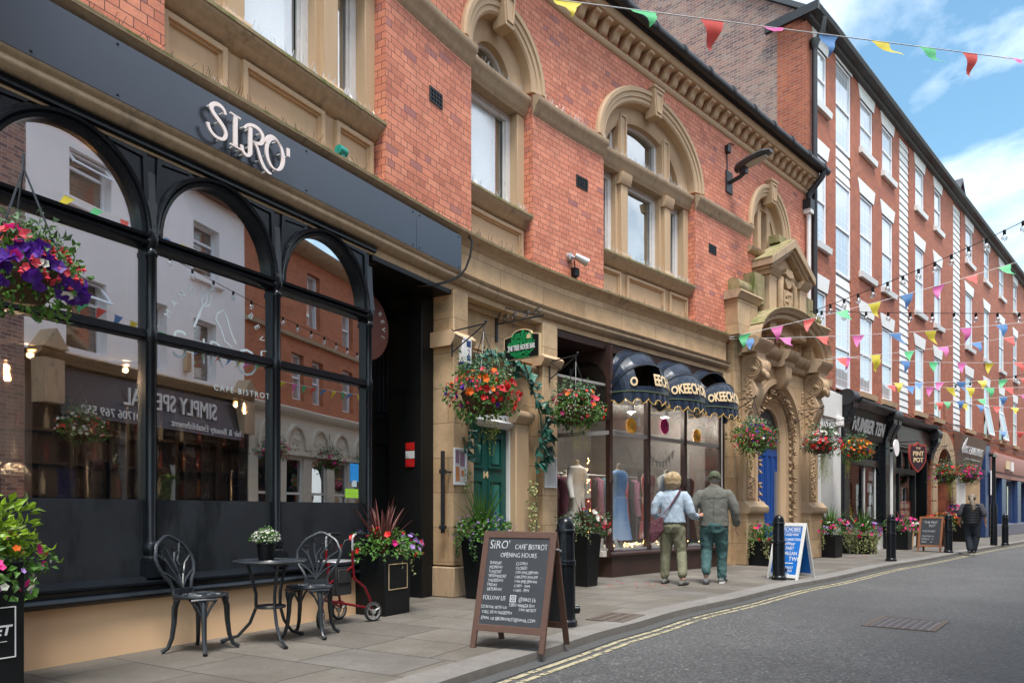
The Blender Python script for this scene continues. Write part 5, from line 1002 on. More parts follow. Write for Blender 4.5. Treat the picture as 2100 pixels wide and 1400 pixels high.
for k in range(12): q.box(24.9+(k % 3)*.5, 25.3+(k % 3)*.5, -.1, -.09, .55+(k//3)*.24, .70+(k//3)*.24)
part(PP, 'window_print', q, M('faded_cream_print', (.55, .40, .30), .7), FP)
part(PP, 'interior', MB().box(23.7, 28.2, -2.6, -2.5, 0, 3.4).box(23.7, 26.6, -2.5, -.16, 3.2, 3.3).box(26.6, 26.7, -2.5, -.0, 0, 3.9).box(28.1, 28.2, -2.5, 0, 0, 3.9).box(26.7, 28.1, -2.5, -.1, 3.85, 3.9), blackmatt, FP)
part(PP, 'entrance_door', MB().box(26.7, 28.1, -1.1, -1.0, 0, 3.2), black, FP)
part(PP, 'stall_riser', MB().box(23.66, 26.7, -.3, .06, -.02, .3), white, FP)
t = thing('shield_sign', 'dark shield shaped hanging pub sign with red border', 'sign', fpt(24.3, .55, 2.5))
sh = [(-.30, .62), (-.14, .60), (0, .68), (.14, .60), (.30, .62), (.34, .40), (.32, .10), (.18, -.12), (0, -.26), (-.18, -.12), (-.32, .10), (-.34, .40)]
fs_ = lambda p: (24.0+p[0]*.86, .75+p[0]*.5+p[1], 2.62+p[2])
part(t, 'board', MB().join(MB().plate(sh, [], -.02, .02), fs_), pub, FP); part(t, 'face', MB().join(MB().plate([(x*.86, .22+(z-.22)*.86) for x, z in sh], [], .02, .028), fs_), M('sign_aubergine', (.035, .02, .03), .5), FP)
part(t, 'lettering', MB().join(MB().text('THE', 0, .46, .10, .028, .034, 'CENTER').text('PINT', 0, .26, .20, .028, .034, 'CENTER', bold=.004).text('POT', 0, .06, .20, .028, .034, 'CENTER', bold=.004), fs_), gold, FP); part(t, 'bracket', MB().tube([(24.0, .1, 3.34), (24.05, .8, 3.34)], .02, 6), iron, FP)
AD = thing('arched_passage', 'stone arched passage with orange painted reveal between the pub and the apartment entrance', 'passage', fpt(30.4, 0, 0))
vs = MB().plate(rect(28.55, 32.0, -.02, 4.0), [archloop(30.35, 1.12, -.1, 2.55, 1.0)], -.5, .02); part(AD, 'wall', vs, brick_far, FP, sm=0)
q = MB()
for i in range(15):
    t0, t1 = pi*i/15+.012, pi*(i+1)/15-.012
    q.loft([[(30.35+(1.12+r_)*cos(t), d, 2.55+(1.0+r_*1.1)*sin(t)) for r_, t in ((0, t0), (.58, t0), (.58, t1), (0, t1))] for d in (-.02, .08)])
part(AD, 'voussoirs', q, stone_worn, FP, sm=0)
for s in (-1, 1):
    q = MB()
    for k in range(5): q.box(30.35+s*1.42-.3, 30.35+s*1.42+.3, -.1, .09, .02+k*.51, .50+k*.51)
    part(AD, 'quoins', q, stone_worn, FP, sm=0, bev=.01)
part(AD, 'painted_reveal', MB().box(29.24, 29.30, -1.2, .03, 0, 2.5).box(29.24, 29.42, -.2, .04, 0, 2.3), M('orange_painted_brick', (.75, .28, .02), .7, var=.15), FP)
part(AD, 'gate', MB().box(29.2, 31.5, -1.3, -1.2, 0, 3.6), stone_worn, FP); single('street_plaque', 'small blue street name plaque beside the pub cornice', 'plaque', MB().box(28.75, 29.35, .02, .05, 3.86, 4.3).box(28.82, 29.28, .05, .055, 3.92, 3.98).box(29.02, 29.08, .05, .055, 4.02, 4.22), [M('plaque_blue', (.03, .045, .10), .5)], FP)
BA = thing('apartment_entrance', 'white double doors under a brown sloping sign lettered BAILLIE APARTMENTS', 'entrance', fpt(34, 0, 0))
part(BA, 'wall', MB().plate(rect(32.0, 36.6, -.02, 4.3), [rect(32.3, 35.2, -.1, 3.0)], -.4, .02), stone, FP, sm=0)
part(BA, 'door', MB().plate(rect(32.3, 35.2, 0, 3.0), [rect(32.5, 33.6, .9, 2.8), rect(33.9, 35.0, .9, 2.8)], -.3, -.24).box(32.3, 35.2, -.34, -.3, 0, 3.), white, FP)
s_ = part(BA, 'sign_board', MB().loft([[(u, d, z) for d, z in ((.03, 3.05), (.10, 3.05), (.34, 4.22), (.03, 4.28))] for u in (31.9, 36.4)]), M('brown_sign', (.16, .085, .06), .5, var=.3, scale=1.5), FP)
part(s_, 'lettering', MB().join(MB().text('BAILLIE APARTMENTS', 32.55, 3.52, .42, 0, .02, xs=.82, bold=.004).box(33., 33.7, 0, .02, 3.3, 3.33).box(35.1, 35.8, 0, .02, 3.3, 3.33).box(33.85, 34.3, 0, .02, 3.29, 3.34).box(34.4, 34.95, 0, .02, 3.29, 3.34).stroke([(32.3, 3.5), (32.5, 4.02)], .09, 0, .02).stroke([(32.45, 3.5), (32.66, 4.1)], .09, 0, .02).stroke([(32.2, 3.6), (32.32, 3.9)], .07, 0, .02), lambda p: (p[0], .12+(p[2]-3.05)*.205+p[1], p[2])), letterw, FP)
BS = thing('blue_shopfront', 'navy shopfront under a faded maroon fascia at the far end', 'shopfront', fpt(43, 0, 0))
part(BS, 'fascia', MB().sweep([(-.1, 2.76), (.22, 2.76), (.22, 3.0), (.26, 3.02), (.34, 3.78), (.30, 3.86), (-.1, 3.95)], 37.9, 52), maroon, FP)
part(BS, 'fascia_emblem', MB().box(40.6, 41.6, .30, .34, 3.2, 3.6), gold, FP); part(BS, 'fascia_patch', MB().box(41.9, 42.5, .30, .345, 3.15, 3.6), cream, FP)
for u in (36.75, 40.4, 44.4, 48.): part(BS, 'pilaster', MB().box(u, u+1.0, -.2, .2, 0, 2.76 if u > 37 else 4.1), navy, FP, bev=.02)
part(BS, 'base', MB().box(37.7, 52, -.3, .28, 0, .55), M('grey_painted_base', (.14, .14, .19), .6), FP, bev=.02)
part(BS, 'window', MB().plate(rect(37.7, 52, .5, 2.8), [rect(37.85, 40.3, .6, 2.7), rect(41.5, 44.3, .6, 2.7), rect(45.5, 47.9, .6, 2.7)], -.2, .0), navy, FP)
part(BS, 'pane', MB().box(37.75, 52, -.12, -.1, .55, 2.75), glass_shop, FP, sm=0)
shi = M('shop_red_interior', (.20, .07, .06), .7, var=.8, scale=1.5)
part(BS, 'interior', MB().box(37.7, 52, -1.6, -1.5, 0, 2.8).box(37.7, 52, -1.5, -.2, 2.7, 2.8).box(37.7, 52, -1.5, -.2, .4, .5), shi, FP)
t = thing('lit_mirror', 'tall mirror with a bright rim inside the far navy shopfront', 'mirror', fpt(43.2, -.6, .6)); mo = lambda k_: ell(43.1, 1.55, .52*k_, .95*k_, 24)
part(t, 'mirror_frame', MB().plate(mo(1.), [mo(.84)], -.6, -.5), M('lit_mirror_rim', (1, .86, .62), .5, emit=1.2), FP); part(t, 'mirror_glass', MB().plate(mo(.85), [], -.58, -.55), glass_dark, FP)
# ---------------------------------------------------------------- placing helpers
def usolve(x, d):
    lo, hi = -6., 90.
    for _ in range(50):
        m = (lo+hi)/2; q = fpt(m, d)
        if q.y < .3 or 1050+1500*q.x/q.y < x: lo = m
        else: hi = m
    return lo
def uz(x, y, d): u = usolve(x, d); q = fpt(u, d); return u, 1.12+(1050-y)/1500*q.y
def d_at(u, x):
    lo, hi = -3., 6.
    for _ in range(50):
        m = (lo+hi)/2; q = fpt(u, m)
        if 1050+1500*q.x/q.y < x: lo = m
        else: hi = m
    return lo
def rzu(u): return pi/2-ang(u)
# ---------------------------------------------------------------- greenery
def rdir(rn, lo=-1.): 
    z = rn.uniform(lo, 1); a = rn.random()*2*pi; r = sqrt(max(0, 1-z*z)); return V((r*cos(a), r*sin(a), z))
def foliage(b, c, rad, n, L, W, rn, lo=-.6, inner=.55, droop=.3, lump=.25):
    c = V(c); ph = [rn.random()*6 for _ in range(4)]
    for _ in range(n):
        d = rdir(rn, lo); k = rn.uniform(inner, 1.)*(1+lump*sin(d.x*5+ph[0])*sin(d.z*4+ph[1])+lump*.7*sin(d.y*6+ph[2]))
        p = c+V((d.x*rad[0], d.y*rad[1], d.z*rad[2]))*k; s = rn.uniform(.65, 1.25)
        b.leaf(p, d+rdir(rn)*.9+V((0, 0, -droop)), d+rdir(rn)*.5, L*s, W*s, .25, rn.uniform(-.1, .5))
    return b
def flowers(b, c, rad, n, r, rn, lo=-.5, sec=None, k=5, cup=.35, out=1.03):
    c = V(c); i = 0; n = int(n*1.35)
    while i < n:
        d = rdir(rn, lo)
        if sec and d.dot(V(sec[:3]).normalized()) < sec[3]+rn.uniform(-.35, .1): continue
        i += 1; p = c+V((d.x*rad[0], d.y*rad[1], d.z*rad[2]))*rn.uniform(out-.12, out+.09); b.bloom(p, d+rdir(rn)*.6, r*.84*rn.uniform(.6, 1.15), k, cup, rn)
    return b
def drops(b, c, rad, n, s, rn, sec=None, lo=-.3):
    c = V(c); i = 0
    while i < n:
        d = rdir(rn, lo)
        if sec and d.dot(V(sec[:3]).normalized()) < sec[3]: continue
        i += 1; p = c+V((d.x*rad[0], d.y*rad[1], d.z*rad[2]))*rn.uniform(.98, 1.1)
        b.lathe(p, [(0, 0), (s*.35, -s*.3), (s*.25, -s*.8), (s*.75, -s*1.3), (s*.2, -s*1.35), (s*.1, -s*2)], 5)
    return b
def trail(b, p, n, L, rn, lf=.022, spread=.12):
    for _ in range(n):
        q = V(p)+V((rn.uniform(-spread, spread), rn.uniform(-spread, spread), 0)); l = L*rn.uniform(.4, 1.); m = int(l/.016); w = V((rn.uniform(-.1, .1), rn.uniform(-.1, .1), 0))
        for i in range(m):
            r_ = q+w*(i/m)+V((rn.uniform(-.012, .012), rn.uniform(-.012, .012), -l*i/m)); b.leaf(r_, rdir(rn)+V((0, 0, -.6)), rdir(rn), lf, lf*.7)
    return b
def basket(lab, pos, r, fl, seed, lm=None, nleaf=650, leaf=.055, tr=None, hook=None, group=None, fz=.72):
    rn = random.Random(seed); t = thing('hanging_basket', lab, 'hanging basket', pos, 0, group)
    part(t, 'bowl', MB().lathe((0, 0, 0), [(.0, -.19*r/.3), (.10*r/.3, -.175*r/.3), (.17*r/.3, -.1*r/.3), (.20*r/.3, 0), (.19*r/.3, .01), (0, .0)], 16), M('coir_liner', (.10, .055, .03), .95, var=.4, scale=30, bmp=.6) if 'coir_liner' not in bpy.data.materials else bpy.data.materials['coir_liner'])
    q = MB()
    h = .62*r/.35 if not hook else hook
    for k in range(3): a = 2.1*k+.4; q.tube([(.22*r/.3*cos(a), .22*r/.3*sin(a), 0), (0, 0, h)], .006, 5)
    q.tube([(0, 0, h), (0, 0, h+.08)], .008, 5); part(t, 'chain', q, iron)
    c = (0, 0, -.02); rad = (r, r, r*fz)
    part(t, 'foliage', foliage(MB(), c, rad, int(nleaf*1.3), leaf, leaf*.55, rn, -.97, .7), lm or leafg, sm=0)
    part(t, 'foliage', foliage(MB(), (0, 0, .12*r/.3), (r*.8, r*.8, r*.7), nleaf//3, leaf*1.25, leaf*.6, rn, 0), leafgrey, sm=0)
    if tr: part(t, 'trailing_leaves', trail(MB(), (tr[1]*r, tr[2]*r, -.2*r/.3), tr[3], tr[4], rn), tr[0], sm=0)
    for nm, mt, n, s, kind, sec in fl:
        b = MB(); (drops(b, c, rad, n, s, rn, sec) if kind == 'f' else flowers(b, c, rad, n, s, rn, -.55, sec)); part(t, nm, b, mt, sm=0)
    return t
def bracket(u, d0, z, L_, lab, dirn=(0, 1)):
    t = thing('basket_bracket', lab, 'bracket', fpt(u, d0, z-.3)); e = (u+dirn[0]*L_, d0+dirn[1]*L_, z); w = lambda k, zz: (u+dirn[0]*L_*k, d0+dirn[1]*L_*k, zz)
    q = MB().tube([(u, d0+.02, z-.33), (u, d0+.02, z+.03)], .012, 6).tube([w(0.02, z), w(1, z+.03), w(1.02, z+.06)], .010, 6).tube([w(0.02, z-.28), w(1, z+.03)], .009, 6).tube([w(0.02, z), w(.4, z-.14)], .007, 5).ball(w(1, z+.06), .02, 8, 6)
    part(t, 'arm', q, iron, FP); return t
fur = (('red_flowers', pet_red), ('coral_fuchsias', pet_pink), ('magenta_flowers', pet_mag), ('purple_petunias', pet_pur), ('orange_begonias', pet_org), ('white_flowers', pet_wht), ('lilac_petunias', pet_lil), ('yellow_flowers', pet_yel))
FN = dict(r=fur[0], c=fur[1], m=fur[2], p=fur[3], o=fur[4], w=fur[5], l=fur[6], y=fur[7])
def FL(*a): return [(FN[k][0], FN[k][1], n, s, kind, sec) for k, n, s, kind, sec in a]
P1 = px(48, 556, 4.25)
basket('large basket of coral fuchsias and purple petunias hanging before the cafe glass', P1, .30, FL(('c', 46, .024, 'f', (.4, -.5, .65, .2)), ('c', 12, .042, 'b', (.2, -.6, .5, .5)), ('p', 26, .060, 'b', (.75, -.5, -.4, .62)), ('m', 9, .062, 'b', (-.5, -.8, -.1, .5)), ('w', 3, .04, 'b', (.9, -.3, -.1, .8))), 3, leafg, 620, .05, hook=.6, fz=.78)
for lab, x, y, d, r, ff, sd, lm, tr in (
    ('basket of red begonias and fuchsias with yellow trail before the green door', 992, 806, .55, .44, FL(('o', 12, .06, 'b', (-.2, -.6, .8, .6)), ('r', 26, .055, 'b', (.9, -.4, -.25, .55)), ('c', 60, .022, 'f', None), ('c', 22, .035, 'b', (-.5, -.7, .1, .3)), ('w', 8, .04, 'b', None), ('p', 9, .045, 'b', (-.75, -.5, -.5, .6))), 5, leafg, (leafy, .25, -.3, 9, .55)),
    ('basket of pink busy lizzies and tiny white flowers beside the dress shop', 1181, 838, .55, .40, FL(('c', 16, .05, 'b', (0, -.3, .9, .3)), ('m', 9, .05, 'b', None), ('w', 110, .013, 'b', (.2, -.8, -.3, .1)), ('r', 8, .05, 'b', (.9, -.2, .2, .5)), ('o', 6, .05, 'b', (0, -.2, 1, .6))), 8, leafg, (leafy, .15, -.3, 7, .5)),
    ('basket of coral fuchsias and purple petunias before the stone portal', 1547, 898, .6, .42, FL(('c', 60, .024, 'f', None), ('r', 12, .05, 'b', None), ('p', 16, .05, 'b', (.3, -.7, .1, .2)), ('w', 9, .03, 'b', None), ('m', 10, .04, 'b', None)), 11, leafg, (leafy, -.3, -.4, 9, .5)),
    ('basket of red and white begonias with long yellow trail by the white entrance', 1686, 908, .7, .42, FL(('w', 22, .065, 'b', None), ('r', 26, .06, 'b', (-.3, -.6, -.3, .1)), ('m', 6, .05, 'b', (0, 0, 1, .4))), 14, leafd, (leafy, 0, -.3, 26, .75)),
    ('basket of orange and yellow begonias in front of the NUMBER TEN shopfront', 1756, 922, .75, .40, FL(('o', 34, .055, 'b', (.3, -.3, .6, .1)), ('y', 7, .06, 'b', (-.4, -.3, 1, .5)), ('r', 9, .055, 'b', None), ('w', 5, .05, 'b', None), ('p', 12, .05, 'b', (.7, -.2, -.5, .3))), 17, leafg, (leafy, -.6, -.3, 8, .5)),
    ('basket of red geraniums over small purple flowers before the arched passage', 1940, 972, .7, .50, FL(('r', 26, .06, 'b', (0, -.2, .9, .3)), ('m', 6, .07, 'b', None), ('w', 12, .04, 'b', None), ('p', 14, .05, 'b', None)), 20, leafg, (leafy, .1, -.3, 20, .6)),
    ('basket of magenta petunias before the apartment entrance', 1986, 972, .7, .50, FL(('m', 60, .06, 'b', None), ('y', 4, .06, 'b', (0, 0, 1, .5)), ('p', 10, .05, 'b', (-.9, 0, -.3, .5)), ('c', 12, .06, 'b', (-.8, -.2, .3, .5))), 23, leafd, None)):
    u, z = uz(x, y, d); basket(lab, fpt(u, d, z), r, ff, sd, lm, 760 if d < .65 else 520, .06, tr)
    if d < .8: bracket(u, .03 if u < 30 else .05, z+.62*r/.35+.07, d, {5: 'black wrought bracket holding the basket before the green door', 8: 'black wrought bracket holding the basket beside the dress shop', 11: 'thin black bracket holding the basket before the portal', 14: 'thin black bracket holding the red and white basket', 17: 'black bracket holding the orange basket', 20: 'black bracket holding the red geranium basket', 23: 'black bracket holding the magenta petunia basket'}[sd])
for a_, z, ff, lab, sd in ((2.35, 2.75, FL(('w', 26, .045, 'b', None), ('r', 18, .045, 'b', None)), 'basket of white and red flowers across the street by the salon', 31), (-3.6, 2.75, FL(('m', 40, .05, 'b', None), ('l', 8, .04, 'b', None)), 'basket of magenta flowers across the street at the salon corner', 32), (-6.4, 2.7, FL(('m', 40, .05, 'b', None)), 'basket of magenta flowers across the street on the carved arcade', 33), (-8.6, 2.7, FL(('w', 40, .04, 'b', None), ('p', 12, .04, 'b', None)), 'basket of white flowers across the street on the carved arcade', 34)):
    basket(lab, FD((a_, .75, z)), .42, ff, sd, leafg, 420, .06, None)
def cordyline(b, c, n, L, W, rn, lean=.9, droop=.9):
    for _ in range(n):
        a = rn.random()*2*pi; e = rn.uniform(.15, lean); b.blade(V(c)+V((cos(a), sin(a), 0))*.02, (cos(a)*e, sin(a)*e, 1), L*rn.uniform(.65, 1.1), W*rn.uniform(.7, 1.1), droop*rn.uniform(.2, 1.3)*e, 6)
    return b
def planter(lab, u, d, w, h, shape, seed, spiky, fl, green=leafg, ivy=None, frad=None, fz=None, rim=.10, spl=.6):
    rn = random.Random(seed); t = thing('planter', lab, 'planter', fpt(u, d, 0), rzu(u)); k = .74 if shape == 't' else .97
    hw = w/2; q = MB()
    if shape == 'r': q.lathe((0, 0, 0), [(0, 0), (hw*.72, 0), (hw*.8, .02), (hw, h-.03), (hw*1.04, h), (hw*.9, h), (hw*.88, h-.05), (0, h-.05)], 24)
    else: q.loft([[(s*x, s*y, z) for x, y in ((-1, -1), (1, -1), (1, 1), (-1, 1))] for s, z in ((hw*k, 0), (hw, h-.0), (hw*.9, h), (hw*.88, h-.05))])
    part(t, 'pot', q, blackmatt, bev=.006); part(t, 'soil', MB().box(-hw*.8, hw*.8, -hw*.8, hw*.8, h-.08, h-.04), soil)
    fr_ = frad or hw*1.55; c = (0, 0, h+rim); rad = (fr_, fr_, fz or fr_*.62)
    part(t, 'foliage', foliage(MB(), c, rad, 420, .065, .04, rn, -.5), green, sm=0)
    if ivy:
        b = MB()
        for _ in range(ivy[1]):
            a = rn.random()*2*pi; r_ = hw*1.25; p = V((max(-hw*1.1, min(hw*1.1, r_*cos(a))), max(-hw*1.1, min(hw*1.1, r_*sin(a))), h+.06)); trail(b, p, 2, ivy[2], rn, ivy[3], .09)
        part(t, 'trailing_ivy', b, ivy[0], sm=0)
    if spiky: part(t, 'spiky_leaves', cordyline(MB(), (0, 0, h), spiky[1], spiky[2], .035, rn, spl), spiky[0], sm=0)
    for nm, mt, n, s, kind, sec in fl:
        b = MB(); (drops(b, c, rad, n, s, rn, sec, -.2) if kind == 'f' else flowers(b, c, rad, n, s, rn, -.35, sec)); part(t, nm, b, mt, sm=0)
    return t
t = planter('square black planter with red cordyline and red petunias beside the walking frame', 3.60, .20, .44, .66, 's', 41, (leafred, 46, .62), FL(('r', 9, .05, 'b', (-.4, -.8, .2, .2)), ('l', 14, .045, 'b', (.8, -.3, -.2, .4)), ('m', 4, .05, 'b', (.3, 0, .8, .5)), ('p', 2, .05, 'b', (0, 0, 1, .6))), leafg, (leafvar, 5, .42, .04), .42, .2, .06)
part(t, 'gilt_outline', MB().plate(rect(-.16, .16, .28, .56), [rect(-.153, .153, .287, .553)], -.226, -.222), gold)
planter('tall tapered black planter with green cordyline and lobelia between stone pier and green door', 5.38, .36, .40, .80, 't', 43, (leafg, 34, .75), FL(('l', 80, .016, 'b', None), ('p', 50, .016, 'b', (.7, -.4, .1, .2))), leafg, (leafd, 14, .42, .05), .40, .26, .06)
planter('tall tapered black planter with dark red cordyline and white begonias before the dress shop door', 7.62, .60, .36, .80, 't', 44, (leafred, 28, .55), FL(('w', 9, .06, 'b', (-.6, -.6, .3, .2)), ('c', 9, .05, 'b', (.8, -.3, .1, .3)), ('r', 3, .055, 'b', (.8, 0, .5, .4))), leafd, (leafvar, 3, .25, .03), .36, .24)
planter('square black planter with variegated ivy at the foot of the stone portal', 13.70, .55, .44, .52, 's', 45, (leafg, 14, .45), FL(('c', 8, .05, 'b', None), ('m', 8, .05, 'b', (.6, 0, .8, .3)), ('p', 3, .05, 'b', None)), leafg, (leafvar, 22, .45, .05), .40, .26, .10)
planter('square black planter with tall green cordyline before the white entrance', 17.55, .45, .46, .56, 's', 46, (leafg, 60, .78), FL(('m', 22, .055, 'b', None), ('l', 12, .045, 'b', None), ('w', 20, .03, 'b', (-.2, -.6, .8, .3)), ('c', 8, .05, 'b', None)), leafg, (leafvar, 8, .45, .045), .46, .28, .14, .55)
planter('black planter smothered in variegated ivy before the NUMBER TEN shopfront', 19.75, .50, .48, .5, 's', 47, (leafg, 34, .85), FL(('m', 12, .06, 'b', (-.4, 0, .7, .2)), ('r', 7, .06, 'b', None), ('l', 16, .06, 'b', (.8, -.4, -.1, .3)), ('w', 12, .03, 'b', None)), leafg, (leafvar, 60, .6, .055), .44, .3, .08, .55)
planter('black planter of magenta and white petunias behind a bollard at the pub', 22.9, .62, .44, .56, 's', 48, (leafred, 14, .6), FL(('m', 20, .07, 'b', (-.7, -.3, .3, .1)), ('w', 18, .06, 'b', (.3, -.6, -.1, .2)), ('p', 12, .06, 'b', (.8, 0, 0, .2))), leafg, None, .5, .3)
planter('planter of orange red flowers behind the pub chalkboard', 27.6, .6, .46, .7, 's', 49, (leafred, 16, .6), FL(('o', 30, .06, 'b', None), ('r', 30, .06, 'b', None), ('w', 10, .06, 'b', (1, 0, .3, .4))), leafg, (leafvar, 6, .4, .06), .55, .3)
planter('tall tapered black planter of purple and red petunias before the apartment entrance', 31.0, .5, .66, .95, 't', 50, (leafred, 16, .6), FL(('p', 22, .08, 'b', None), ('m', 20, .08, 'b', None), ('r', 10, .08, 'b', None), ('l', 14, .08, 'b', (.6, -.4, -.2, .2))), leafd, None, .55, .35)
# planter at the left edge with a street name panel
t = thing('planter', 'tall black street planter with bright euonymus and petunias before the cafe windows', 'planter', px(-86, 1050, 4.42).to_2d().to_3d(), rzu(0)); rn = random.Random(52)
part(t, 'pot', MB().loft([[(s*x, s*y, z) for x, y in ((-1, -1), (1, -1), (1, 1), (-1, 1))] for s, z in ((.25, 0), (.25, .82), (.22, .82), (.22, .76))]), blackmatt, bev=.006); part(t, 'soil', MB().box(-.2, .2, -.2, .2, .72, .77), soil)
part(t, 'name_panel', MB().plate(rect(-.2, .2, .24, .55), [rect(-.194, .194, .246, .544)], -.256, -.252).text('STREET', .17, .38, .085, -.256, -.252, 'RIGHT', shear=.2, bold=.002).box(-.1, .15, -.256, -.252, .34, .343), letterw)
part(t, 'shrub_leaves', foliage(MB(), (.03, 0, .96), (.36, .34, .26), 900, .078, .040, rn, -.5, .45, -.2, .45), leafbright, sm=0)
part(t, 'foliage', foliage(MB(), (.08, -.05, .76), (.34, .32, .21), 620, .055, .038, rn, -.7, .5), leafg, sm=0)
for nm, mt, n, s, sec in (('magenta_petunias', pet_mag, 13, .042, (.4, -.8, .2, .45)), ('orange_flowers', pet_org, 8, .033, (.8, -.3, .3, .4)), ('pale_petunias', pet_wht, 4, .034, (.5, -.5, -.7, .7)), ('lilac_petunias', pet_lil, 3, .03, (.1, -.8, -.3, .6))):
    part(t, nm, flowers(MB(), (.08, -.05, .78), (.35, .33, .22), n, s, rn, -.8, sec), mt, sm=0)
bk = thing('street_sign_board', 'black street sign board standing behind the left planter', 'sign', px(-70, 1050, 4.8).to_2d().to_3d(), rzu(0))
part(bk, 'board', MB().box(-.2, .2, -.01, .01, 1.0, 1.36).box(-.18, -.14, -.02, .02, 0, 1.0).box(.14, .18, -.02, .02, 0, 1.0), blackmatt); part(bk, 'lettering', MB().text('STREET', .17, 1.27, .06, -.014, -.01, 'RIGHT', shear=.2).text('THE', .1, 1.31, .03, -.014, -.01, 'RIGHT').plate(rect(-.18, .185, 1.02, 1.345), [rect(-.176, .181, 1.024, 1.341)], -.014, -.01), letterw)
# garland of artificial leaves round the green door
gl = MB(); st = MB(); path = [(946, 938), (948, 900), (950, 850), (955, 790), (968, 745), (990, 725), (1020, 728), (1050, 745), (1078, 770), (1095, 805), (1108, 850), (1112, 890), (1103, 930), (1098, 955)]
pts = [(lambda a: (a[0], .02 if i > 8 else -.08, a[1]))(uz(x, y, .02 if i > 8 else -.08)) for i, (x, y) in enumerate(path)]; rn = random.Random(60)
st.tube(pts, .012, 5); st.tube([(pts[-1][0]+.01*sin(i), .04, pts[-1][2]-.1*i) for i in range(14)], .008, 4)
for i in range(len(pts)-1):
    for k in range(16):
        f_ = rn.random(); p = V(pts[i])*(1-f_)+V(pts[i+1])*f_; big = rn.random() < (.45 if 6 < i else .3)
        s = rn.uniform(.16, .24) if big else rn.uniform(.07, .12)
        gl.leaf(p+V((rn.uniform(-.08, .08), rn.uniform(0, .1), rn.uniform(-.06, .06))), (rn.uniform(-.8, .8), rn.uniform(.1, .7), rn.uniform(-1, .3)), (rn.uniform(-.4, .4), 1, rn.uniform(0, .6)), s, s*.85, .2, .3)
t = thing('leaf_garland', 'teal artificial leaf garland draped round the green door arch', 'garland', fpt(6.4, 0, .5)); part(t, 'leaves', gl, leafteal, FP, sm=0); part(t, 'stem', st, leafteal, FP)
for x, y0, y1, lab, d in ((1088, 985, 1095, 'variegated ivy climbing beside the right door pilaster', .03), (953, 965, 1010, 'small variegated ivy sprig left of the green door', .0)):
    b = MB(); u, z1 = uz(x, y0, d); _, z0 = uz(x, y1, d)
    for i in range(int((z1-z0)*170)): b.leaf((u+rn.uniform(-.07, .07), d+rn.uniform(.0, .08), rn.uniform(z0, z1)), rdir(rn), (0, 1, .3), .05, .045)
    single('climbing_ivy', lab, 'plant', b, leafvar, FP, sm=0)
b = MB(); rn = random.Random(77)
for _ in range(70):
    u = rn.choice((8.1, 8.3, 13.5, 14.0, 17.8))+rn.gauss(0, .3); b.leaf((u, 1.0+rn.gauss(0, .35) if u < 10 else .9+rn.gauss(0, .15), .006), (rn.uniform(-1, 1), rn.uniform(-1, 1), .1), (0, 0, 1), .035, .025)
single('fallen_petals', None, None, b, pet_red, FP, kind='stuff', sm=0)
# ---------------------------------------------------------------- street furniture
def bollard(): 
    t = thing('bollard', 'x', 'bollard', (0, 0, 0))
    part(t, 'post', MB().lathe((0, 0, 0), [(0, 0), (.118, 0), (.118, .05), (.108, .06), (.10, .07), (.098, .60), (.106, .605), (.106, .62), (.10, .63), (.094, .66), (.088, .92), (.098, .925), (.098, .945), (.088, .955), (.086, .99), (.07, 1.04), (.04, 1.07), (0, 1.08)], 24), black, sm=35)
    part(t, 'band', MB().lathe((0, 0, 0), [(.1, .625), (.106, .628), (.106, .645), (.1, .65)], 24), black)
    part(t, 'lock_boss', MB().lathe((0, 0, .16), [(0, .09), (.04, .09), (.04, .135), (.03, .145), (0, .145)], 12, 'x'), black); return t
bo = bollard(); BL = [(3.81, 2.36, 'black bollard just behind the cafe chalkboard'), (10.72, 2.27, 'black bollard in front of the blue sandwich board'), (17.0, 2.05, 'black bollard on the kerb before the NUMBER TEN shop'), (21.78, 2.1, 'black bollard beside the pub chalkboard'), (28.5, 2.3, 'farthest black bollard before the navy shop')]
for i, (u, d, lab) in enumerate(BL):
    if i == 0: bo.location = fpt(u, d); bo.rotation_euler = (0, 0, .1); bo['label'] = lab; bo['group'] = 'black bollards along the kerb'
    else: dup(bo, fpt(u, d), .3*i, lab, 'black bollards along the kerb')
t = thing('sign_post', 'tall thin black post with short cross arm near the far bollard', 'post', px(2038, 1050, 24.7).to_2d().to_3d(), rzu(28))
part(t, 'post', MB().lathe((0, 0, 0), [(0, 0), (.105, 0), (.105, .02), (.095, 1.35), (.06, 1.42), (.055, 3.05), (0, 3.05)], 14), black); part(t, 'arm', MB().box(-.45, .18, -.06, .06, 2.98, 3.07).box(.05, .35, -.04, .04, 2.98, 3.02), black)
t = thing('sign_post', 'black post with small orange and white plate beside the navy shop', 'post', px(2027, 1050, 33).to_2d().to_3d(), rzu(36)); part(t, 'post', MB().tube([(0, 0, 0), (0, 0, 2.9)], .07, 8), black); part(t, 'plate', MB().box(-.14, .14, -.12, -.1, 1.9, 3.0), cream)
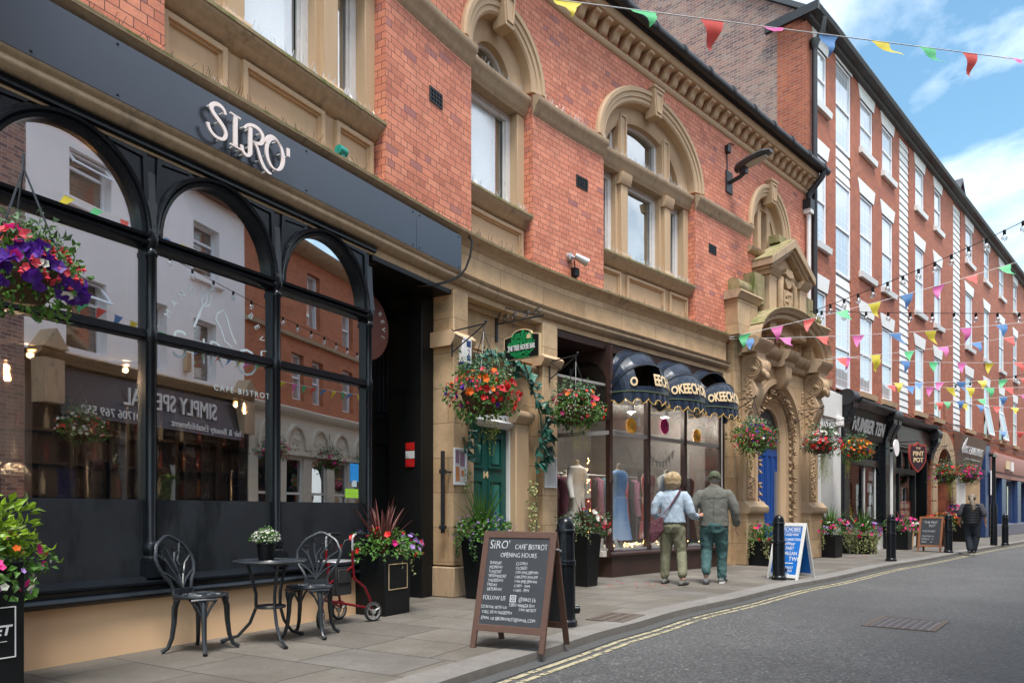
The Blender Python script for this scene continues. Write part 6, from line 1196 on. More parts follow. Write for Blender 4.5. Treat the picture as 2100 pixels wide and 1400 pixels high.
def aboard(nm, lab, p0, rz, w, h, fm, bm_, spread=.5, foot=.14):
    t = thing(nm, lab, 'sandwich board', (p0[0], p0[1], 0), rz); ang_ = atan(spread/2/h)
    def tilt_(s): return lambda p: (p[0], s*(-spread/2)*(1-p[2]/h)+p[1]*(-s)*-1 if s > 0 else spread/2*(1-p[2]/h)-p[1], p[2])
    for s, nm2 in ((1, 'front_frame'), (-1, 'back_frame')):
        q = MB().plate([(-w/2, 0), (-w/2+.05, 0), (-w/2+.05, foot), (w/2-.05, foot), (w/2-.05, 0), (w/2, 0), (w/2, h), (-w/2, h)], [rect(-w/2+.055, w/2-.055, foot+.055, h-.055)], -.012, .012)
        f_ = part(t, nm2, MB().join(q, tilt_(s)), fm, bev=.004); part(f_, 'panel', MB().join(MB().box(-w/2+.05, w/2-.05, -.004, .004, foot+.05, h-.05), tilt_(s)), bm_)
    return t, tilt_(1)
woodf = M('dark_stained_wood', (.10, .05, .035), .55, var=.3, scale=25); slatem = M('chalkboard_slate', (.036, .039, .046), .55, var=.25, scale=4)
t, tl = aboard('chalkboard', 'large chalkboard sandwich board listing cafe opening hours on the kerb', (.07, 6.14), radians(-27.8), .68, .96, woodf, slatem)
def chalktext(t, tl, rows, w, mt=chalk):
    hand_ = mt is chalk; wob_ = lambda p: (p[0]+(.002*sin(p[2]*61+p[0]*9)+.0006*sin(p[2]*190) if hand_ else 0), p[1], p[2]+(.0025*sin(p[0]*43+p[2]*71)+.0006*sin(p[0]*170+p[2]*30) if hand_ else 0))
    b = MB()
    for body, x, z, s, xs in rows: b.text(body, x, z, s, -.007, -.0045, xs=xs, bold=(-.012*s if hand_ else .0005))
    part(t, 'chalk_writing', MB().join(b, lambda p: tl(wob_(p))), mt, sm=0)
rows = [("SiRO'", -.27, .815, .098, .85), ("CAFE' BISTROT", -.03, .812, .062, .72), ('OPENING HOURS', -.16, .745, .055, .78)]
for i, (dy, hr) in enumerate((('SUNDAY', 'CLOSED'), ('MONDAY', 'CLOSED'), ('TUESDAY', '11AM-3PM/5.30PM-9PM'), ('WEDNESDAY', '11AM-3PM/5.30PM-9PM'), ('THURSDAY', '11AM-3PM/5.30PM-9PM'), ('FRIDAY', '11AM - 9PM'), ('SATURDAY', '11AM - 9PM'))): rows += [(dy, -.25, .685-i*.036, .036, .8), (hr, .0, .685-i*.036, .034, .62 if i in (2, 3, 4) else .85)]
rows += [('FOLLOW US', -.275, .395, .048, .8), ('@SIRO.16', .06, .395, .044, .8), ("f SIRO' MANGIA BEVI", -.02, .35, .036, .7), ("CAFE' BISTROT", .07, .318, .032, .75), ('TO BOOK WITH US', -.285, .325, .034, .8), ('CALL US 01706582954', -.27, .285, .035, .85), ('EMAIL US SIROBISTROT@GMAIL.COM', -.27, .235, .035, .85)]
chalktext(t, tl, rows, .68); part(t, 'photo_icon', MB().join(MB().plate(rect(-.02, .035, .385, .44), [rect(-.013, .028, .392, .433)], -.008, -.0045).plate(ell(.0075, .4125, .014, .014), [ell(.0075, .4125, .008, .008)], -.008, -.0045), tl), chalk)
part(t, 'hinge', MB().tube([(.345, -.02, .82), (.345, .06, .80)], .008, 6), silver)
t, tl = aboard('sandwich_board', 'blue and white sandwich board for ladies wear behind a bollard', (4.74, 12.43), radians(-50.7), .57, .94, white, M('blue_sign_panel', (.01, .16, .56), .4, var=.05), .55, .03)
chalktext(t, tl, [('OKEECHOBEE', -.25, .80, .10, .72), ('QUALITY LADIES WEAR', -.22, .725, .052, .72), ('FRENCH CONNECTION', -.23, .645, .056, .75), ('InWear', -.06, .57, .08, .8), ('PART', -.02, .49, .08, .8), ('TWO', .06, .31, .10, .9), ('MORGAN', -.12, .405, .085, .85), ('STREET', .0, .18, .055, .9), ('ROCHDALE', -.06, .13, .05, .8), ('TEL 01706 524235', -.25, .065, .065, .72)], .62, letterw)
part(t, 'stripe', MB().join(MB().box(-.05, .15, -.007, -.0045, .265, .28).box(-.25, .25, -.007, -.0045, .775, .78), tl), letterw)
t, tl = aboard('chalkboard', 'small wooden framed chalkboard with drink prices outside the pub', (12.05, 21.0), radians(-46), .62, 1.0, M('orange_stained_wood', (.26, .10, .045), .5, var=.3, scale=25), slatem, .5)
chalktext(t, tl, [('"THE PINT', -.2, .80, .10, .8), ('POT"', -.05, .70, .10, .8), ('*OUR DRINKS*', -.22, .56, .07, .75), ('COCKTAILS £5', -.22, .42, .06, .8), ('DOUBLES    £5', -.22, .34, .06, .8), ('LAGER       £4', -.22, .26, .06, .8)], .62)
t = thing('stool', 'small wooden stool behind the pub chalkboard', 'stool', fpt(24.6, .7), rzu(24)); part(t, 'seat', MB().box(-.22, .22, -.18, .18, .48, .53), M('pale_wood', (.42, .26, .12), .6, var=.25, scale=20))
for sx in (-1, 1):
    for sy in (-1, 1): part(t, 'leg', MB().tube([(sx*.2, sy*.16, .48), (sx*.24, sy*.19, 0)], .025, 6), bpy.data.materials['pale_wood'])
part(t, 'stretcher', MB().box(-.22, .22, -.02, .02, .16, .2), bpy.data.materials['pale_wood'])
t = thing('bench', 'low wooden bench with painted end by the pub entrance', 'bench', fpt(26.2, .55), rzu(26)); part(t, 'seat', MB().box(-.6, .6, -.2, .2, .46, .52), bpy.data.materials['pale_wood']); part(t, 'leg', MB().box(-.55, -.48, -.18, .18, 0, .46), M('teal_paint', (.02, .25, .30), .5)); part(t, 'leg', MB().box(.48, .55, -.18, .18, 0, .46), bpy.data.materials['teal_paint'])
# cast bistro set
def chair_root(lab):
    t = thing('bistro_chair', lab, 'chair')
    seat = MB().lathe((0, 0, 0), [(.185, .435), (.205, .438), (.21, .45), (.205, .462), (.18, .462), (.175, .45)], 28)
    for k in range(8):
        a = k*pi/4; seat.tube([(.03*cos(a), .03*sin(a), .452), (.09*cos(a+.35), .09*sin(a+.35), .458), (.14*cos(a-.1), .14*sin(a-.1), .452), (.185*cos(a+.15), .185*sin(a+.15), .45)], [.012, .016, .014, .01], 6, flat=.5)
        seat.tube([(.14*cos(a-.1), .14*sin(a-.1), .452), (.19*cos(a-.35), .19*sin(a-.35), .45)], .010, 6, flat=.5)
    seat.lathe((0, 0, .445), [(0, 0), (.04, 0), (.045, .01), (.03, .018), (0, .018)], 14); seat.tube([(.105*cos(2*pi*i/24), .105*sin(2*pi*i/24), .452) for i in range(24)], .009, 5, closed=True)
    part(t, 'seat', seat, iron)
    for sx, sy in ((1, 1), (1, -1), (-1, 1), (-1, -1)):
        a = math.atan2(sy, sx); c, s = cos(a), sin(a); q = MB().tube([(.17*c, .17*s, .43), (.195*c, .195*s, .36), (.20*c, .20*s, .24), (.215*c, .215*s, .12), (.245*c, .245*s, .04), (.29*c, .29*s, .012)], [.02, .024, .021, .018, .016, .018], 8)
        for k in (-1, 1):
            x_, y_ = c*.19-k*s*.10, s*.19+k*c*.10; q.tube([(x_*.94, y_*.94, .43), (.198*c-k*s*.05, .198*s+k*c*.05, .37), (.20*c, .20*s, .26)], [.012, .01, .008], 6); q.tube([(.198*c-k*s*.03, .198*s+k*c*.03, .42), (.2*c-k*s*.012, .2*s+k*c*.012, .34)], .007, 5)
        q.tube([(.19*c-s*.09, .19*s+c*.09, .425), (.2*c, .2*s, .43), (.19*c+s*.09, .19*s-c*.09, .425)], .012, 6); part(t, 'leg', q, iron)
    X = lambda z: -.17-.16*((z-.44)/.47)**1.3     # raked back
    out = [(.11, .45), (.10, .50), (.125, .56), (.175, .62), (.205, .70), (.205, .76), (.18, .80), (.165, .83), (.14, .86), (.10, .885), (.07, .90), (.03, .92), (0, .925)]
    fr_ = [(X(z), y, z) for y, z in out]+[(X(z), -y, z) for y, z in out[-2::-1]]
    part(t, 'back_frame', MB().tube(fr_, .0145, 8).box(-.2, -.165, -.10, .10, .46, .50), iron)
    q = MB()
    for l in ([(0, .48), (.0, .62), (-.02, .72), (.03, .80)], [(0, .5), (.05, .62), (.10, .70), (.185, .76)], [(0, .5), (-.05, .62), (-.09, .70), (-.12, .78)], [(0, .5), (.07, .58), (.13, .62), (.17, .64)], [(0, .5), (-.07, .58), (-.13, .62), (-.17, .64)], [(.05, .62), (.02, .72), (.09, .82), (.11, .87)], [(-.05, .62), (-.10, .72), (-.17, .78)], [(.0, .62), (-.04, .74), (-.06, .84)]): q.tube([(X(z), y, z) for y, z in l], [.011]+[.009]*(len(l)-1), 6)
    for y, z in ((.03, .80), (-.06, .84), (-.12, .78), (.11, .80), (.03, .66)): q.lathe((X(z), y, z), [(.006, -.03), (.016, -.02), (.015, .0), (.026, .03), (.012, .025), (0, .02)], 8)
    part(t, 'back_tracery', q, iron); return t
ch = chair_root('black cast bistro chair on the side of the table away from the walking frame'); ch.location = fpt(1.15, .39); ch.rotation_euler = (0, 0, radians(-16)); ch['group'] = 'black cast bistro chairs'
dup(ch, fpt(2.10, .63), radians(-93), 'black cast bistro chair between the little table and the walking frame', 'black cast bistro chairs')
t = thing('bistro_table', 'round black cast bistro table with three curved legs before the cafe', 'table', fpt(1.70, .57), .3)
q = MB().lathe((0, 0, 0), [(.275, .685), (.305, .69), (.31, .70), (.305, .71), (.27, .71), (.265, .70)], 36)
for r_ in (.06, .13, .20): q.tube([(r_*cos(2*pi*i/30), r_*sin(2*pi*i/30), .70) for i in range(30)], .010, 5, closed=True)
for k in range(20): a = k*pi/10; q.tube([(.05*cos(a), .05*sin(a), .70), (.16*cos(a+.2), .16*sin(a+.2), .703), (.27*cos(a), .27*sin(a), .70)], .011, 5, flat=.5)
part(t, 'tabletop', q, iron)
for k in range(3): a = 2*pi*k/3-1.25; c, s = cos(a), sin(a); part(t, 'leg', MB().tube([(.2*c, .2*s, .69), (.16*c, .16*s, .58), (.12*c, .12*s, .42), (.12*c, .12*s, .30), (.17*c, .17*s, .17), (.27*c, .27*s, .06), (.36*c, .36*s, .03), (.41*c, .41*s, .012)], [.015, .014, .014, .014, .014, .014, .015, .02], 8), iron)
part(t, 'ring', MB().tube([(.12*cos(2*pi*i/24), .12*sin(2*pi*i/24), .31) for i in range(24)], .012, 6, closed=True).tube([(.08*cos(2*pi*i/24), .08*sin(2*pi*i/24), .31) for i in range(24)], .008, 6, closed=True), iron)
p_ = fpt(1.69, .53, .712); t = thing('potted_plant', 'small pot of white flowers on the black bistro table', 'plant', p_); rn = random.Random(71)
part(t, 'pot', MB().lathe((0, 0, 0), [(0, 0), (.062, 0), (.066, .01), (.078, .13), (.083, .132), (.083, .142), (.072, .142), (.07, .12), (0, .12)], 24), blackmatt)
part(t, 'foliage', foliage(MB(), (0, 0, .175), (.105, .105, .085), 420, .028, .013, rn, -.3, .4, -.3), leafg, sm=0); part(t, 'white_flowers', flowers(MB(), (0, 0, .175), (.11, .11, .09), 170, .010, rn, -.2), pet_wht, sm=0)
# three wheeled walking frame
t = thing('walking_frame', 'red three wheeled walking frame with black bag behind the bistro chair', 'walking frame', fpt(2.78, .38), rzu(2.8)); redm = M('metallic_red_paint', (.24, .008, .02), .3, metal=.4, var=.15); rub = M('tyre_rubber', (.02, .02, .022), .7)
def wheel(x, y, a):
    c, s = cos(a), sin(a); f_ = lambda p: (x+p[0]*c-p[1]*s, y+p[0]*s+p[1]*c, p[2]); w_ = part(t, 'wheel', MB().join(MB().lathe((0, 0, .10), [(.078, 0), (.082, -.018), (.10, -.012), (.10, .012), (.082, .018), (.078, 0)], 24, 'y', cap=False), f_), rub)
    q = MB().lathe((0, 0, .10), [(.072, -.014), (.084, -.014), (.084, .014), (.072, .014), (.072, -.014)], 24, 'y', cap=False).lathe((0, 0, .10), [(0, -.02), (.024, -.02), (.024, .02), (0, .02)], 10, 'y')
    for k in range(3): b_ = 2*pi*k/3+.5; q.tube([(.02*cos(b_), 0, .10+.02*sin(b_)), (.08*cos(b_), 0, .10+.08*sin(b_))], .018, 6, flat=.4)
    part(w_, 'rim', MB().join(q, f_), silver)
wheel(-.30, .0, .5); wheel(.30, -.14, -.25); wheel(.22, .26, -.1)
for sy, x1, y1 in ((-1, .30, -.14), (1, .22, .26)):
    part(t, 'side_frame', MB().tube([(x1, y1*.86, .12), (x1-.03, y1*.86, .24), (x1-.10, y1*.8, .36), (x1-.24, y1*.7, .46), (x1-.26, y1*.7, .62), (x1-.26, y1*.7, .74)], .0125, 8).tube([(x1, y1*.86, .13), (-.22, .02*sy, .26)], .0125, 8).tube([(x1-.26, y1*.7, .58), (-.20, .02*sy, .42)], .011, 8), redm)
    part(t, 'handle_post', MB().tube([(x1-.26, y1*.7, .72), (x1-.26, y1*.7, .86), (x1-.24, y1*.7, .89), (x1-.20, y1*.7, .90)], .011, 8), silver); part(t, 'handle', MB().tube([(x1-.21, y1*.7, .90), (x1-.08, y1*.7, .90)], [.016, .018], 10).tube([(x1-.2, y1*.7, .88), (x1-.12, y1*.75, .82), (x1-.08, y1*.75, .78)], .009, 6), blackmatt)
    part(t, 'brake_cable', MB().tube([(x1-.2, y1*.7, .88), (x1-.34, y1*.5, .84), (x1-.42, y1*.4, .68), (x1-.3, y1*.6, .45)], .004, 4), blackmatt)
part(t, 'steering_post', MB().tube([(-.30, .0, .12), (-.27, 0, .26), (-.21, 0, .30), (-.19, 0, .62)], .014, 8), redm)
part(t, 'bag', MB().box(-.16, .06, -.07, .16, .30, .58).box(-.14, .04, -.085, -.07, .42, .56), M('black_bag_nylon', (.018, .018, .02), .6, var=.3, bmp=.3, bscale=30), bev=.03); part(t, 'tray', MB().box(-.18, .12, -.08, .2, .62, .64), silver, bev=.01)
# pavement and road ironwork
t = thing('drain_grate', 'rusty drain grate set in the kerb behind the cafe chalkboard', 'drain', fpt(4.62, 2.55, -.02)); gr = M('rusty_iron', (.10, .075, .06), .7, var=.4, scale=30, bmp=.4)
part(t, 'grate', MB().plate(rect(4.28, 4.98, 2.36, 2.78), [rect(4.32+i*.105, 4.32+i*.105+.06, 2.41+j*.12, 2.41+j*.12+.07) for i in range(6) for j in range(3)], .0, .004), gr, lambda p: FP((p[0], p[2], p[1]+.005))); part(t, 'pit', MB().box(4.29, 4.97, .0055, .0065, 2.37, 2.77), blackmatt, lambda p: FP((p[0], p[2], p[1])))
t = thing('manhole_cover', 'rectangular patterned iron manhole cover in the road', 'manhole cover', fpt(6.95, 5.1, -.07)); q = MB().plate(rect(6.35, 7.55, 4.82, 5.40), [], .0, .004); fc = lambda p: FP((p[0], p[2], p[1]-.068))
part(t, 'frame', MB().plate(rect(6.30, 7.60, 4.77, 5.45), [rect(6.36, 7.54, 4.83, 5.39)], .0, .007), gr, fc); q = MB().box(6.36, 7.54, .0, .003, 4.83, 5.39)
for i in range(14):
    for j in range(7): q.box(6.40+i*.082, 6.40+i*.082+.045, .003, .007, 4.86+j*.076, 4.86+j*.076+.045)
part(t, 'cover', q, M('worn_iron', (.15, .14, .145), .5, metal=.4, var=.3, scale=20), fc)
# things on the walls
t = thing('street_light', 'dark LED street light on the brick wall under the cornice', 'street light', fpt(13.25, 0, 8.0)); u = 13.25
part(t, 'wall_plate', MB().box(u-.13, u+.13, 0, .03, 7.9, 8.35), gutterm, FP); part(t, 'arm', MB().tube([(u, .03, 8.12), (u, .25, 8.16), (u, .34, 8.2), (u, .36, 8.30)], .045, 8).box(u-.06, u+.06, .28, .42, 8.2, 8.32), gutterm, FP)
part(t, 'lamp_head', MB().loft([[(u+w_*cos(2*pi*j/14), d, z+h_*sin(2*pi*j/14)+.0) for j in range(14)] for d, z, w_, h_ in ((.18, 8.33, .10, .06), (.25, 8.36, .16, .08), (.5, 8.42, .19, .09), (.8, 8.47, .17, .07), (.95, 8.48, .10, .03))]), M('graphite_lamp_body', (.04, .042, .047), .4), FP); part(t, 'lens', MB().loft([[(u+w_*cos(2*pi*j/12), d, z-.012*sin(2*pi*j/12)) for j in range(12)] for d, z, w_ in ((.42, 8.325, .10), (.6, 8.36, .13), (.86, 8.405, .09))]), M('lamp_lens', (.35, .36, .36), .3), FP)
part(t, 'cable', MB().tube([(u-.08, .02, 8.35), (u-.1, .02, 8.7), (u-.02, .03, 8.95), (u+.2, .02, 9.0)], .012, 5).box(u-.16, u-.03, 0, .08, 8.72, 8.86), gutterm, FP)
t = thing('wall_camera', 'grey wall mounted security light on the brick pier above the ledge', 'camera', fpt(8.1, .1, 5.0)); part(t, 'base', MB().lathe((8.0, 0, 5.24), [(0, 0), (.07, 0), (.06, .05), (0, .06)], 12, 'y').tube([(8.0, .05, 5.24), (8.1, .12, 5.2)], .02, 6), silver, FP); part(t, 'body', MB().tube([(8.04, .10, 5.25), (8.20, .24, 5.14)], [.05, .07], 10), silver, FP); part(t, 'junction_box', MB().box(8.06, 8.18, 0, .08, 4.95, 5.08).tube([(8.1, .05, 5.08), (8.06, .06, 5.2)], .01, 5), blackmatt, FP)
t = thing('alarm_box', 'white alarm box with blue foot on the pier left of the hanging pub sign', 'alarm box', fpt(5.35, .05, 3.05)); part(t, 'case', MB().box(5.30, 5.50, .03, .11, 3.10, 3.44), white, FP, bev=.012); part(t, 'foot', MB().loft([[(5.30, .03, 3.10), (5.50, .03, 3.10), (5.50, .11, 3.10), (5.30, .11, 3.10)], [(5.33, .03, 3.03), (5.47, .03, 3.03), (5.47, .09, 3.03), (5.33, .09, 3.03)]]), bluepaint, FP); part(t, 'print', MB().box(5.38, 5.47, .11, .113, 3.32, 3.40).box(5.38, 5.47, .11, .113, 3.14, 3.2).text('2', 5.40, 3.21, .11, .11, .113), navy, FP)
for u0, u1, z0, z1, lab, k in ((5.19, 5.47, 1.48, 1.97, 'framed colour menu posters on the pier left of the green door', 1), (7.33, 7.63, 1.50, 1.98, 'white framed printed menu on the pier right of the green door', 0)):
    t = thing('wall_poster', lab, 'poster', fpt(u0, .04, z0)); part(t, 'frame', MB().plate(rect(u0, u1, z0, z1), [rect(u0+.025, u1-.025, z0+.025, z1-.025)], .03, .055), upvc, FP, bev=.004); part(t, 'sheet', MB().box(u0+.02, u1-.02, .03, .04, z0+.02, z1-.02), M('poster_sheet%d' % k, (.68, .67, .66), .5), FP); q = MB(); q2 = MB()
    if k:
        q.box(u0+.04, u0+.12, .04, .042, z1-.2, z1-.04).box(u0+.14, u1-.04, .04, .042, z1-.24, z1-.05); q2.box(u0+.04, u0+.13, .04, .042, z0+.05, z0+.24).box(u0+.16, u0+.22, .04, .042, z0+.12, z0+.2)
        part(t, 'print', q, M('mauve_print', (.33, .2, .3), .6), FP); part(t, 'print', q2, M('orange_print', (.6, .22, .08), .6), FP)
    else:
        for i in range(16): q.box(u0+.06+R.random()*.04, u1-.07-R.random()*.04, .04, .041, z1-.07-i*.024, z1-.078-i*.024)
        part(t, 'print', q, M('grey_print', (.45, .45, .45), .6), FP)
dw = d_at(5.08, 908); single('wall_bar', 'slim black iron bar fixed upright beside the stone pier', 'bar', MB().box(5.06, 5.10, dw-.02, dw+.02, .85, 1.92).box(5.04, 5.12, dw-.03, dw+.03, 1.62, 1.68).box(5.04, 5.12, dw-.03, dw+.03, .9, .95).tube([(5.08, dw, 1.65), (5.22, 0, 1.65)], .012, 5), iron, FP)
# hanging pub sign with tree
u = 6.42; dA_, dB_ = d_at(u, 1035), d_at(u, 1109); zc = uz(1070, 708, (dA_+dB_)/2)[1]; q_ = fpt(u, (dA_+dB_)/2); zc = 1.12+(1050-709)/1500*q_.y; hw = (dB_-dA_)/2; dm = (dA_+dB_)/2; k_ = q_.y/1500
hs_ = lambda p: (u+p[1], dm+p[0], zc+p[2])
t = thing('hanging_sign', 'hanging bar sign with green tree and lettering THE TREE HOUSE BAR', 'sign', fpt(u, dm, zc-.2)); H_ = 27*k_
ol = [(-hw, -H_), (hw, -H_), (hw, H_*.72), (hw*.72, H_*.8)]+[(hw*.55*cos(pi*i/12), H_*.85+H_*.42*sin(pi*i/12)) for i in range(13)]+[(-hw*.72, H_*.8), (-hw, H_*.72)]
part(t, 'board', MB().join(MB().plate(ol, [], -.02, .02), hs_), gold, FP); part(t, 'face', MB().join(MB().plate([(x*.93, z*.93) for x, z in ol], [], -.028, .026), hs_), blackmatt, FP)
q = MB(); rn = random.Random(5)
for _ in range(150):
    a = rn.random()*pi; r_ = rn.uniform(.25, 1)*1.; x, z = hw*.72*r_*cos(a), H_*.05+H_*1.05*r_*sin(a); s = rn.uniform(.012, .026); q.plate([(x-s, z), (x, z-s*.8), (x+s, z), (x, z+s*.8)], [], -.033, -.028)
for _ in range(90):
    x = rn.uniform(-.7, .7)*hw; z = -H_*rn.uniform(.42, .92); 
    if abs(x) < hw*(.75-.3*abs(z/H_)): q.plate([(x-.03, z), (x, z-.008), (x+.03, z), (x, z+.008)], [], -.033, -.028)
q.stroke([(0, -H_*.1), (0, H_*.5), (-.05, H_*.8)], .03, -.033, -.028).stroke([(0, H_*.3), (.1, H_*.7)], .02, -.033, -.028)
part(t, 'painted_tree', MB().join(q, hs_), M('sign_green', (.01, .30, .09), .5), FP, sm=0); part(t, 'lettering', MB().join(MB().text('THE TREE HOUSE BAR', 0, -H_*.32, .105, -.036, -.03, 'CENTER', xs=hw*1.62/1.13, bold=.002), hs_), letterw, FP); part(t, 'tree_house', MB().join(MB().plate([(.10, H_*.45), (.17, H_*.45), (.17, H_*.7), (.135, H_*.85), (.10, H_*.7)], [], -.036, -.03), hs_), gold, FP)
zt = zc+H_*1.27+.14; bt = thing('sign_bracket', 'scrolled black iron bracket carrying the hanging bar sign', 'bracket', fpt(u, -.15, zt)); q = MB().box(u-.02, u+.02, -.18, -.15, zt-.26, zt+.28).tube([(u, -.16, zt), (u, dB_+.06, zt)], .014, 6)
q.tube([(u, -.15, zt+.02), (u, -.1, zt+.16), (u, .0, zt+.22), (u, .2, zt+.14), (u, dB_*.8, zt+.04)], .009, 6)
for d_, s in ((.0, 1), (.16, 1), (dB_-.25, 1), (dB_-.05, 1)): q.tube([(u, d_+.06*(1-i/16)*cos(i*.75), zt+.065+.06*(1-i/16)*sin(i*.75)) for i in range(14)], .008, 5)
for d_ in (dm-hw*.45, dm+hw*.45): q.tube([(u, d_+.018*cos(i*.8), zt-.06+.03*sin(i*.8)) for i in range(9)], .006, 5)
part(bt, 'scrollwork', q, iron, FP)
# ---------------------------------------------------------------- bunting and festoon lights
BC = dict(r=M('red_flag', (.80, .13, .11), .5, var=.08, trans=.4), p=M('pink_flag', (.82, .20, .50), .5, var=.08, trans=.4), b=M('blue_flag', (.13, .30, .62), .5, var=.08, trans=.4), y=M('yellow_flag', (.80, .68, .08), .5, var=.08, trans=.4), g=M('green_flag', (.13, .60, .26), .5, var=.08, trans=.4))
def bunting(lab, a, b_, n, seq, w, h, seed, wind=.25, fold=.2, sagm=.04):
    rn = random.Random(seed); a, b_ = V(a), V(b_); t = thing('bunting', lab, 'bunting', a); L_ = (b_-a).length
    pt = lambda s: (b_-a)*s+V((0, 0, -sagm*L_*sin(pi*s)*.3)); part(t, 'string', MB().tube([pt(i/24) for i in range(25)], .0045 if w > .26 else .005, 4), letterw)
    for i in range(n):
        s = (i+.5)/n; e = (pt(min(1, s+.01))-pt(s)).normalized(); p = pt(s); q = MB(); k = rn.uniform(-1, 1); lift = rn.random()**1.5*wind*3; side_ = e.cross(V((0, 0, 1))); dn = (V((0, 0, -1))+side_*lift+e*k*fold).normalized(); N_ = 6; rows = []
        for r_ in range(N_+1):
            f_ = r_/N_; ww = w/2*(1-f_)+.003; o_ = dn*h*f_+side_*(.05*sin(f_*5+k*3)*f_)+e*(.03*sin(f_*4+k*5)*f_); rows.append([p+o_-e*ww, p+o_+side_*.02*f_*(1-f_)*4*k, p+o_+e*ww])
        q.loft(rows, False, False); part(t, 'flag', q, BC[seq[i % len(seq)]])
    return t
PXL = lambda x, y, Y: px(x, y, Y)
bunting('foreground bunting of large plastic flags crossing the sky above the roofs', PXL(1080, -8, 5.2), PXL(2180, 134, 8.2), 10, 'ygrpbygrmp'.replace('m', 'p'), .25, .24, 3, .55, .6, .0)
ua = fpt(13.05, .12, 4.78)
for lab, a, b_, n, seq, sd in (
    ('bunting rising from the frieze corner towards the terrace roof', ua, PXL(2160, 515, 15.2), 13, 'gprgybpr', 4),
    ('level bunting from the frieze corner across the portal door hood', ua+V((0, 0, -.03)), PXL(2160, 655, 16.), 12, 'bprpbypbp', 5),
    ('bunting starting under the portal hood crossing the terrace windows', PXL(1690, 737, 17.5), PXL(2170, 675, 18), 9, 'rygpbrygp', 6),
    ('lower bunting crossing the terrace at mid height of its lowest windows', PXL(1705, 731, 18), PXL(2170, 742, 19), 11, 'pybgpyrb', 7),
    ('bunting of pennants over the NUMBER TEN shop fascia', PXL(1808, 789, 21), PXL(2170, 792, 21), 12, 'rbpyygrp', 8),
    ('bunting starting over the pub above the cable', PXL(1822, 785, 23), PXL(2170, 770, 22), 11, 'ybpbygrp', 9),
    ('small bunting over the arched passage of the stone voussoirs', PXL(1905, 826, 26), PXL(2170, 800, 25), 8, 'rbgbprg', 10),
    ('farthest bunting above the brown apartment sign', PXL(1925, 822, 28), PXL(2170, 840, 27), 9, 'gybryprg', 11),
    ('short farthest bunting in front of the navy shop fascia', PXL(2040, 883, 30), PXL(2180, 884, 29), 5, 'brypb', 12)):
    bunting(lab, a, b_, max(4, int(n*.8)), seq, .27, .32, sd, .35, .35)
bunting('bunting hung along the rendered building across the street', FD((3.2, 1.6, 4.9)), FD((-3.2, 1.0, 4.9)), 16, 'grbypgryb', .22, .26, 13, .4)
bunting('bunting hung along the orange brick building across the street', FD((-3., 1.0, 4.6)), FD((-11., 1.6, 5.2)), 18, 'bypgrbyg', .22, .26, 14, .4)
def festoon(lab, a, b_, n, sag=.02):
    a, b_ = V(a), V(b_); t = thing('festoon_lights', lab, 'string lights', a); L_ = (b_-a).length; pt = lambda s: (b_-a)*s+V((0, 0, -sag*L_*sin(pi*s))); part(t, 'cable', MB().tube([pt(i/24) for i in range(25)], .008, 5), blackmatt)
    for i in range(n):
        p = pt((i+.5)/n); part(t, 'socket', MB().lathe(p, [(0, .01), (.03, .01), (.026, -.08), (0, -.08)], 8), blackmatt); part(t, 'bulb', MB().lathe(p, [(.02, -.075), (.05, -.12), (.055, -.15), (.04, -.19), (0, -.205)], 10), clearbulb, sm=60)
festoon('festoon lights rising steeply from the portal towards the terrace roof', PXL(1662, 640, 16.6), PXL(2200, 405, 13.2), 16, .02)
festoon('level festoon lights from the portal across the terrace', PXL(1662, 638, 16.6), PXL(2200, 642, 17), 12, .004)
festoon('low festoon lights over the pub over the road', PXL(1945, 792, 24), PXL(2200, 748, 22), 8, .01)
festoon('festoon lights hung along the pale rendered building across the street', FD((2.5, 1.4, 6.6)), FD((-9, .8, 6.3)), 16, .01)
# ---------------------------------------------------------------- people
from mathutils import noise as mn
def organic(par, name, mb, mat, vox=.009, smooth=4, wr=0., wsc=14., wdir=(1, 1, 1), seed=0, mat2=None, split=None):
    bm = bmesh.new(); me = bpy.data.meshes.new('tmp'); me.from_pydata(mb.v, [], mb.f); bm.from_mesh(me); bmesh.ops.recalc_face_normals(bm, faces=bm.faces); bm.to_mesh(me); bm.free()
    o = bpy.data.objects.new('tmp', me); COL.objects.link(o)
    r = o.modifiers.new('r', 'REMESH'); r.mode = 'VOXEL'; r.voxel_size = vox; r.use_smooth_shade = True
    s = o.modifiers.new('s', 'SMOOTH'); s.iterations = smooth; s.factor = .5
    dg = bpy.context.evaluated_depsgraph_get(); m2 = bpy.data.meshes.new_from_object(o.evaluated_get(dg)); bpy.data.objects.remove(o); bpy.data.meshes.remove(me)
    if wr:
        ns = [v.normal.copy() for v in m2.vertices]
        for v, n in zip(m2.vertices, ns):
            q = V((v.co.x*wdir[0], v.co.y*wdir[1], v.co.z*wdir[2]))*wsc+V((seed, 0, 0)); k = mn.noise(q)+.5*mn.noise(q*2.3); v.co += n*wr*(1-abs(k)*2.)
    m2.name = name; m2.materials.clear(); m2.materials.append(mat)
    if mat2:
        m2.materials.append(mat2)
        for f in m2.polygons: f.material_index = 1 if split(f.center) else 0
    m2.polygons.foreach_set('use_smooth', [True]*len(m2.polygons))
    ob = bpy.data.objects.new(name, m2); COL.objects.link(ob); ob.parent = par; return ob
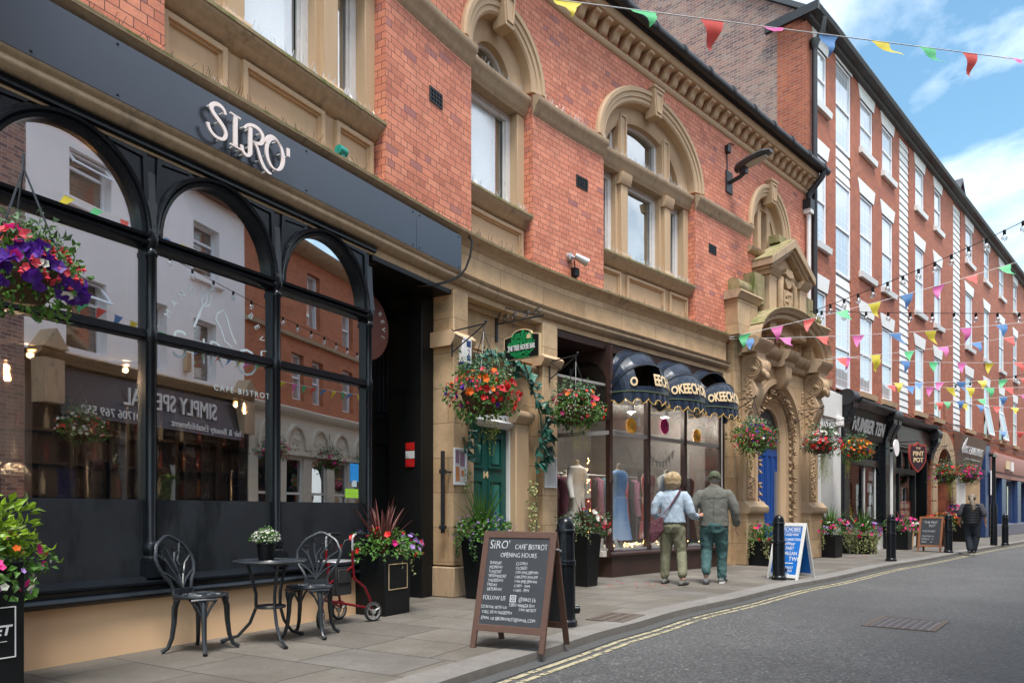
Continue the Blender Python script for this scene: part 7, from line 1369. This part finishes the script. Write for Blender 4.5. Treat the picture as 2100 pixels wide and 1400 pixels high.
def limb(b, pts, rad, n=14, flat=1.): # rounded tapering chain
    P = [V(p) for p in pts]; out = []; rr = []
    d0 = (P[0]-P[1]).normalized(); d1 = (P[-1]-P[-2]).normalized()
    for k, f in ((.95, .3), (.6, .8)): out.append(P[0]+d0*rad[0]*k); rr.append(rad[0]*f)
    for i in range(len(P)): out.append(P[i]); rr.append(rad[i])
    for k, f in ((.6, .8), (.95, .3)): out.append(P[-1]+d1*rad[-1]*k); rr.append(rad[-1]*f)
    return b.tube(out, rr, n, flat=flat)
def torso(b, rings, n=24): return b.loft([[(x+rx*cos(2*pi*j/n), y+ry*sin(2*pi*j/n), z) for j in range(n)] for z, x, y, rx, ry in rings])
def hand(b, w, d, s, curl=.5, k=1.):
    """palm plus five fingers; w wrist, d pointing direction, s thumb side"""
    w, d, s = V(w), V(d).normalized(), V(s).normalized(); s = (s-d*s.dot(d)).normalized(); n = d.cross(s)
    limb(b, [w, w+d*.04*k, w+d*.08*k], [.022*k, .028*k, .030*k], 12, flat=.6)
    for i, (o, l, r) in enumerate(((.026, .072, .0085), (.009, .080, .009), (-.009, .074, .0085), (-.025, .058, .0075))):
        a = w+d*.085*k+s*o*k; q = [a]; dd = d.copy()
        for j in range(3): dd = (dd+n*curl*.55).normalized(); q.append(q[-1]+dd*l*k/3)
        limb(b, q, [r*k, r*k, r*k*.95, r*k*.8], 8)
    a = w+d*.03*k+s*.026*k; limb(b, [a, a+(d*.6+s*.55+n*.3)*.035*k, a+(d*1.5+s*.7+n*.6)*.042*k], [.011*k, .0105*k, .0085*k], 8)
def head(b, c, k=1.):  # face towards +y
    x, y, z = c
    b.ball((x, y-.008*k, z+.022*k), (.075*k, .092*k, .098*k), 18, 12).ball((x, y+.028*k, z-.045*k), (.058*k, .062*k, .070*k), 14, 10)
    b.ball((x, y+.095*k, z-.008*k), (.013*k, .022*k, .024*k), 8, 6).ball((x, y+.075*k, z-.055*k), (.024*k, .016*k, .008*k), 8, 6).ball((x, y+.07*k, z-.09*k), (.022*k, .02*k, .016*k), 8, 6)
    for s in (-1, 1):
        b.ball((x+s*.030*k, y+.073*k, z+.014*k), (.014*k, .012*k, .010*k), 8, 6); b.ball((x+s*.030*k, y+.078*k, z+.034*k), (.022*k, .01*k, .008*k), 8, 6); b.ball((x+s*.078*k, y-.008*k, z-.005*k), (.012*k, .022*k, .034*k), 8, 6)
def shoe(b, a, d, k=1., pitch=0.): # a: ankle over the ground
    a = V(a); d = V((d[0], d[1], 0)).normalized(); P = [(-.07, .035, .040), (-.03, .05, .045), (.04, .045, .044), (.11, .035, .045), (.165, .028, .038)]; pts = []
    for l, h, r in P: pts.append(a+d*(l*cos(pitch)-0*h)*k+V((0, 0, h*k+max(0, -sin(pitch)*(l-.15))*k)))
    limb(b, pts, [r*k for _, _, r in P], 12, flat=.85)
def person(lab, pos, heading): return thing('person', lab, 'person', pos, -heading)
fabric = lambda n, c, **k: M(n, c, .85, var=.12, scale=25, bmp=.35, bscale=160, **k)
# ---- woman in the pale denim jacket
t = person('person with blond bob in pale denim jacket and olive trousers walking away', fpt(8.87, 1.40), radians(24)); k = 1.0
b = MB(); head(b, (-.0, .03, 1.60)); limb(b, [(0, .0, 1.40), (0, .015, 1.52)], [.055, .05])
torso(b, [(.86, 0, 0, .16, .11), (1.0, 0, 0, .15, .10), (1.15, 0, 0, .13, .10), (1.32, 0, 0, .17, .105), (1.42, 0, 0, .11, .07)])
limb(b, [(-.09, 0, .86), (-.115, .03, .48), (-.125, .0, .08)], [.085, .06, .038]); limb(b, [(.09, 0, .86), (.13, .02, .48), (.17, -.10, .30), (.195, -.21, .10)], [.085, .06, .05, .038])
limb(b, [(-.17, 0, 1.36), (-.23, -.02, 1.12), (-.18, .16, 1.0)], [.05, .04, .03]); limb(b, [(.17, 0, 1.36), (.25, -.02, 1.12), (.36, .12, 1.06)], [.05, .04, .03])
hand(b, (-.17, .18, .99), (.1, 1, .1), (.3, 0, 1), .5); hand(b, (.36, .14, 1.06), (.2, 1, .1), (-.4, 0, 1), .8); body = organic(t, 'body', b, skin, .009, 3)
b = MB(); limb(b, [(0, -.0, 1.50), (0, .02, 1.49)], [.02, .02])
hb = MB(); hb.ball((0, .005, 1.635), (.105, .115, .105), 18, 12)
for i in range(26): a = pi*.95+(pi*1.1)*i/25; limb(hb, [(.08*cos(a), .08*sin(a)+.0, 1.64), (.096*cos(a), .096*sin(a), 1.57), (.08*cos(a)+.01*sin(i*2.), .08*sin(a), 1.50+.012*sin(i*1.7))], [.034, .030, .018], 8)
organic(t, 'hair', hb, M('blond_hair', (.34, .25, .155), .7, var=.6, scale=55, bmp=.8, bscale=130), .007, 3, .0055, 36, (1, 1, .22), 3)
hs = MB(); rn = random.Random(4)
for i in range(420):
    a = rn.random()*2*pi
    if .9 < a < 2.2: continue
    e = rn.uniform(.05, 1.1); pts = []; l = rn.uniform(.6, 1.12); k_ = rn.uniform(.96, 1.14)
    for j in range(6):
        f_ = e+(2.05-e)*l*j/5; r_ = k_*(.112*sin(min(f_, 1.57))-.05*max(0, f_-1.57)); pts.append((r_*cos(a+.12*sin(j+i)), .005+r_*1.05*sin(a+.12*sin(j+i)), 1.635+.118*cos(min(f_, 1.57))-max(0, f_-1.57)*.26+rn.uniform(-.004, .004)))
    hs.tube(pts, [.006, .0065, .006, .006, .0055, .002], 4)
part(t, 'hair_strands', hs, M('blond_strands', (.42, .32, .20), .55, var=.3, scale=30, isl=.45))
jb = MB(); torso(jb, [(.96, 0, -.005, .205, .155), (1.0, 0, -.005, .20, .15), (1.12, 0, -.005, .185, .14), (1.28, 0, 0, .205, .135), (1.38, 0, 0, .205, .11), (1.44, 0, 0, .14, .085), (1.47, 0, .0, .08, .07)])
limb(jb, [(-.185, 0, 1.375), (-.255, -.03, 1.24), (-.275, -.03, 1.11), (-.235, .06, 1.03), (-.19, .15, .99)], [.075, .073, .066, .058, .05]); limb(jb, [(.185, 0, 1.375), (.255, -.03, 1.24), (.285, -.03, 1.12), (.315, .04, 1.06), (.35, .11, 1.055)], [.075, .073, .066, .058, .05])
torso(jb, [(1.44, 0, -.01, .085, .075), (1.50, 0, .0, .075, .07)], 16)
organic(t, 'denim_jacket', jb, fabric('pale_denim', (.38, .46, .55), dirt=(.28, .36, .47), dscale=9, dth=.55), .010, 3, .007, 10, (1, 1, .6), 1)
tb = MB(); torso(tb, [(.80, 0, 0, .175, .13), (.90, 0, -.01, .185, .145), (1.0, 0, 0, .165, .125)])
limb(tb, [(-.09, 0, .86), (-.105, .02, .62), (-.115, .03, .48), (-.125, .02, .28), (-.125, .01, .13)], [.108, .095, .082, .072, .064]); limb(tb, [(.09, 0, .86), (.105, .02, .62), (.13, .02, .48), (.17, -.10, .30), (.19, -.20, .17)], [.108, .095, .082, .072, .064])
organic(t, 'trousers', tb, fabric('olive_trousers', (.17, .165, .105)), .010, 3, .008, 9, (1, 1, .5), 5)
for ax, ay, dr, pt_ in ((-.125, .0, (.1, 1), 0.), (.195, -.21, (.35, 1), -.5)): b = MB(); shoe(b, (ax, ay, .0), dr, .98, pt_); organic(t, 'shoe', b, M('grey_trainer', (.10, .10, .09), .7, var=.3), .008, 2)
bag = MB(); bag.loft([[(x-.20, y, z) for x, y, z in r_] for r_ in ([(-.10, -.21, .96), (.09, -.22, 1.06), (.10, -.19, 1.05), (-.10, -.17, .96)], [(-.12, -.23, .80), (.10, -.24, .84), (.10, -.18, .84), (-.12, -.16, .8)], [(-.09, -.215, .64), (-.01, -.22, .68), (-.01, -.19, .68), (-.09, -.18, .64)])])
bg = organic(t, 'shoulder_bag', bag, M('speckled_plum_bag', (.10, .03, .045), .8, var=.5, scale=60, dirt=(.40, .26, .27), dscale=38, dth=.60), .009, 3, .004, 12)
part(t, 'bag_strap', MB().loft([[V(p)+V(o) for o in ((-.022, 0, -.014), (.022, 0, .014), (.022, .012, .014), (-.022, .012, -.014))] for p in ((-.22, -.205, 1.0), (-.10, -.185, 1.10), (.0, -.172, 1.22), (.07, -.155, 1.34), (.12, -.115, 1.43), (.125, -.03, 1.475), (.10, .06, 1.45))]), bpy.data.materials['speckled_plum_bag'])
# ---- man in grey jacket and cap
t = person('person in olive cap, grey jacket and teal trousers walking away arm in arm', fpt(9.45, 1.79), radians(17))
b = MB(); head(b, (.01, .04, 1.645), 1.04); limb(b, [(0, .0, 1.44), (0, .02, 1.56)], [.065, .062]); torso(b, [(.9, 0, 0, .17, .12), (1.15, 0, 0, .17, .13), (1.38, 0, 0, .20, .12), (1.47, 0, 0, .12, .08)])
limb(b, [(-.10, 0, .90), (-.115, .0, .5), (-.115, -.10, .33), (-.115, -.21, .13)], [.09, .06, .05, .04]); limb(b, [(.10, 0, .90), (.12, .10, .5), (.12, .09, .28), (.12, .07, .08)], [.09, .06, .05, .04])
limb(b, [(.215, 0, 1.40), (.30, -.02, 1.16), (.335, .05, .93)], [.055, .045, .032]); limb(b, [(-.215, 0, 1.40), (-.30, -.03, 1.16), (-.22, .16, 1.06)], [.055, .045, .032])
hand(b, (.337, .055, .92), (.06, .10, -1), (-.3, 1, 0), .45, 1.08); hand(b, (-.21, .17, 1.06), (.6, .8, .1), (0, .2, 1), .6, 1.05); organic(t, 'body', b, skin, .009, 3)
hb = MB(); hb.ball((.01, .03, 1.645), (.088, .102, .085), 16, 10); organic(t, 'hair', hb, M('grey_hair', (.30, .28, .26), .7, var=.3, scale=60), .009, 2, .004, 30)
cb = MB(); cb.loft([[(.01+rx*cos(2*pi*j/20), .025+ry*sin(2*pi*j/20), z-.012*sin(2*pi*j/20)) for j in range(20)] for z, rx, ry in ((1.638, .099, .118), (1.69, .100, .117), (1.735, .086, .10), (1.765, .05, .055), (1.775, .01, .01))]).loft([[(.01+w_*x, y, z) for x, z in ((-1, 1.655), (-.5, 1.668), (.5, 1.668), (1, 1.655), (.5, 1.656), (-.5, 1.656))] for y, w_ in ((.10, .08), (.16, .078), (.20, .05))])
cp = organic(t, 'cap', cb, fabric('olive_cap_cloth', (.085, .10, .055)), .008, 2); part(cp, 'cap_strap', MB().tube([(.01+.05*cos(a), -.088+.012*cos(2*a), 1.66+.03*sin(a)) for a in [pi*i/10 for i in range(11)]], .006, 5), blackmatt); part(cp, 'back_opening', MB().ball((.01, -.083, 1.667), (.036, .008, .02), 10, 6), skin)
jb = MB(); torso(jb, [(.90, .0, -.005, .232, .165), (.95, 0, -.005, .226, .16), (1.12, 0, -.01, .215, .152), (1.30, 0, 0, .232, .145), (1.42, 0, 0, .222, .12), (1.48, 0, 0, .16, .10), (1.525, 0, .01, .09, .085)])
limb(jb, [(.215, 0, 1.40), (.295, -.02, 1.24), (.325, -.02, 1.12), (.335, .02, 1.0), (.337, .05, .945)], [.082, .080, .072, .062, .056]); limb(jb, [(-.215, 0, 1.40), (-.30, -.03, 1.24), (-.325, -.03, 1.13), (-.28, .08, 1.08), (-.23, .15, 1.06)], [.082, .080, .072, .062, .056])
torso(jb, [(1.48, 0, -.01, .09, .085), (1.555, 0, .005, .078, .078)], 16)
organic(t, 'jacket', jb, M('grey_jacket_cloth', (.13, .13, .112), .85, var=.04, scale=6, bmp=.25, bscale=200), .010, 3, .0045, 9, (1, 1, .8), 9)
part(t, 'jacket_seam', MB().tube([(0, -.170, 1.0), (0, -.167, 1.15), (0, -.156, 1.3), (0, -.144, 1.38)], .004, 4).tube([(-.19, -.09, 1.37), (-.1, -.140, 1.36), (0, -.148, 1.36), (.1, -.140, 1.36), (.19, -.09, 1.37)], .004, 4), fabric('grey_jacket_seam', (.11, .11, .095)))
tb = MB(); torso(tb, [(.80, 0, 0, .195, .15), (.92, 0, -.01, .20, .16), (1.02, 0, 0, .19, .15)])
limb(tb, [(-.10, 0, .88), (-.11, .01, .64), (-.115, .0, .5), (-.115, -.10, .33), (-.115, -.20, .20)], [.115, .10, .085, .072, .066]); limb(tb, [(.10, 0, .88), (.115, .06, .64), (.12, .10, .5), (.12, .09, .28), (.12, .07, .11)], [.115, .10, .085, .072, .066])
organic(t, 'trousers', tb, fabric('teal_trousers', (.045, .105, .105)), .010, 3, .011, 8, (1, 1, .75), 13)
for ax, ay, dr, pt_ in ((.12, .07, (.25, 1), 0.), (-.115, -.22, (0, 1), -.75)): b = MB(); shoe(b, (ax, ay, .0), dr, 1.12, pt_); s_ = organic(t, 'shoe', b, M('grey_sneaker', (.085, .09, .095), .7, var=.4, scale=30), .008, 2); part(s_, 'sole', MB().loft([[(ax+dr[0]*l*.24+x*w_, ay+l, max(0, -sin(pt_)*(l-.15))+z) for x, z in ((-1, .0), (1, .0), (1, .026), (-1, .026))] for l, w_ in ((-.115, .03), (-.06, .045), (.06, .05), (.14, .05), (.215, .025))]), white if pt_ == 0 else rub)
# ---- far man with grey ponytail
t = person('person with long grey ponytail in black padded vest walking away on the kerb', fpt(22.0, 2.62), radians(40))
b = MB(); head(b, (0, .03, 1.50), 1.02); limb(b, [(0, 0, 1.32), (0, .01, 1.43)], [.06, .055]); torso(b, [(.82, 0, 0, .16, .12), (1.05, 0, 0, .165, .125), (1.26, 0, 0, .19, .115), (1.35, 0, 0, .11, .08)])
for s in (-1, 1): limb(b, [(s*.095, 0, .82), (s*.10, .02, .45), (s*.06, -.06 if s < 0 else .06, .1)], [.085, .06, .045]); limb(b, [(s*.205, 0, 1.29), (s*.28, -.04, 1.08), (s*.30, .06, .86)], [.052, .043, .032]); hand(b, (s*.30, .065, .85), (s*.05, .2, -1), (-s*.2, 1, 0), .5)
organic(t, 'body', b, skin, .011, 3)
hb = MB(); hb.ball((0, .012, 1.52), (.092, .108, .098), 16, 10); limb(hb, [(0, -.09, 1.50), (.02, -.13, 1.42), (.04, -.15, 1.32), (.05, -.15, 1.20), (.04, -.14, 1.14)], [.04, .05, .055, .045, .02]); organic(t, 'hair', hb, M('grey_brown_hair', (.20, .16, .12), .6, var=.4, scale=40, bmp=.5, bscale=90), .009, 2, .007, 30, (1, 1, .3))
sb = MB(); torso(sb, [(1.2, 0, 0, .19, .125), (1.30, 0, 0, .195, .11), (1.37, 0, 0, .09, .075)])
for s in (-1, 1): limb(sb, [(s*.2, 0, 1.29), (s*.265, -.025, 1.14), (s*.285, -.03, 1.06)], [.078, .075, .07])
organic(t, 't_shirt', sb, fabric('charcoal_t_shirt', (.055, .055, .065)), .011, 3, .005, 12)
vb = MB(); rings = []
for i in range(46): f_ = i/45; z = .80+.56*f_; w_ = .205+.015*sin(f_*3)-.09*max(0, f_-.8)*5*.55; p_ = .010*abs(sin(f_*pi*8)); rings.append((z, 0, -.005, w_+p_, (.155-.05*max(0, f_-.75)*4*.6)+p_))
torso(vb, rings); part(t, 'padded_vest', vb, M('black_padded_nylon', (.013, .014, .017), .4, var=.3, scale=20, bmp=.3, bscale=25), sm=70)
tb = MB(); torso(tb, [(.74, 0, 0, .18, .14), (.86, 0, 0, .185, .145)]); limb(tb, [(-.095, 0, .80), (-.09, .02, .46), (-.05, -.05, .12)], [.115, .085, .07]); limb(tb, [(.095, 0, .80), (.10, .04, .46), (.04, .05, .10)], [.115, .085, .07])
organic(t, 'jeans', tb, fabric('black_jeans', (.018, .024, .034)), .011, 3, .006, 10)
for ax, ay in ((-.05, -.05), (.04, .06)): b = MB(); shoe(b, (ax, ay, 0), (0, 1), 1.05); organic(t, 'shoe', b, M('black_shoe', (.02, .018, .017), .5), .010, 2)
# ---- seated man behind the glass
u, z = uz(28, 981, -.62); t = thing('person', 'grey haired person in beige jumper seated behind the left cafe window', 'person', fpt(u, -.62, .1), -(ang(0)-radians(14))); hz = z-.1
b = MB(); head(b, (0, .03, hz), 1.05); limb(b, [(0, 0, hz-.22), (0, .01, hz-.08)], [.062, .058]); torso(b, [(.45, 0, 0, .18, .14), (.75, 0, 0, .17, .13), (hz-.32, 0, 0, .20, .12), (hz-.2, 0, 0, .11, .08)])
for s in (-1, 1): limb(b, [(s*.21, 0, hz-.28), (s*.27, .02, hz-.52), (s*.15, .28, hz-.58)], [.055, .045, .035]); hand(b, (s*.14, .29, hz-.58), (-s*.4, 1, 0), (0, .2, 1), .4); limb(b, [(s*.1, 0, .48), (s*.11, .42, .5), (s*.11, .44, .08)], [.085, .065, .045])
organic(t, 'body', b, skin, .010, 3); hb = MB(); hb.ball((0, .008, hz+.025), (.094, .106, .098), 16, 10); hb.ball((0, -.03, hz-.03), (.08, .07, .06)); organic(t, 'hair', hb, M('silver_hair', (.62, .62, .62), .6, var=.35, scale=50, bmp=.5, bscale=120), .008, 2, .004, 40)
jb = MB(); torso(jb, [(.42, 0, 0, .21, .17), (.75, 0, 0, .20, .155), (hz-.32, 0, 0, .225, .135), (hz-.22, 0, 0, .15, .09), (hz-.15, 0, 0, .075, .07)])
for s in (-1, 1): limb(jb, [(s*.2, 0, hz-.3), (s*.28, .02, hz-.52), (s*.16, .25, hz-.58)], [.08, .07, .05])
organic(t, 'jumper', jb, fabric('beige_jumper', (.36, .32, .26)), .011, 3, .005, 10); tb = MB(); torso(tb, [(.40, 0, 0, .19, .15), (.55, 0, 0, .19, .15)])
for s in (-1, 1): limb(tb, [(s*.1, 0, .48), (s*.11, .42, .5), (s*.11, .44, .06)], [.105, .085, .065])
organic(t, 'trousers', tb, fabric('dark_trousers', (.03, .03, .035)), .012, 3)
single('bench', 'dark bench the grey haired person sits on inside the cafe', 'bench', MB().box(u-.5, u+.5, -.9, -.45, .1, .48), dkw, FP, bev=.02)
# ---- woman across the street, mirrored in the third cafe window
t = person('person with long blond hair in a red top standing across the street by the arcade', FD((-7.6, 1.1, 0)), TD+radians(-95))
b = MB(); head(b, (0, .03, 1.52)); limb(b, [(0, 0, 1.34), (0, .015, 1.44)], [.055, .05]); torso(b, [(.85, 0, 0, .15, .11), (1.1, 0, 0, .13, .10), (1.28, 0, 0, .165, .10), (1.37, 0, 0, .10, .07)])
for s in (-1, 1): limb(b, [(s*.09, 0, .84), (s*.10, .01, .46), (s*.10, -.01, .09)], [.085, .06, .04]); limb(b, [(s*.17, 0, 1.30), (s*.22, .02, 1.06), (s*.08, .22, 1.15)], [.045, .04, .03]); hand(b, (s*.07, .23, 1.16), (-s*.5, .5, .5), (0, .3, 1), .6)
organic(t, 'body', b, skin, .012, 3); hb = MB(); hb.ball((0, .0, 1.55), (.092, .105, .098), 14, 10)
for x in (-.075, -.03, .03, .075): limb(hb, [(x, -.04, 1.53), (x*1.3, -.05, 1.38), (x*1.3, -.04, 1.22)], [.05, .045, .02])
organic(t, 'hair', hb, bpy.data.materials['blond_hair'], .011, 2, .005, 30, (1, 1, .3)); jb = MB(); torso(jb, [(.86, 0, 0, .18, .135), (1.1, 0, 0, .155, .12), (1.28, 0, 0, .185, .115), (1.38, 0, 0, .09, .075)])
for s in (-1, 1): limb(jb, [(s*.17, 0, 1.30), (s*.225, .02, 1.06), (s*.10, .20, 1.14)], [.065, .055, .045])
organic(t, 'red_top', jb, fabric('red_top_cloth', (.42, .06, .06)), .012, 3, .005, 10); tb = MB(); torso(tb, [(.78, 0, 0, .17, .13), (.9, 0, 0, .175, .13)])
for s in (-1, 1): limb(tb, [(s*.09, 0, .84), (s*.10, .01, .46), (s*.10, -.01, .10)], [.105, .08, .065])
organic(t, 'jeans', tb, bpy.data.materials['black_jeans'], .012, 3)
for s in (-1, 1): b = MB(); shoe(b, (s*.10, 0, 0), (0, 1)); organic(t, 'shoe', b, bpy.data.materials['black_shoe'], .010, 2)
